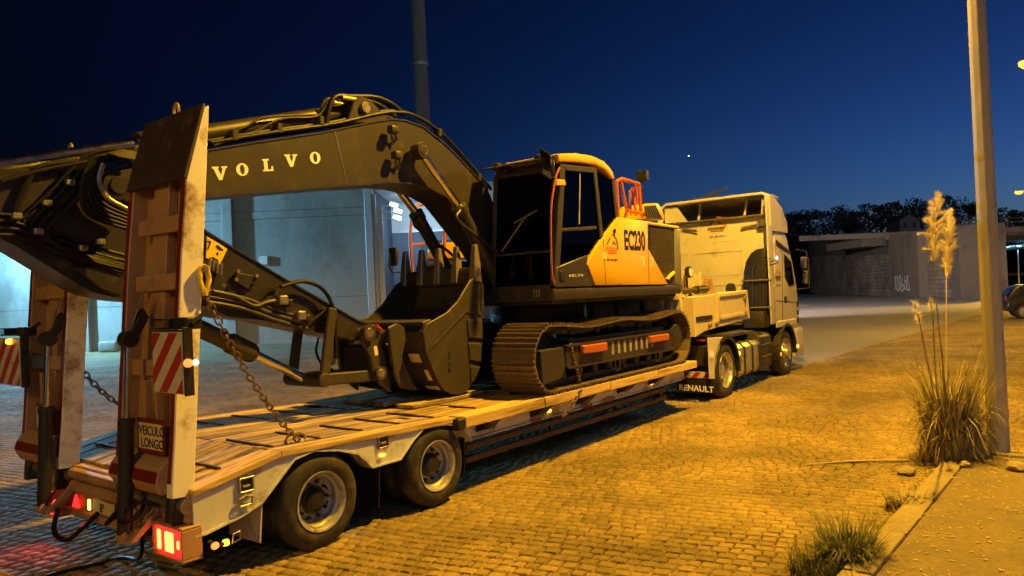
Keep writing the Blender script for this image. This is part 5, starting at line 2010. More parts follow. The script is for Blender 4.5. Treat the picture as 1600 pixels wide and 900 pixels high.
# top and bottom flange edges
b = MB()
for ln_ in (boom_px[2:], boom_low[1:]):
    for (xa, za), (xb, zb) in zip(ln_[:-1], ln_[1:]):
        b.prism_y([(xa, za - .007), (xb, zb - .007), (xb, zb + .007), (xa, za + .007)], BY0 - .012, BY1 + .012)
b.build('boom_flange', 'machine_grey', boom)
(wx0, wz0), (wx1, wz1) = [(4.943, 3.794), (5.076, 3.255)]
MB().prism_y([(wx0 - .004, wz0), (wx0 + .004, wz0), (wx1 + .004, wz1), (wx1 - .004, wz1)], BY0 - .004, BY0 + .001).build('weld_seam', 'steel', boom)
MB().cyl((7.88, BY0 - .1, 2.36), (7.88, BY1 + .1, 2.36), .10, n=20).build('boom_foot_pin', 'machine_dark', boom)


def slab_letter(b, ch, o, ex, ez, y0, y1):
    def T(u, v):
        return (o[0] + ex[0] * u + ez[0] * v, o[1] + ex[1] * u + ez[1] * v)
    if ch == 'V':
        pl = [(0, 1), (.48, 1), (.48, .87), (.40, .87), (.60, .34), (.78, .87), (.68, .87), (.68, 1), (1.1, 1), (1.1, .87), (1.0, .87), (.66, 0), (.42, 0), (.10, .87), (0, .87)]
        b.prism_y([T(*p) for p in pl], y0, y1)
    elif ch == 'L':
        pl = [(0, 0), (.88, 0), (.88, .40), (.75, .40), (.71, .14), (.43, .14), (.43, .87), (.56, .87), (.56, 1), (0, 1), (0, .87), (.13, .87), (.13, .13), (0, .13)]
        b.prism_y([T(*p) for p in pl], y0, y1)
    else:
        n = 20
        for k in range(n):
            a, c = 2 * math.pi * k / n, 2 * math.pi * (k + 1) / n
            q = [T(.5 + .5 * math.cos(a), .5 + .52 * math.sin(a)), T(.5 + .5 * math.cos(c), .5 + .52 * math.sin(c)), T(.5 + .20 * math.cos(c), .5 + .40 * math.sin(c)), T(.5 + .20 * math.cos(a), .5 + .40 * math.sin(a))]
            b.prism_y(q, y0, y1)


let = [(3.550, 3.138), (3.786, 3.203), (4.064, 3.275), (4.317, 3.346), (4.616, 3.413)]
top_ = [(3.555, 3.260), (3.791, 3.316), (4.070, 3.392), (4.323, 3.467), (4.621, 3.530)]
for ch, (x, z), (x2, z2) in zip('VOLVO', let, top_):
    h = z2 - z
    d_ = Vector((1, 0, .155)).normalized()
    b = MB()
    slab_letter(b, ch, (x, z), (d_.x * h * 1.12, d_.z * h * 1.12), (-d_.z * h * .5, h), BY0 - .0035, BY0 + .0005)
    b.build('boom_letter', 'letter_cream', boom)

# work lamps on the boom side
for (x, z) in [(5.682, 3.908), (5.725, 3.625)]:
    b = MB()
    b.box((x, 5.93, z), (.11, .10, .09))
    wlp = b.build('work_lamp', 'machine_grey', boom, bevel=.02, segs=2)
    b = MB()
    b.tube([(x + .05, 5.95, z - .03), (x + .09, 5.97, z - .09), (x + .05, 6.03, z - .12)], .014, 6)
    b.tube([(x + .09, 6.0, z + .10), (x + .10, 6.0, z - .05), (x + .06, 6.0, z - .16)], .010, 6)
    b.build('lamp_bracket', 'black', wlp)

# boom cylinders
for yy, pin, gl, base in ((5.90, [(6.066, 3.713)][0], [(6.697, 3.117)][0], (7.46, 2.10)), (6.64, [(6.622, 3.407)][0], [(6.721, 3.134)][0], (7.46, 2.10))):
    if yy > 6.3:
        pin = ([(6.066, 3.713)][0][0], [(6.066, 3.713)][0][1])
        gl = ([(6.697, 3.117)][0][0], [(6.697, 3.117)][0][1])
    b = MB()
    b.cyl((base[0], yy, base[1]), (gl[0], yy, gl[1]), .082, n=22)
    d_ = (Vector((gl[0], 0, gl[1])) - Vector((base[0], 0, base[1]))).normalized()
    b.cyl((gl[0] - d_.x * .12, yy, gl[1] - d_.z * .12), (gl[0], yy, gl[1]), .098, n=22)
    b.cyl((base[0], yy - .08, base[1]), (base[0], yy + .08, base[1]), .10, n=18)
    bc = b.build('boom_cylinder', 'machine_grey', exc, bevel=.005)
    MB().cyl((gl[0], yy, gl[1]), (pin[0], yy, pin[1]), .050, n=16).build('piston_rod', 'chrome', bc)
    b = MB()
    b.cyl((pin[0], yy - .07, pin[1]), (pin[0], yy + .07, pin[1]), .098, n=20)
    b.cyl((pin[0], yy - .085, pin[1]), (pin[0], yy - .07, pin[1]), .05, n=14)
    b.build('rod_eye', 'machine_grey', bc, bevel=.008)
    b = MB()
    off = .10
    b.tube(smooth_path([(gl[0] - .04, yy - .06, gl[1] - .06), (gl[0] - .10, yy - .09, gl[1] - .20), (base[0] - .16, yy - .09, base[1] + .45), (base[0] - .12, yy - .07, base[1] + .2)], 5), .018, 7)
    b.build('cylinder_pipe', 'machine_dark', bc)
MB().cyl(([(6.066, 3.713)][0][0], 5.82, [(6.066, 3.713)][0][1]), ([(6.066, 3.713)][0][0], 6.72, [(6.066, 3.713)][0][1]), .055, n=16).build('boom_pin', 'steel', exc)

# arm cylinder on top of the boom
AX = [(5.385, 4.126), (1.991, 3.125), (3.015, 3.428), (1.745, 3.053)]
base, far_end, glnd, tail = [(p[0], 6.27, p[1]) for p in AX]
b = MB()
b.cyl(base, glnd, .088, n=22)
d_ = (Vector(base) - Vector(glnd)).normalized()
b.cyl(Vector(glnd), Vector(glnd) + d_ * .13, .104, n=22)
b.cyl((base[0], 6.17, base[2]), (base[0], 6.37, base[2]), .115, n=20)
ac = b.build('arm_cylinder', 'machine_grey', exc, bevel=.005)
MB().cyl(glnd, tail, .058, n=18).build('piston_rod', 'chrome', ac)
b = MB()
for y0 in (6.06, 6.40):
    b.prism_y([(base[0] - .24, base[2] - .20), (base[0] + .45, base[2] - .12), (base[0] + .10, base[2] + .11), (base[0] - .03, base[2] + .13), (base[0] - .13, base[2] + .06)], y0, y0 + .06)
b.build('cylinder_lug', 'machine_grey', boom, bevel=.01)
MB().cyl((base[0], 6.02, base[2]), (base[0], 6.50, base[2]), .06, n=16).build('lug_pin', 'steel', boom)

# ---- arm (stick)
AY0, AY1 = 6.09, 6.45
arm_px = [(1.659, 3.048), (1.933, 3.079), (2.181, 3.097), (2.589, 3.143), (2.785, 3.112), (2.988, 2.994), (3.546, 2.655), (4.293, 2.251), (5.206, 1.786), (5.403, 1.733), (5.472, 1.636), (5.347, 1.561), (5.117, 1.599), (4.758, 1.685), (4.271, 1.800), (4.067, 1.861), (3.690, 1.917), (3.459, 2.025), (2.747, 2.109), (2.549, 2.161), (2.439, 2.218), (2.276, 2.333), (2.024, 2.511), (1.917, 2.573), (1.748, 2.684), (1.632, 2.877)]
b = MB()
b.prism_y(arm_px, AY0, AY1)
arm = b.build('arm', 'arm_shaded_grey', exc, bevel=.012)
b = MB()
for (xa, za), (xb, zb) in list(zip(arm_px[5:9], arm_px[6:10])) + list(zip(arm_px[12:18], arm_px[13:19])) + list(zip(arm_px[18:25], arm_px[19:26])):
    b.prism_y([(xa, za - .008), (xb, zb - .008), (xb, zb + .008), (xa, za + .008)], AY0 - .014, AY1 + .014)
b.build('arm_flange', 'arm_shaded_grey', arm)
(pvx, pvz), (btx, btz), (tpx, tpz), (rdx, rdz), (idx, idz) = [(2.718, 3.012), (2.661, 2.259), (5.281, 1.663), (4.639, 1.220), (4.769, 1.876)]
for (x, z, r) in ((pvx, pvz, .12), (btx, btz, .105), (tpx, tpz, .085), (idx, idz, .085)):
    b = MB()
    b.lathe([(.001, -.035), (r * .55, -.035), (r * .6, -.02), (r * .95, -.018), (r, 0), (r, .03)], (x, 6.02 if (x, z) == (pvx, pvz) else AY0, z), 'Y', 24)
    b.build('pivot_boss', 'arm_shaded_grey', arm)
    MB().cyl((x, 5.99 if (x, z) == (pvx, pvz) else 6.03, z), (x, 6.51, z), r * .42, n=14).build('pivot_pin', 'steel', arm)
# bucket cylinder bracket ears on the arm
b = MB()
b.prism_y([(2.384, 2.343), (2.668, 2.384), (2.741, 2.240), (2.707, 2.123), (2.564, 2.182)], 6.02, 6.08)
b.build('cylinder_ear', 'arm_shaded_grey', arm, bevel=.01)
# bucket cylinder
b = MB()
g1, r0 = [(4.081, 1.558), (4.040, 1.580)]
dv = (Vector((rdx, 6.27, rdz)) - Vector((btx, 6.27, btz)))
L_ = dv.length
dv.normalize()
p0 = Vector((btx, 6.27, btz))
pg = p0 + dv * (L_ * .685)
b.cyl(p0, pg, .080, n=24)
b.cyl(pg - dv * .26, pg, .098, n=24)
b.cyl(pg, pg + dv * .035, .085, n=24)
bcy = b.build('bucket_cylinder', 'bucket_grey', exc, bevel=.008)
MB().cyl(pg, p0 + dv * L_, .046, n=18).build('piston_rod', 'chrome', bcy)
b = MB()
b.cyl((rdx, 5.96, rdz), (rdx, 6.58, rdz), .072, n=20)
b.build('rod_end_pin', 'bucket_grey', bcy, bevel=.008)
# idler links
for y0 in (5.965, 6.485):
    d_ = Vector((idx - rdx, 0, idz - rdz)).normalized()
    n_ = Vector((-d_.z, 0, d_.x)) * .055
    A_, B_ = Vector((rdx, 0, rdz)) - d_ * .06, Vector((idx, 0, idz)) + d_ * .07
    MB().prism_y([((A_ - n_).x, (A_ - n_).z), ((B_ - n_).x, (B_ - n_).z), ((B_ + n_).x, (B_ + n_).z), ((A_ + n_).x, (A_ + n_).z)], y0, y0 + .05).build('idler_link', 'bucket_grey', exc, bevel=.012)
MB().prism_y([(4.814, 1.609), (4.905, 1.609), (4.892, 1.364), (4.791, 1.328)], 6.10, 6.14).build('link_guard', 'arm_shaded_grey', exc, bevel=.006)
# bucket link
(cbx, cbz), = [(5.422, 1.184)]
for y0 in (6.02, 6.46):
    d_ = Vector((cbx - rdx, 0, cbz - rdz)).normalized()
    n_ = Vector((-d_.z, 0, d_.x)) * .06
    A_, B_ = Vector((rdx, 0, rdz)) - d_ * .05, Vector((cbx, 0, cbz)) + d_ * .05
    MB().prism_y([((A_ - n_).x, (A_ - n_).z), ((B_ - n_).x, (B_ - n_).z), ((B_ + n_).x, (B_ + n_).z), ((A_ + n_).x, (A_ + n_).z)], y0, y0 + .06).build('bucket_link', 'bucket_grey', exc, bevel=.012)

# ---- quick coupler
cp = [(5.178, 1.718), (5.342, 1.749), (5.429, 1.646), (5.446, 1.455), (5.494, 1.289), (5.553, 1.155), (5.524, 0.981), (5.406, 1.067), (5.286, 1.220), (5.267, 1.381), (5.201, 1.490), (5.137, 1.611)]
coup = part_empty('quick_coupler', exc, (5.5, EC, 1.4))
for y0 in (5.98, 6.50):
    MB().prism_y(cp, y0, y0 + .055).build('coupler_plate', 'bucket_grey', coup, bevel=.01)
for (x, z), r in zip([(5.229, 1.660), (5.550, 1.609), (5.368, 1.212)], (.085, .09, .075)):
    MB().cyl((x, 5.93, z), (x, 6.60, z), r * .62, n=16).build('coupler_pin', 'steel', coup, bevel=.004)
    for y0 in (5.945, 5.965):
        MB().lathe([(r * .6, -.012), (r, -.012), (r * 1.02, 0), (r, .014), (r * .6, .014)], (x, y0, z), 'Y', 22).build('pin_collar', 'bucket_grey', coup)
(x, z), = [(5.336, 1.458)]
MB().box((x, 5.977, z), (.045, .004, .10), Matrix.Rotation(R(-8), 3, 'Y')).build('coupler_sticker', 'sticker', coup)
MB().bx(5.30, 5.62, 6.04, 6.50, 1.16, 1.52).build('coupler_body', 'machine_dark', coup, bevel=.03)
(x, z), = [(5.368, 1.706)]
MB().box((x, 5.95, z), (.10, .03, .025), Matrix.Rotation(R(40), 3, 'Y')).build('coupler_flag', 'red_sheet', coup)

# ---- bucket
KY0, KY1 = 5.66, 6.96
bk = part_empty('bucket', exc, (6.0, EC, .9))
outline = [(5.814, 1.718), (5.749, 1.630), (5.780, 1.405), (5.875, 1.207), (5.978, 1.030), (6.058, 0.948), (6.157, 0.894), (6.298, 0.864), (6.407, 0.879), (6.478, 0.915), (6.588, 0.993), (6.679, 1.105), (6.753, 1.384), (6.782, 1.743), (6.781, 2.083), (6.757, 2.270)]
edge = [(6.586, 2.194), (6.352, 1.957), (6.157, 1.831), (5.972, 1.767)]
side = outline + edge
b = MB()
cx_ = sum(p[0] for p in outline) / len(outline)
cz_ = sum(p[1] for p in outline) / len(outline)
T_ = .035
inner = []
for i, (x, z) in enumerate(outline):
    a = outline[max(i - 1, 0)]
    c = outline[min(i + 1, len(outline) - 1)]
    t = Vector((c[0] - a[0], 0, c[1] - a[1])).normalized()
    n_ = Vector((-t.z, 0, t.x))
    if (Vector((cx_ + .1, 0, cz_ + .2)) - Vector((x, 0, z))).dot(n_) < 0:
        n_ = -n_
    inner.append((x + n_.x * T_, z + n_.z * T_))
for i in range(len(outline) - 1):
    b.prism_y([outline[i], outline[i + 1], inner[i + 1], inner[i]], KY0 + .03, KY1 - .03)
b.build('shell', 'bucket_shaded', bk, smooth=25)
for y0, y1 in ((KY0, KY0 + .03), (KY1 - .03, KY1)):
    MB().prism_y(side, y0, y1).build('side_plate', 'bucket_grey', bk, bevel=.006)
b = MB()
q = [(5.774, 1.395), (6.456, 1.810), (6.503, 1.823), (6.760, 1.772)]
for (xa, za), (xc, zc_) in zip(q[:-1], q[1:]):
    b.prism_y([(xa, za - .008), (xc, zc_ - .008), (xc, zc_ + .010), (xa, za + .010)], KY0 - .012, KY0 + .002)
b.build('side_rib', 'bucket_grey', bk)
for q in ([(6.486, 1.732), (6.756, 1.710), (6.752, 1.477), (6.494, 1.512)], [(6.490, 1.452), (6.737, 1.424), (6.698, 1.203), (6.500, 1.246)], [(6.507, 1.177), (6.682, 1.143), (6.591, 1.031), (6.504, 0.965)]):
    MB().prism_y(q, KY0 - .022, KY0 + .002).build('wear_pad', 'bucket_grey', bk, bevel=.008)
(x, z), = [(6.178, 1.138)]
lettering('cast_lettering', 'VOLVO', 'bucket_grey', bk, (x, KY0 - .002, z), (0.06, 0, 1), (-1, 0, .06), .055, depth=.008, sx=.95)
# lip and teeth
lx, lz = outline[-1]
b = MB()
b.prism_y([(lx - .06, lz - .12), (lx + .01, lz - .12), (lx + .02, lz + .07), (lx - .015, lz + .09), (lx - .05, lz + .02)], KY0 + .0, KY1 - .0)
b.build('cutting_edge', 'bucket_grey', bk, bevel=.006)
for k in range(5):
    y = KY0 + .05 + k * (KY1 - KY0 - .10) / 4
    b = MB()
    b.add([(lx - .09, y - .055, lz - .10), (lx + .05, y - .055, lz - .10), (lx + .05, y + .055, lz - .10), (lx - .09, y + .055, lz - .10),
           (lx - .065, y - .045, lz + .14), (lx + .045, y - .045, lz + .14), (lx + .045, y + .045, lz + .14), (lx - .065, y + .045, lz + .14),
           (lx - .030, y - .036, lz + .36), (lx + .012, y - .036, lz + .36), (lx + .012, y + .036, lz + .36), (lx - .030, y + .036, lz + .36)],
          [(0, 3, 2, 1)] + [(i, (i + 1) % 4, 4 + (i + 1) % 4, 4 + i) for i in range(4)] + [(4 + i, 4 + (i + 1) % 4, 8 + (i + 1) % 4, 8 + i) for i in range(4)] + [(8, 9, 10, 11)])
    tt = b.build('tooth', 'tooth_steel', bk, bevel=.010)
    MB().cyl((lx - .01, y - .062, lz + .02), (lx - .01, y + .062, lz + .02), .025, n=10).build('tooth_pin', 'steel', tt)
for q in ([(6.764, 2.176), (6.820, 2.112), (6.803, 1.863), (6.751, 1.819)],):
    MB().prism_y(q, KY0 - .018, KY0 + .05).build('side_cutter', 'bucket_grey', bk, bevel=.006)
# hinge ears on the back of the bucket
ear = [(5.443, 1.701), (5.578, 1.742), (5.691, 1.686), (5.703, 1.555), (5.632, 1.347), (5.793, 1.042), (5.889, 0.942), (5.594, 1.024), (5.508, 1.183), (5.466, 1.447)]
for y0 in (5.88, 6.62):
    MB().prism_y(ear, y0, y0 + .045).build('hinge_ear', 'bucket_grey', bk, bevel=.01)
hz0 = outline[0]
MB().prism_y([(hz0[0] - .02, hz0[1] - .03), (hz0[0] + .10, hz0[1] + .02), (hz0[0] + .10, hz0[1] + .05), (hz0[0] - .04, hz0[1] + .02)], KY0 + .031, KY1 - .031).build('back_rail', 'bucket_grey', bk, bevel=.008)
# stickers on the back plate
for i, f0, f1, y0, y1 in ((2, .1, .6, 5.78, 5.95), (3, .05, .75, 5.74, 5.80), (4, .4, 1.3, 5.72, 5.92)):
    a, c = Vector((outline[i][0], 0, outline[i][1])), Vector((outline[i + 1][0], 0, outline[i + 1][1]))
    pA_, pB_ = a + (c - a) * f0, a + (c - a) * min(f1, .95)
    t = (c - a).normalized()
    n_ = Vector((-t.z, 0, t.x))
    if n_.x > 0:
        n_ = -n_
    pA_ += n_ * .002
    pB_ += n_ * .002
    MB().prism_y([(pA_.x, pA_.z), (pB_.x, pB_.z), (pB_.x + n_.x * .003, pB_.z + n_.z * .003), (pA_.x + n_.x * .003, pA_.z + n_.z * .003)], y0, y1).build('bucket_sticker', 'sticker', bk)

# ---- hoses and pipes
def hose(pts, r, name='hose', mat='hose', parent=exc, k=6):
    return MB().tube(smooth_path(pts, k), r, 8).build(name, mat, parent)


def pth(y, lst, dy=0.0):
    return [(x, y + dy * i, z) for i, (x, z) in enumerate(lst)]


for y, dz in ((6.06, .035), (6.115, .06), (6.40, .05), (6.46, .04)):
    q = [(3.562, 3.449), (4.236, 3.648), (4.944, 3.840), (5.580, 4.055), (5.898, 4.131), (6.189, 4.135), (6.625, 4.002), (7.088, 3.715), (7.562, 3.385)]
    hose([(x, y, z + dz) for x, z in q], .018, 'boom_pipe', 'hose')
# pipe clamps
for (x, z) in [(3.801, 3.525), (4.289, 3.669), (4.796, 3.825), (6.591, 3.976), (7.320, 3.495)]:
    MB().bx(x - .03, x + .03, 6.04, 6.14, z + .01, z + .11).build('pipe_clamp', 'machine_grey', boom, bevel=.008)
# hoses bowing over the boom crown
for y, pxs in ((6.10, 0), (6.17, 1), (6.33, 2)):
    q = [(4.891, 3.868), (4.961, 4.090), (5.051, 4.196), (5.254, 4.235), (5.578, 4.289), (5.820, 4.268), (6.048, 4.174)]
    hose([(x + .03 * pxs, y, z + .012 * pxs) for x, z in q], .024)
    MB().cyl((q[2][0] + .06, y, q[2][1] + .0), (q[2][0] + .25, y, q[2][1] + .01), .03, n=10).build('hose_fitting', 'brass', boom)
q = [(3.623, 3.473), (4.066, 3.676), (4.360, 3.842), (4.749, 3.926), (4.876, 4.022), (4.940, 4.149)]
hose([(x, 6.12, z) for x, z in q], .014)
q = [(3.613, 3.504), (3.782, 3.599), (3.986, 3.715), (4.201, 3.836), (4.817, 3.968)]
hose([(x, 6.14, z) for x, z in q], .012)
# hoses from boom nose to arm
for k in range(6):
    o = k * .052
    q = [(2.862, 3.287), (2.711, 3.288), (2.601, 3.192), (2.548, 3.045), (2.609, 2.889), (2.802, 2.790)]
    hose([(x - o * (.55 if 0 < j < 5 else .1), 5.99 - .012 * k, z - o * (.25 if j < 3 else .55)) for j, (x, z) in enumerate(q)], .0145)
for k in range(4):
    q = [(2.867, 3.348), (2.577, 3.268), (2.423, 3.149), (2.238, 2.924), (2.097, 2.770), (2.053, 2.683), (2.158, 2.583), (2.409, 2.479), (2.700, 2.408)]
    hose([(x + .045 * k, 6.04 - .012 * k, z - .03 * k) for x, z in q], .0145)
for k in range(4):
    q = [(1.869, 2.687), (2.028, 2.672), (2.278, 2.568), (2.548, 2.467), (2.790, 2.398)]
    hose([(x, 6.05 - .012 * k, z - .05 * k + .05) for x, z in q], .0145)
# spiral guard round one of the loops
q = smooth_path([(x, 5.98, z) for x, z in [(2.590, 3.171), (2.557, 3.026), (2.619, 2.900), (2.783, 2.810)]], 8)
for p0_, p1_ in zip(q[:-1], q[1:]):
    for f in (0, .5):
        c = p0_ * (1 - f) + p1_ * f
        d_ = (p1_ - p0_).normalized()
        MB().cyl(c, c + d_ * .010, .024, n=9).build('spiral_guard', 'steel', arm)
q = [(2.438, 3.182), (2.170, 3.102), (2.082, 2.959), (2.014, 2.766), (2.015, 2.672)]
hose([(x, 6.05, z) for x, z in q], .024)
q = [(2.776, 3.259), (2.437, 3.162), (2.169, 3.073), (1.920, 2.967)]
hose([(x, 6.04, z) for x, z in q], .018)
for (x, z) in [(2.198, 2.831), (2.361, 3.000), (2.132, 2.618), (1.999, 2.723), (2.562, 2.555), (2.434, 2.502)]:
    MB().bx(x - .03, x + .03, 5.97, 6.02, z - .022, z + .022).build('hose_fitting', 'steel', arm, bevel=.006)
# lines on the lower arm
for k, (dz, r) in enumerate(((0, .022), (.05, .018), (-.05, .022))):
    q = [(3.439, 2.110), (3.812, 2.029), (4.148, 1.906), (4.512, 1.798)]
    hose([(x, 6.05, z + dz) for x, z in q], r, 'arm_pipe', 'machine_dark')
q = [(3.501, 2.148), (3.718, 2.096), (3.910, 2.001), (4.048, 2.032), (4.154, 2.041)]
hose([(x, 6.03, z) for x, z in q], .02, 'arm_pipe', 'bucket_grey')
for (x, z) in [(4.211, 2.039), (4.410, 1.880)]:
    MB().bx(x - .055, x + .045, 5.97, 6.085, z - .04, z + .05).build('valve_block', 'steel', arm, bevel=.012)
    MB().bx(x + .05, x + .11, 5.99, 6.085, z - .06, z + .01).build('valve_body', 'black', arm, bevel=.01)
q = [(4.189, 2.175), (4.449, 2.222), (4.678, 2.141), (4.798, 1.953), (4.817, 1.688), (4.812, 1.424)]
hose([(x, 6.0, z) for x, z in q], .021)
q = [(3.974, 2.047), (4.117, 2.164), (4.226, 2.193)]
hose([(x, 6.05, z) for x, z in q], .012)
q = [(4.829, 1.634), (4.797, 1.488), (4.880, 1.331), (5.004, 1.277)]
hose([(x, 6.3, z) for x, z in q], .014)
q = [(4.489, 1.806), (4.649, 1.881), (4.790, 1.967)]
hose([(x, 6.03, z) for x, z in q], .014)
b = MB()
b.prism_y([(3.753, 2.319), (3.991, 2.276), (3.953, 2.192), (3.899, 2.199), (3.883, 2.139), (3.743, 2.231)], 6.05, 6.088)
b.build('junction_plate', 'black', arm, bevel=.01)
for (x, z) in [(3.767, 2.324), (3.957, 2.282), (3.744, 2.248), (3.615, 2.197)]:
    MB().cyl((x, 6.05, z), (x, 6.03, z), .018, n=10).build('plate_bolt', 'steel', arm)
# yellow warning plate on the arm
wpz = [(3.391, 2.687), (3.497, 2.640), (3.691, 2.531), (3.609, 2.384), (3.477, 2.446), (3.337, 2.505)]
wpl = MB().prism_y([wpz[1], wpz[2], wpz[3], wpz[4]], 6.072, 6.084).build('warning_plate', 'plate_yellow', arm, bevel=.004)
q = [(3.496, 2.600), (3.526, 2.601), (3.532, 2.584), (3.498, 2.515), (3.489, 2.520), (3.516, 2.584), (3.495, 2.583)]
MB().prism_y(q, 6.0685, 6.0715).build('plate_print', 'letter_black', wpl)
for s_ in ("337,384 341,383 345,388 344,391 340,388", "345,388 350,390 349,392 344,391", "339,394 342,396 341,400 338,398"):
    pass
for q in ([(3.573, 2.557), (3.599, 2.566), (3.629, 2.535), (3.647, 2.524), (3.643, 2.512), (3.615, 2.517), (3.591, 2.528)], [(3.583, 2.499), (3.599, 2.494), (3.595, 2.470), (3.576, 2.476)], [(3.538, 2.458), (3.593, 2.430), (3.586, 2.413), (3.532, 2.441)]):
    MB().prism_y(q, 6.0685, 6.0715).build('plate_print', 'letter_black', wpl)
for k, (x, z) in enumerate([(3.489, 2.416), (3.524, 2.399), (3.560, 2.382), (3.597, 2.365)]):
    MB().cyl((x, 6.04, z - .07), (x + .01, 6.04, z + .03), .012, n=8).build('grease_fitting', 'steel', arm)
MB().prism_y([(3.453, 2.438), (3.610, 2.383), (3.587, 2.290), (3.437, 2.348)], 6.075, 6.089).build('fitting_plate', 'black', arm)

# timber under the bucket
dt = thing('dunnage_board', 'short dark timber board laid on the deck under the bucket', 'board', (6.1, 6.2, .80))
for k, y in enumerate((5.80, 6.26, 6.70)):
    MB().bx(5.55, 6.75, y - .14, y + .14, .808, .852).build('timber', 'plank', dt, bevel=.006)

# ------------------------------------------------------------------ tractor unit
KC = 6.09
truck = thing('tractor_unit', 'cream white two-axle tractor unit with sleeper cab pulling the trailer', 'truck', (14.3, KC, 0))


def kfar(y):
    return 2 * KC - y


for y0, y1 in ((5.66, 5.76), (6.42, 6.52)):
    MB().bx(11.75, 17.0, y0, y1, .74, 1.02).build('chassis_rail', 'black', truck)
for x in (12.0, 13.3, 14.8, 16.1):
    MB().bx(x - .06, x + .06, 5.762, 6.418, .80, .96).build('cross_member', 'black', truck)
b = MB()
b.lathe([(.001, 1.02), (.50, 1.02), (.50, 1.10), (.001, 1.11)], (12.6, KC, 0), 'Z', 28)
b.build('fifth_wheel', 'machine_dark', truck)
dw = wheel_meshes(.495, .285, .315, .17, 'drive_wheel', .06, 'rim_alloy')
fw = wheel_meshes(.495, .29, .315, .035, 'steer_wheel', -.075, 'rim_alloy')
for y, fl in ((4.885, False), (kfar(4.885), True)):
    put_wheel(dw, truck, (12.562, y, .493), flip=fl, rot=.3)
    put_wheel((dw[0],), truck, (12.562, y + (.33 if not fl else -.33), .493), flip=fl)
    put_wheel(fw, truck, (16.11, y + (.02 if not fl else -.02), .493), flip=fl, rot=.9)
MB().cyl((12.562, 5.0, .493), (12.562, kfar(5.0), .493), .11).build('axle', 'black', truck)
MB().cyl((16.11, 5.0, .493), (16.11, kfar(5.0), .493), .08).build('axle', 'black', truck)


def arch(cx, cz, r, a0, a1, y0, y1, name, mat, n=14, th=.02, parent=truck):
    b = MB()
    for k in range(n):
        a, c = R(a0 + (a1 - a0) * k / n), R(a0 + (a1 - a0) * (k + 1) / n)
        b.prism_y([(cx + r * math.cos(a), cz + r * math.sin(a)), (cx + r * math.cos(c), cz + r * math.sin(c)), (cx + (r + th) * math.cos(c), cz + (r + th) * math.sin(c)), (cx + (r + th) * math.cos(a), cz + (r + th) * math.sin(a))], y0, y1)
    return b.build(name, mat, parent, smooth=25)


for f in ((lambda y: y), kfar):
    arch(12.562, .493, .575, -5, 185, f(4.86), f(5.55), 'rear_mudguard', 'black')
    arch(12.562, .493, .56, -8, 120, f(4.845), f(4.88), 'mudguard_rim', 'black', th=.05)
    arch(16.11, .493, .60, -5, 190, f(4.87), f(5.5), 'front_mudguard', 'black', th=.03)
    arch(16.11, .493, .575, -2, 182, f(4.85), f(4.90), 'wheel_arch_rim', 'machine_dark', th=.055)
wedge = [(11.761, 1.125), (12.723, 1.077), (12.315, 0.972), (12.118, 0.799), (11.999, 0.535), (11.970, 0.407), (11.762, 0.431)]
MB().prism_y(wedge, 4.865, 4.89).build('mudguard_panel', 'cab_paint', truck, bevel=.008)
(lx, lz), = [(11.838, 0.841)]
MB().cyl((lx, 4.862, lz), (lx, 4.83, lz), .055, n=16).build('rear_lamp', 'marker_red', truck, bevel=.012)
# rear board and flap
fl_ = [(5.515, 0.388), (4.814, 0.402), (4.836, 0.184), (5.525, 0.174)]
flap = MB().prism_x(fl_, 11.83, 11.842).build('mud_flap', 'black', truck, bevel=.004)
y0 = fl_[0][0]
tx = [(5.471, 0.211), (5.465, 0.323), (4.864, 0.216)]
lettering('lettering', 'RENAULT', 'letter_cream', flap, (11.8285, tx[0][0], tx[0][1]), (0, -1, -.03), (0, 0, 1), .098, depth=.003, sx=1.04, bold=.02, label='large pale maker name RENAULT')
bd_ = [(5.452, 0.534), (4.885, 0.420)]
ys_ = sorted((bd_[0][0], bd_[1][0]))
zs_ = sorted((bd_[0][1], bd_[1][1]))
stripe_board(truck, 11.85, ys_[0], ys_[1], zs_[0], zs_[1], .05)
pn = [(5.321, 0.980), (4.924, 0.983), (4.941, 0.632), (5.339, 0.622)]
MB().prism_x(pn, 11.88, 11.95).build('rear_panel', 'machine_grey', truck, bevel=.015)
pn = [(5.139, 1.092), (4.965, 1.093), (4.966, 1.060), (5.140, 1.059)]
MB().prism_x(pn, 11.86, 11.88).build('rear_reflector', 'red_sheet', truck)
# fuel tank with straps, battery box
b = MB()
n = 18
for k in range(n):
    pass
prof = [(4.93 + .06, .27), (5.45, .27), (5.50, .33), (5.50, .84), (5.45, .89), (4.93 + .08, .89), (4.93, .80), (4.93, .34)]
tank = MB().prism_x(prof, 13.15, 14.55).build('fuel_tank', 'rim_alloy', truck, bevel=.02, segs=2)
for x in (13.20, 13.62, 14.06, 14.46):
    b = MB()
    b.prism_x([(4.93 + .055, .258), (5.46, .258), (5.515, .32), (5.515, .85), (5.46, .902), (4.93 + .075, .902), (4.915, .81), (4.915, .33)], x - .035, x + .035)
    b.build('tank_strap', 'black', tank, bevel=.006)
MB().prism_x([(4.95, .30), (5.5, .30), (5.5, 1.02), (5.05, 1.02), (4.95, .92)], 14.62, 15.30).build('battery_box', 'machine_grey', truck, bevel=.03, segs=2)
for z in (.52, .76):
    MB().bx(14.66, 15.26, 4.932, 4.95, z, z + .02).build('box_trim', 'steel', truck)
MB().bx(13.1, 15.3, 5.2, 5.6, 1.0, 1.04).build('catwalk', 'steel', truck)
for (x, z) in [(13.236, 0.731), (15.621, 0.502)]:
    MB().cyl((x, 4.91, z), (x, 4.875, z), .045, n=14).build('side_marker_lamp', 'marker_amber', truck, bevel=.01)
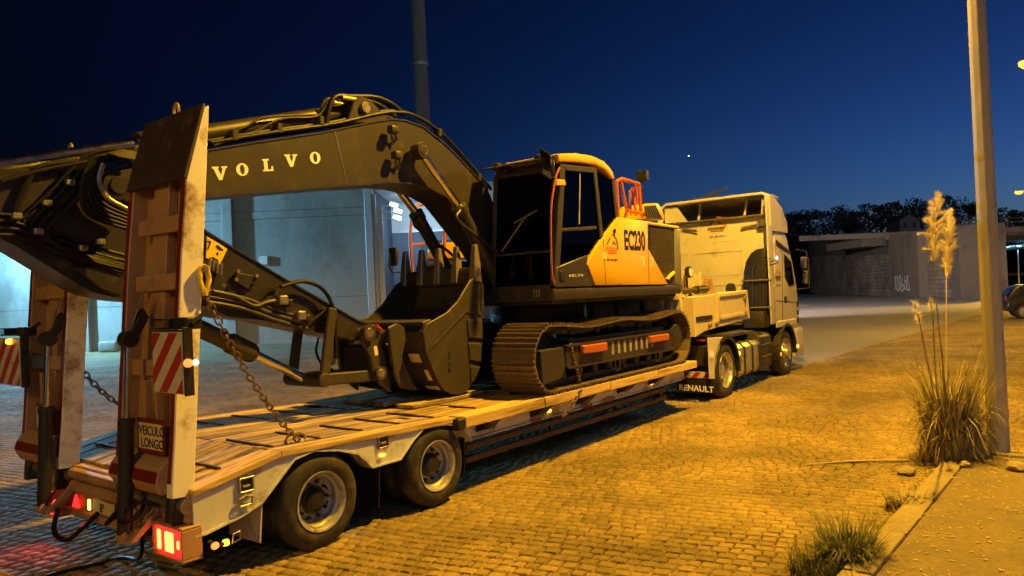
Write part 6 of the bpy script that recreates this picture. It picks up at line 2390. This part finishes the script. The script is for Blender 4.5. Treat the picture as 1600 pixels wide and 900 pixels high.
# reservoir and silencer behind the cab
MB().prism_x([(4.98, 1.08), (5.42, 1.08), (5.44, 1.44), (4.98, 1.44)], 15.0, 15.40).build('silencer', 'machine_grey', truck, bevel=.05, segs=2)

# ---- cab
cabt = part_empty('cab', truck, (16.3, KC, 1.0))
XB = 15.42
CL, CR = 4.90, kfar(4.90)
sidep = [(15.698, 3.318), (16.084, 3.283), (16.379, 3.157), (16.576, 2.937), (16.682, 2.711), (16.880, 2.455), (17.039, 2.077), (17.141, 1.636), (17.110, 1.140), (16.973, 0.901), (16.721, 0.846), (16.510, 1.016), (16.248, 1.117), (15.896, 1.164), (15.504, 1.146), (15.333, 1.129)]
sidep = [(max(x, XB), z) for x, z in sidep]
b = MB()
b.prism_y(sidep, CL, CR)
b.build('cab_shell', 'cab_paint', cabt, bevel=.05, segs=3)
# embossed rear wall
MB().prism_x([(CL + .02, 1.20), (CR - .02, 1.20), (CR - .02, 3.46), (CL + .02, 3.46)], XB - .03, XB + .02).build('rear_wall', 'cab_paint', cabt, bevel=.02, segs=2)


def rpanel(y0, y1, z0, z1, name='pressed_panel'):
    b = MB()
    for a in ((y0, y0 + .02, z0, z1), (y1 - .02, y1, z0, z1), (y0 + .02, y1 - .02, z0, z0 + .02), (y0 + .02, y1 - .02, z1 - .02, z1)):
        b.bx(XB - .042, XB - .028, *a)
    b.build(name, 'cab_paint', cabt, bevel=.004)


q = [(6.602, 2.748), (5.512, 2.727), (5.547, 1.999), (6.641, 1.946)]
rpanel(q[1][0], q[0][0], q[2][1], q[0][1])
q = [(6.922, 2.770), (6.738, 2.757), (6.769, 2.124), (6.954, 2.133)]
rpanel(q[1][0], q[0][0] + .12, q[2][1], q[0][1])
q = [(6.901, 3.204), (6.581, 3.177), (6.589, 3.005), (6.910, 3.031)]
for y0, y1, z in ((5.5, 6.8, 2.22), (5.5, 6.9, 2.02), (5.55, 6.2, 2.95)):
    MB().bx(XB - .037, XB - .029, y0, y1, z, z + .014).build('wall_crease', 'cab_paint', cabt)
# rear work lamp arms
for pxs in ("1157,355 1186,347", "1066,356 1088,359"):
    pass
for (ya, za), (yb, zb) in ([(5.495, 3.217), (5.082, 3.273)], [(6.850, 3.326), (6.504, 3.252)]):
    b = MB()
    b.tube([(15.34, ya, za), (15.36, yb, zb)], .022, 7)
    b.tube([(15.34, ya, za), (15.38, yb, zb - .07)], .016, 7)
    b.build('wiper_stay', 'steel', cabt)
(ya, za), (yb, zb) = [(5.126, 3.346), (4.917, 3.219)]
MB().bx(15.26, 15.36, yb, ya, zb - .02, za).build('rear_lamp_unit', 'steel', cabt, bevel=.015)
# emblem on the wall
(ly, lz), (ly2, lz2) = [(6.247, 3.105), (5.856, 3.072)]
logo(cabt, XB - .032, ly, lz, ly - ly2, (0, -1, 0), (-1, 0, 0), True, 'logo_brown')
# air intake
ai = [(5.452, 1.352), (5.423, 2.268), (5.357, 2.496), (5.253, 2.653), (5.141, 2.727), (4.939, 2.752), (4.932, 2.040), (4.964, 1.370)]
MB().prism_x(ai, 15.14, 15.388).build('air_intake', 'black', cabt, bevel=.03, segs=2)
for k in range(4):
    q = [(5.263, 1.413), (5.220, 2.324), (5.117, 2.519), (4.902, 2.572)]
    MB().tube([(15.138, y - k * .075, z - k * .05) for y, z in q], .010, 6).build('intake_rib', 'machine_dark', cabt)
for (ya, za), (yb, zb) in ([(5.449, 2.080), (4.808, 2.077)], [(5.299, 1.509), (4.860, 1.512)]):
    MB().cyl((15.1, ya, za), (15.1, yb, zb), .018, n=8).build('grab_bar', 'steel', cabt)
q = [(5.394, 2.078), (5.412, 1.984), (5.358, 1.968), (5.340, 2.062)]
MB().tube([(15.1, y, z) for y, z in q], .014, 6, closed=True).build('hose_ring', 'black', cabt)
# side fairing
sf = [(15.424, 3.880), (15.635, 3.898), (15.722, 3.331), (15.572, 2.035), (15.401, 1.165), (15.191, 1.151), (15.358, 2.574)]
b = MB()
b.bx(15.10, 15.43, 4.862, 4.895, 1.16, 3.86)
b.build('side_fairing', 'cab_paint', cabt, bevel=.014, segs=2)
MB().bx(15.10, 15.43, kfar(4.895), kfar(4.862), 1.16, 3.86).build('side_fairing', 'cab_paint', cabt, bevel=.014, segs=2)
# roof deflector: hollow shell open to the rear
b = MB()
T = .05
zt, zl = 3.92, 3.46
YA, YB_ = 4.865, kfar(4.865)
# top skin slopes forward and down
top_pts = [(15.30, 3.92), (15.75, 3.86), (16.15, 3.68), (16.45, 3.40), (16.55, 3.2)]
for (xa, za), (xb, zb) in zip(top_pts[:-1], top_pts[1:]):
    b.prism_y([(xa, za - T), (xb, zb - T), (xb, zb), (xa, za)], YA + .12, YB_ - .12)
b.build('deflector_top', 'cab_paint', cabt, smooth=40)
for s, yA in ((1, YA), (-1, YB_)):
    b = MB()
    sidepts = [(15.30, 3.87), (15.75, 3.81), (16.15, 3.63), (16.45, 3.35), (16.5, 3.1), (15.30, 3.1)]
    b.prism_y(sidepts, yA, yA + s * .03)
    b.build('deflector_side', 'cab_paint', cabt, bevel=.01)
    b = MB()
    b.prism_x([(yA, 3.85), (yA + s * .125, 3.92), (yA + s * .125, 3.87), (yA + s * .035, 3.82)], 15.29, 16.0)
    b.build('deflector_corner', 'cab_paint', cabt, bevel=.006)
b = MB()
b.tube([(15.29, YA + .01, 3.2), (15.29, YA + .012, 3.80), (15.29, YA + .13, 3.895), (15.29, YB_ - .13, 3.895), (15.29, YB_ - .012, 3.80), (15.29, YB_ - .01, 3.2)], .036, 8)
b.build('deflector_rim', 'cab_paint', cabt)
MB().bx(15.30, 16.4, YA + .05, YB_ - .05, 3.44, 3.47).build('cab_roof', 'black', cabt)
for (y, z) in [(6.542, 3.610), (5.491, 3.641)]:
    MB().cyl((15.55, y, 3.45), (15.60, y - .06, 3.86), .03, n=8).build('deflector_strut', 'cab_paint', cabt)
MB().prism_x([(YB_ - .06, 3.46), (YB_ - .06, 3.84), (YB_ - .35, 3.84), (YB_ - .62, 3.46)], 15.34, 15.36).build('deflector_gusset', 'cab_paint', cabt, bevel=.006)
MB().prism_x([(YA + .05, 3.46), (YA + .05, 3.84), (YA + .16, 3.84), (YA + .20, 3.46)], 15.34, 15.36).build('deflector_gusset', 'cab_paint', cabt, bevel=.006)
MB().cyl((15.30, YA + .1, 3.45), (15.30, YB_ - .3, 3.45), .02, n=8).build('roof_rail', 'steel', cabt)
# near side details
win = [(16.272, 2.604), (16.689, 2.453), (16.853, 1.977), (16.514, 1.939), (16.269, 2.140)]
MB().prism_y(win, 4.888, 4.899).build('side_window', 'truck_glass', cabt)
MB().prism_y([(16.233, 2.645), (16.739, 2.468), (16.896, 1.948), (16.487, 1.912), (16.221, 2.126)], 4.894, 4.8985).build('window_seal', 'black', cabt)
(x, z), = [(16.192, 1.637)]
MB().bx(x - .08, x + .08, 4.885, 4.902, z - .07, z + .07).build('door_handle', 'black', cabt, bevel=.01)
for ln_ in ([(16.120, 2.643), (15.935, 1.135)], [(15.576, 1.629), (17.077, 1.551)]):
    (xa, za), (xb, zb) = ln_
    b = MB()
    b.tube([(xa, 4.899, za), (xb, 4.899, zb)], .008, 4)
    b.build('door_gap', 'black', cabt)
q = [(15.725, 2.923), (16.635, 2.710), (16.626, 2.652), (15.713, 2.840)]
MB().prism_y(q, 4.87, 4.902).build('roof_visor_line', 'machine_grey', cabt, bevel=.008)
for (x, z) in [(15.439, 2.990), (15.400, 2.439), (15.386, 2.345), (15.412, 2.237), (15.368, 1.943)]:
    MB().box((x, 4.858, z), (.06, .008, .02)).build('reflector_dot', 'letter_white', cabt)
glow('marker_blue', (0.25, 0.25, 1.0), 5)
(x, z), = [(15.722, 2.539)]
MB().cyl((x, 4.90, z), (x, 4.88, z), .04, n=12).build('badge_lamp', 'marker_blue', cabt)
(lx, lz), (lx2, lz2) = [(15.575, 1.981), (15.942, 1.976)]
logo(cabt, lx, 4.898, lz, lx2 - lx, (1, 0, 0), (0, -1, 0), True, 'logo_brown')
# step panel, bumper, lamps
MB().bx(15.50, 16.9, 4.885, 4.93, 1.05, 1.20).build('side_skirt', 'cab_paint', cabt, bevel=.03)
MB().bx(16.72, 17.35, 4.87, kfar(4.87), .32, .98).build('front_bumper', 'cab_paint', truck, bevel=.06, segs=2)
MB().bx(17.30, 17.38, 5.0, 5.35, .62, .84).build('head_lamp', 'marker_white', truck, bevel=.03)
MB().bx(17.30, 17.38, kfar(5.35), kfar(5.0), .62, .84).build('head_lamp', 'marker_white', truck, bevel=.03)
(x, z), = [(16.755, 0.571)]
MB().box((x, 4.855, z), (.12, .05, .08)).build('indicator_lamp', 'marker_amber', truck, bevel=.02)
for (x, z) in [(17.050, 1.507), (17.044, 1.318), (17.016, 1.145)]:
    MB().box((x + .02, 4.90, z), (.10, .03, .12)).build('corner_vent', 'black', truck, bevel=.01)
# windscreen
MB().bx(17.17, 17.18, 5.0, kfar(5.0), 1.75, 2.7).build('windscreen', 'truck_glass', cabt)
# mirrors
ma = MB()
ma.tube([(17.05, 4.88, 2.75), (17.12, 4.66, 2.70), (17.12, 4.62, 2.30), (17.12, 4.64, 1.86), (17.0, 4.88, 1.84)], .02, 7)
ma = ma.build('mirror_arm', 'black', cabt)
for (z0, z1, yy) in ((2.22, 2.64, 4.58), (1.88, 2.18, 4.58)):
    pass
m1 = [(4.788, 2.595), (4.636, 2.556), (4.648, 2.281), (4.801, 2.319)]
m2 = [(4.760, 2.288), (4.622, 2.251), (4.650, 1.948), (4.761, 1.953)]
for q in (m1, m2):
    mh = MB().prism_x(q, 17.06, 17.24).build('mirror_housing', 'black', ma, bevel=.03, segs=2)
    cy_ = sum(p[0] for p in q) / 4
    cz_ = sum(p[1] for p in q) / 4
    MB().prism_x([((p[0] - cy_) * .8 + cy_, (p[1] - cz_) * .82 + cz_) for p in q], 17.05, 17.059).build('mirror_glass', 'chrome', mh)

for y in (5.18, kfar(5.18)):
    ld = bpy.data.lights.new('head_lamp_light', 'SPOT')
    ld.energy = 420 / K
    ld.color = (1.0, 0.90, 0.74)
    ld.spot_size = R(64)
    ld.spot_blend = 0.9
    ld.shadow_soft_size = .08
    o = bpy.data.objects.new('head_lamp_light', ld)
    o.location = (17.42, y, .74)
    o.rotation_euler = Vector((1, -.06, .06)).to_track_quat('-Z', 'Y').to_euler()
    col.objects.link(o)

# ------------------------------------------------------------------ lashing chains
def chain_link_mesh(name, L, W, r, mat):
    b = MB()
    pts = []
    n = 5
    for k in range(n + 1):
        a = -math.pi / 2 + math.pi * k / n
        pts.append((L / 2 - W / 2 + W / 2 * math.cos(a), W / 2 * math.sin(a), 0))
    for k in range(n + 1):
        a = math.pi / 2 + math.pi * k / n
        pts.append((-(L / 2 - W / 2) + W / 2 * math.cos(a), W / 2 * math.sin(a), 0))
    b.tube(pts, r, 6, closed=True)
    me = b.mesh(name, smooth=60)
    me.materials.append(MATS[mat])
    return me


def chain(label, path, L=.070, W=.041, r=.0072, name='lashing_chain'):
    path = [Vector(p) for p in path]
    t = thing(name, label, 'chain', tuple(path[-1]), 'lashing chains')
    me = chain_link_mesh('chain_link', L, W, r, 'chain_steel')
    seg = [(q - p).length for p, q in zip(path[:-1], path[1:])]
    tot_ = sum(seg)
    step = L - 2.3 * r
    n = int(tot_ / step)
    for i in range(n + 1):
        s = i * step
        for (p, q), l in zip(zip(path[:-1], path[1:]), seg):
            if s <= l:
                break
            s -= l
        else:
            break
        c = p + (q - p) * (s / l)
        d = (q - p).normalized()
        u = d.cross(Vector((0, 1, 0.2))).normalized()
        v = d.cross(u)
        roll = (i % 2) * math.pi / 2 + .5 + random.uniform(-.15, .15)
        e2 = u * math.cos(roll) + v * math.sin(roll)
        e3 = d.cross(e2)
        M = Matrix(((d.x, e2.x, e3.x, c.x), (d.y, e2.y, e3.y, c.y), (d.z, e2.z, e3.z, c.z), (0, 0, 0, 1)))
        place('chain_link', me, t, M)
    return t


def sagged(a, b, sag, n=14):
    a, b = Vector(a), Vector(b)
    return [a + (b - a) * (k / n) - Vector((0, 0, sag * 4 * (k / n) * (1 - k / n))) for k in range(n + 1)]


hk = [(2.791, 2.088), (3.511, 0.910)]
top_pt = (hk[0][0] + .0, 4.895, hk[0][1])
bot = [(3.656, 5.102)][0]
c1 = chain('rusty chain hanging from the yellow hook on the near ramp to the deck', sagged(top_pt, (bot[0], bot[1], .885), .10))
# the yellow clevis hook on the ramp
hook = thing('chain_hook', 'yellow clevis hook on the near ramp holding the top of the rusty chain', 'hook', (hk[0][0], 4.9, hk[0][1] + .1))
q = [(2.737, 2.289), (2.777, 2.317), (2.815, 2.299), (2.831, 2.206), (2.797, 2.088), (2.767, 2.088), (2.734, 2.198)]
b = MB()
n = len(q)
cx0 = sum(p[0] for p in q) / n
cz0 = sum(p[1] for p in q) / n
inn = [((p[0] - cx0) * .48 + cx0, (p[1] - cz0) * .55 + cz0) for p in q]
for i in range(n):
    j = (i + 1) % n
    b.prism_y([q[i], q[j], inn[j], inn[i]], 4.868, 4.905)
b.build('hook_body', 'plate_yellow', hook, bevel=.008, segs=2)
MB().cyl((cx0, 4.862, cz0 + .07), (cx0, 4.93, cz0 + .07), .028, n=12).build('hook_pin', 'steel', hook, bevel=.005)
# lashing point where it meets the deck
b = MB()
b.tube([(bot[0] + .10 * math.cos(a * math.pi / 5), bot[1] + .02, .885 + .05 * math.sin(a * math.pi / 5)) for a in range(10)], .012, 6, closed=True)
lr = b.build('lashing_eye', 'brass', trailer)
fa = [(6.830, 1.546)][0]
fb_ = [(6.880, 1.155)][0]
chain('dark chain sagging from the far ramp towards the deck between the ramps', sagged((2.70, fa[0], fa[1]), (3.05, fb_[0], fb_[1]), .03))
t1 = [(7.455, 1.341), (7.500, 1.188), (7.598, 0.957), (7.630, 0.811)]
t2 = [(7.534, 0.778), (7.425, 0.691), (7.261, 0.600), (7.145, 0.542)]
chain('thin chain looped over the near track frame and down past the deck edge', [(x, 4.835, z) for x, z in t1] + [(x, 4.785, z) for x, z in t2], L=.064, W=.038, r=.0068)

# ------------------------------------------------------------------ pampas grass beside the lamp post
pm('blade_dry', (0.42, 0.34, 0.18), 0.7, var=0.35, scale=6, per_object=.1)
pm('blade_green', (0.13, 0.14, 0.045), 0.65, var=0.4, scale=6, per_object=.1)
pm('plume', (0.80, 0.73, 0.60), 0.85, var=0.2, scale=20)


def blades(n, base, spread, length, width, seed, droop=1.0, lean=(0, 0)):
    rs = random.Random(seed)
    b = MB()
    for _ in range(n):
        a = rs.random() * 6.283
        rr = spread * math.sqrt(rs.random())
        p = Vector((base[0] + rr * math.cos(a), base[1] + rr * math.sin(a), base[2]))
        out = Vector((math.cos(a + rs.gauss(0, .7)) + lean[0], math.sin(a + rs.gauss(0, .7)) + lean[1], 0))
        L = length * rs.uniform(.45, 1.1)
        bend = rs.uniform(.10, .46) * droop
        fall = rs.uniform(.1, .55) if rs.random() < .5 else rs.uniform(.55, 1.02)
        w = width * rs.uniform(.6, 1.2)
        sidev = Vector((-out.y, out.x, 0)).normalized()
        prev = None
        segs_ = 5
        vs_ = []
        for k in range(segs_ + 1):
            t = k / segs_
            q = p + out.normalized() * (L * bend * t ** 1.7) + Vector((0, 0, L * (t - fall * .95 * t ** 2.6)))
            ww = w * (1 - t ** 1.5) + .0008
            vs_ += [q - sidev * ww, q + sidev * ww]
        b.add(vs_, [(2 * k, 2 * k + 1, 2 * k + 3, 2 * k + 2) for k in range(segs_)])
    return b


pg = thing('pampas_grass', 'tall clump of pampas grass with two pale plumes beside the lamp post', 'plant', (8.95, 1.05, 0))
g0 = [(9.046, 1.060)][0]
blades(520, (g0[0], g0[1], .0), .20, 1.35, .0075, 11, .9).build('green_blades', 'blade_green', pg, smooth=0)
blades(520, (g0[0], g0[1], .0), .24, 1.3, .0075, 12, 1.05).build('dry_blades', 'blade_dry', pg, smooth=0)
blades(520, (g0[0], g0[1], .0), .32, .40, .0055, 13, 1.3).build('dead_skirt', 'blade_dry', pg, smooth=0)
blades(60, (g0[0], g0[1], .0), .15, 1.6, .006, 14, .8).build('tall_blades', 'blade_dry', pg, smooth=0)


def plume(base, tip, wid, n, seed, parent, stem_from):
    rs = random.Random(seed)
    base, tip = Vector(base), Vector(tip)
    MB().tube(smooth_path([stem_from, Vector(stem_from) * .5 + base * .5 + Vector((.02, .01, 0)), base, base * .4 + tip * .6], 6), .0065, 6).build('stalk', 'blade_dry', parent)
    b = MB()
    ax = tip - base
    L = ax.length
    u = ax.normalized()
    e = u.orthogonal().normalized()
    f = u.cross(e)
    nb_ = 46
    for k in range(nb_):
        # each side branch is a small drooping tassel of fine hairs
        t0 = (k + rs.random()) / nb_
        a0 = rs.random() * 6.283
        wl = wid * (math.sin(math.pi * min(1, .10 + t0 * .86)) ** .8) * rs.uniform(.55, 1.15)
        dv = e * math.cos(a0) + f * math.sin(a0)
        p = base + ax * t0
        tipb = p + dv * wl * .8 + u * (L * rs.uniform(.08, .2)) - Vector((0, 0, wl * rs.uniform(.0, .5)))
        for _ in range(max(4, n // nb_)):
            s0 = rs.random()
            c = p.lerp(tipb, s0) + (e * rs.gauss(0, 1) + f * rs.gauss(0, 1)) * .006
            d = (tipb - p).normalized() + Vector((rs.gauss(0, .35), rs.gauss(0, .35), rs.gauss(0, .3) - .15))
            h = c + d.normalized() * rs.uniform(.03, .075)
            sd = d.cross(u)
            sd = sd.normalized() * .0018 if sd.length > 1e-6 else e * .0018
            b.add([c - sd, c + sd, h], [(0, 1, 2)])
    b.build('plume', 'plume', parent, smooth=0)


gy = g0[1]
for (bs, tp, wd, n, sd_) in (("1462,425", "1467,314", .13, 2600, 1), ("1474,430", "1479,336", .10, 2200, 2), ("1438,508", "1430,474", .028, 260, 3), ("1457,488", "1454,472", .015, 90, 4)):
    pass
A = [(8.655, 2.131), (9.126, 2.820), (9.658, 1.976), (10.174, 2.722), (7.644, 1.540), (7.458, 1.760), (8.439, 1.621), (8.352, 1.754)]
for i, (wd, n) in enumerate(((.115, 13000), (.095, 11000), (.026, 300), (.014, 90))):
    (xa, za), (xb, zb) = A[2 * i], A[2 * i + 1]
    plume((xa, 1.10, za), (xb, 1.10, zb), wd, n, 20 + i, pg, (g0[0] - .02 * i, g0[1] + .03 * i, .25))

# ------------------------------------------------------------------ grass tufts over the kerb
tuft = thing('grass_tuft', 'large green grass tuft growing over the kerb at the photo bottom', 'grass', (5.4, 1.25, 0), 'grass tufts along the kerb')
tz = [(5.414, 1.308), (5.123, 1.454), (7.056, 1.171)]
blades(520, (tz[0][0], tz[0][1], 0), .17, .46, .0045, 31, 1.7, (.25, .15)).build('green_blades', 'blade_green', tuft, smooth=0)
blades(220, (tz[1][0], tz[1][1], 0), .15, .26, .0045, 32, 1.4, (.1, .3)).build('green_blades', 'blade_green', tuft, smooth=0)
blades(200, (tz[0][0] + .1, tz[0][1], 0), .20, .34, .0045, 33, 1.5).build('dry_blades', 'blade_dry', tuft, smooth=0)
t2_ = thing('grass_tuft', 'smaller dry grass tuft on the kerb between the big tuft and the pampas', 'grass', (7.2, 1.2, 0), 'grass tufts along the kerb')
blades(260, (tz[2][0], tz[2][1], 0.0), .15, .20, .005, 34, 1.8, (-.1, .3)).build('dry_blades', 'blade_dry', t2_, smooth=0)
blades(160, (tz[2][0] - .05, tz[2][1] + .02, 0.0), .15, .18, .0045, 35, 1.6).build('green_blades', 'blade_green', t2_, smooth=0)
wd_ = MB()
rs = random.Random(77)
for (x, y) in [(7.905, 2.006), (8.075, 1.909), (8.087, 1.770), (8.289, 1.670), (7.758, 1.742), (7.582, 1.868), (8.566, 1.555), (8.204, 2.143), (7.902, 1.573), (7.603, 1.629), (7.684, 2.262), (6.622, 2.101), (8.617, 1.978), (8.122, 1.421), (5.974, 2.150), (7.087, 2.023)]:
    for _ in range(3):
        bl = blades(10, (x + rs.uniform(-.07, .07), y + rs.uniform(-.07, .07), -.01), .035, rs.uniform(.02, .05), .003, rs.randrange(10 ** 6), 1.8)
        wd_.add(bl.v, bl.f)
for _ in range(46):
    x = rs.uniform(3.6, 8.7)
    bl = blades(9, (x, kerb_y(x) + rs.uniform(.0, .07), 0), .035, rs.uniform(.05, .11), .0035, rs.randrange(10 ** 6), 1.6)
    wd_.add(bl.v, bl.f)
weeds = wd_.build('weeds', 'blade_dry', None, smooth=0)
tag(weeds, 'scattered dry weeds in the joint between setts and kerb', 'weeds', kind='stuff')
# grit, dead leaf bits and twigs on the footpath and along the kerb
db = MB()
rs = random.Random(78)
for _ in range(1500):
    x = rs.uniform(3.8, 9.1)
    y = kerb_y(x) - rs.random() ** 1.6 * 2.6 + .16
    zz = .0 if y > kerb_y(x) else .082
    s_ = rs.uniform(.003, .011)
    a = rs.random() * 3.14
    ca, sa = math.cos(a), math.sin(a)
    ln = s_ * rs.uniform(1, 3.5)
    h_ = s_ * .7
    q = [(x + ca * ln, y + sa * ln, zz), (x - sa * s_, y + ca * s_, zz), (x - ca * ln, y - sa * ln, zz), (x + sa * s_, y - ca * s_, zz), (x, y, zz + h_)]
    db.add(q, [(0, 1, 4), (1, 2, 4), (2, 3, 4), (3, 0, 4)])
for _ in range(900):
    a = rs.random() * 6.283
    r0 = abs(rs.gauss(0, .26)) + .08
    x, y = g0[0] + r0 * math.cos(a) * 1.1, g0[1] + r0 * math.sin(a)
    zz = (.088 if y < kerb_y(x) and x < 9.1 else .006) + rs.random() * .02
    ln, a2 = rs.uniform(.02, .09), rs.random() * 6.283
    dx, dy = math.cos(a2) * ln, math.sin(a2) * ln
    db.add([(x - dx, y - dy, zz), (x - dy * .05, y + dx * .05, zz + .006), (x + dx, y + dy, zz + rs.uniform(-.004, .012)), (x + dy * .05, y - dx * .05, zz + .004)], [(0, 1, 2, 3)])
debris = db.build('debris', 'blade_dry', None, smooth=0)
tag(debris, 'scattered grit and dead leaf bits on the footpath', 'debris', kind='stuff')
# litter of broken twigs and stones
(sx1, sy1), (sx2, sy2), (sx3, sy3) = [(8.141, 2.337), (8.499, 1.887), (8.791, 1.438)]
b = MB()
b.tube(smooth_path([(sx1, sy1, .018), (sx2, sy2 + .01, .03), (sx3, sy3, .022)], 6), [.009] * 4 + [.013] * 9, 6)
b.tube([(sx2 + .02, sy2, .03), (sx2 + .35, sy2 - .22, .05)], .005, 5)
stick = b.build('fallen_cane', 'blade_dry')
tag(stick, 'long dry cane lying on the setts beside the pampas clump', 'stick')
for i, (pos, s, lab) in enumerate((([(8.299, 1.378)][0], .085, 'pale broken stone at the tip of the dry cane'), ([(8.512, 0.889)][0], .06, 'small pale stone at the foot of the pampas clump'), ([(8.607, 0.471)][0], .10, 'pale stone on the kerb end beside the lamp post'))):
    bm = bmesh.new()
    bmesh.ops.create_icosphere(bm, subdivisions=2, radius=s)
    rs = random.Random(i)
    for v in bm.verts:
        v.co = Vector((v.co.x * 1.5, v.co.y, v.co.z * .5)) * rs.uniform(.8, 1.15)
    me = bpy.data.meshes.new('stone')
    bm.to_mesh(me)
    bm.free()
    me.materials.append(MATS['kerb_stone'])
    o = link('stone', me)
    o.location = (pos[0], pos[1], .03 if i == 0 else .10)
    tag(o, lab, 'stone', 'loose stones by the kerb')

# rubber cable on the ground behind the trailer
q = [(2.040, 6.223), (2.305, 6.237), (2.512, 6.175), (2.698, 6.132)]
b = MB()
b.tube(smooth_path([(x, y, .016) for x, y in q] + [(2.52, 5.45, .20), (2.56, 5.50, .40)], 6), .014, 7)
cb = b.build('rubber_cable', 'hose')
tag(cb, 'black rubber cable hanging from the trailer tail onto the ground', 'cable')

# ------------------------------------------------------------------ parked hatchback at the right edge
car = thing('parked_car', 'dark hatchback parked beyond the lamp post, cut by the photo edge', 'car', (39.5, 1.0, 0))
cang = math.atan2(-.97, .22)
cM = Matrix.Translation((39.3, 2.35, 0)) @ Matrix.Rotation(cang, 4, 'Z')
pm('car_paint', (0.012, 0.013, 0.016), 0.22, var=0.1, coat=.6)


def cbuild(b, name, mat, parent=None, bevel=0.0, segs=1):
    b.v = [tuple(cM @ Vector(p)) for p in b.v]
    return b.build(name, mat, parent or car, bevel=bevel, segs=segs)


prof_ = [(0, .35), (.02, .62), (.05, .92), (.30, 1.36), (.55, 1.46), (1.6, 1.47), (2.3, 1.38), (2.95, .98), (3.75, .84), (3.88, .62), (3.9, .32), (3.4, .26), (3.38, .36), (3.25, .56), (3.05, .62), (2.85, .56), (2.72, .36), (2.7, .22),
         (1.0, .22), (.98, .36), (.85, .56), (.65, .62), (.45, .56), (.32, .36), (.3, .26)]
cbuild(MB().prism_y(prof_, -.83, .83), 'body', 'car_paint', bevel=.06, segs=3)
for s in (-1, 1):
    gl_ = cbuild(MB().prism_y([(.42, .98), (.60, 1.36), (1.25, 1.39), (1.25, .97)], s * .832, s * .845), 'side_window', 'black_gloss')
    cbuild(MB().prism_y([(1.32, .97), (1.32, 1.39), (1.9, 1.37), (2.55, 1.0)], s * .832, s * .845), 'side_window', 'black_gloss')
    cbuild(MB().box((.02, s * .68, .88), (.08, .22, .26)), 'tail_lamp', 'red_tape', bevel=.02)
cbuild(MB().prism_y([(.055, .98), (.285, 1.35), (.27, 1.36), (.04, .99)], -.62, .62), 'rear_window', 'black_gloss')
cbuild(MB().box((.0, 0, .45), (.10, 1.5, .22)), 'rear_bumper', 'black', bevel=.04, segs=2)
ct = MB()
ct.lathe([(.19, .02), (.21, 0), (.28, 0), (.30, .03), (.30, .16), (.28, .19), (.19, .19)], (0, 0, 0), 'Y', 24)
ctm = ct.mesh('car_tyre')
ctm.materials.append(MATS['rubber'])
cr_ = MB()
cr_.lathe([(.20, .015), (.19, .0), (.175, .01), (.17, .06), (.001, .062)], (0, 0, 0), 'Y', 24)
for k in range(5):
    a = 2 * math.pi * k / 5
    cr_.box((.09 * math.cos(a), .018, .09 * math.sin(a)), (.17, .02, .045), Matrix.Rotation(-a, 3, 'Y'))
cr_.cyl((0, .0, 0), (0, .05, 0), .05, n=12)
crm = cr_.mesh('car_rim')
crm.materials.append(MATS['rim_alloy'])
for x in (.65, 3.05):
    for s in (-1, 1):
        c = cM @ Vector((x, s * .84, .30))
        wt = part_empty('wheel', car, c)
        M = Matrix.Translation(c) @ Matrix.Rotation(cang + (0 if s < 0 else math.pi), 4, 'Z')
        place('tyre', ctm, wt, M)
        place('rim', crm, wt, M)
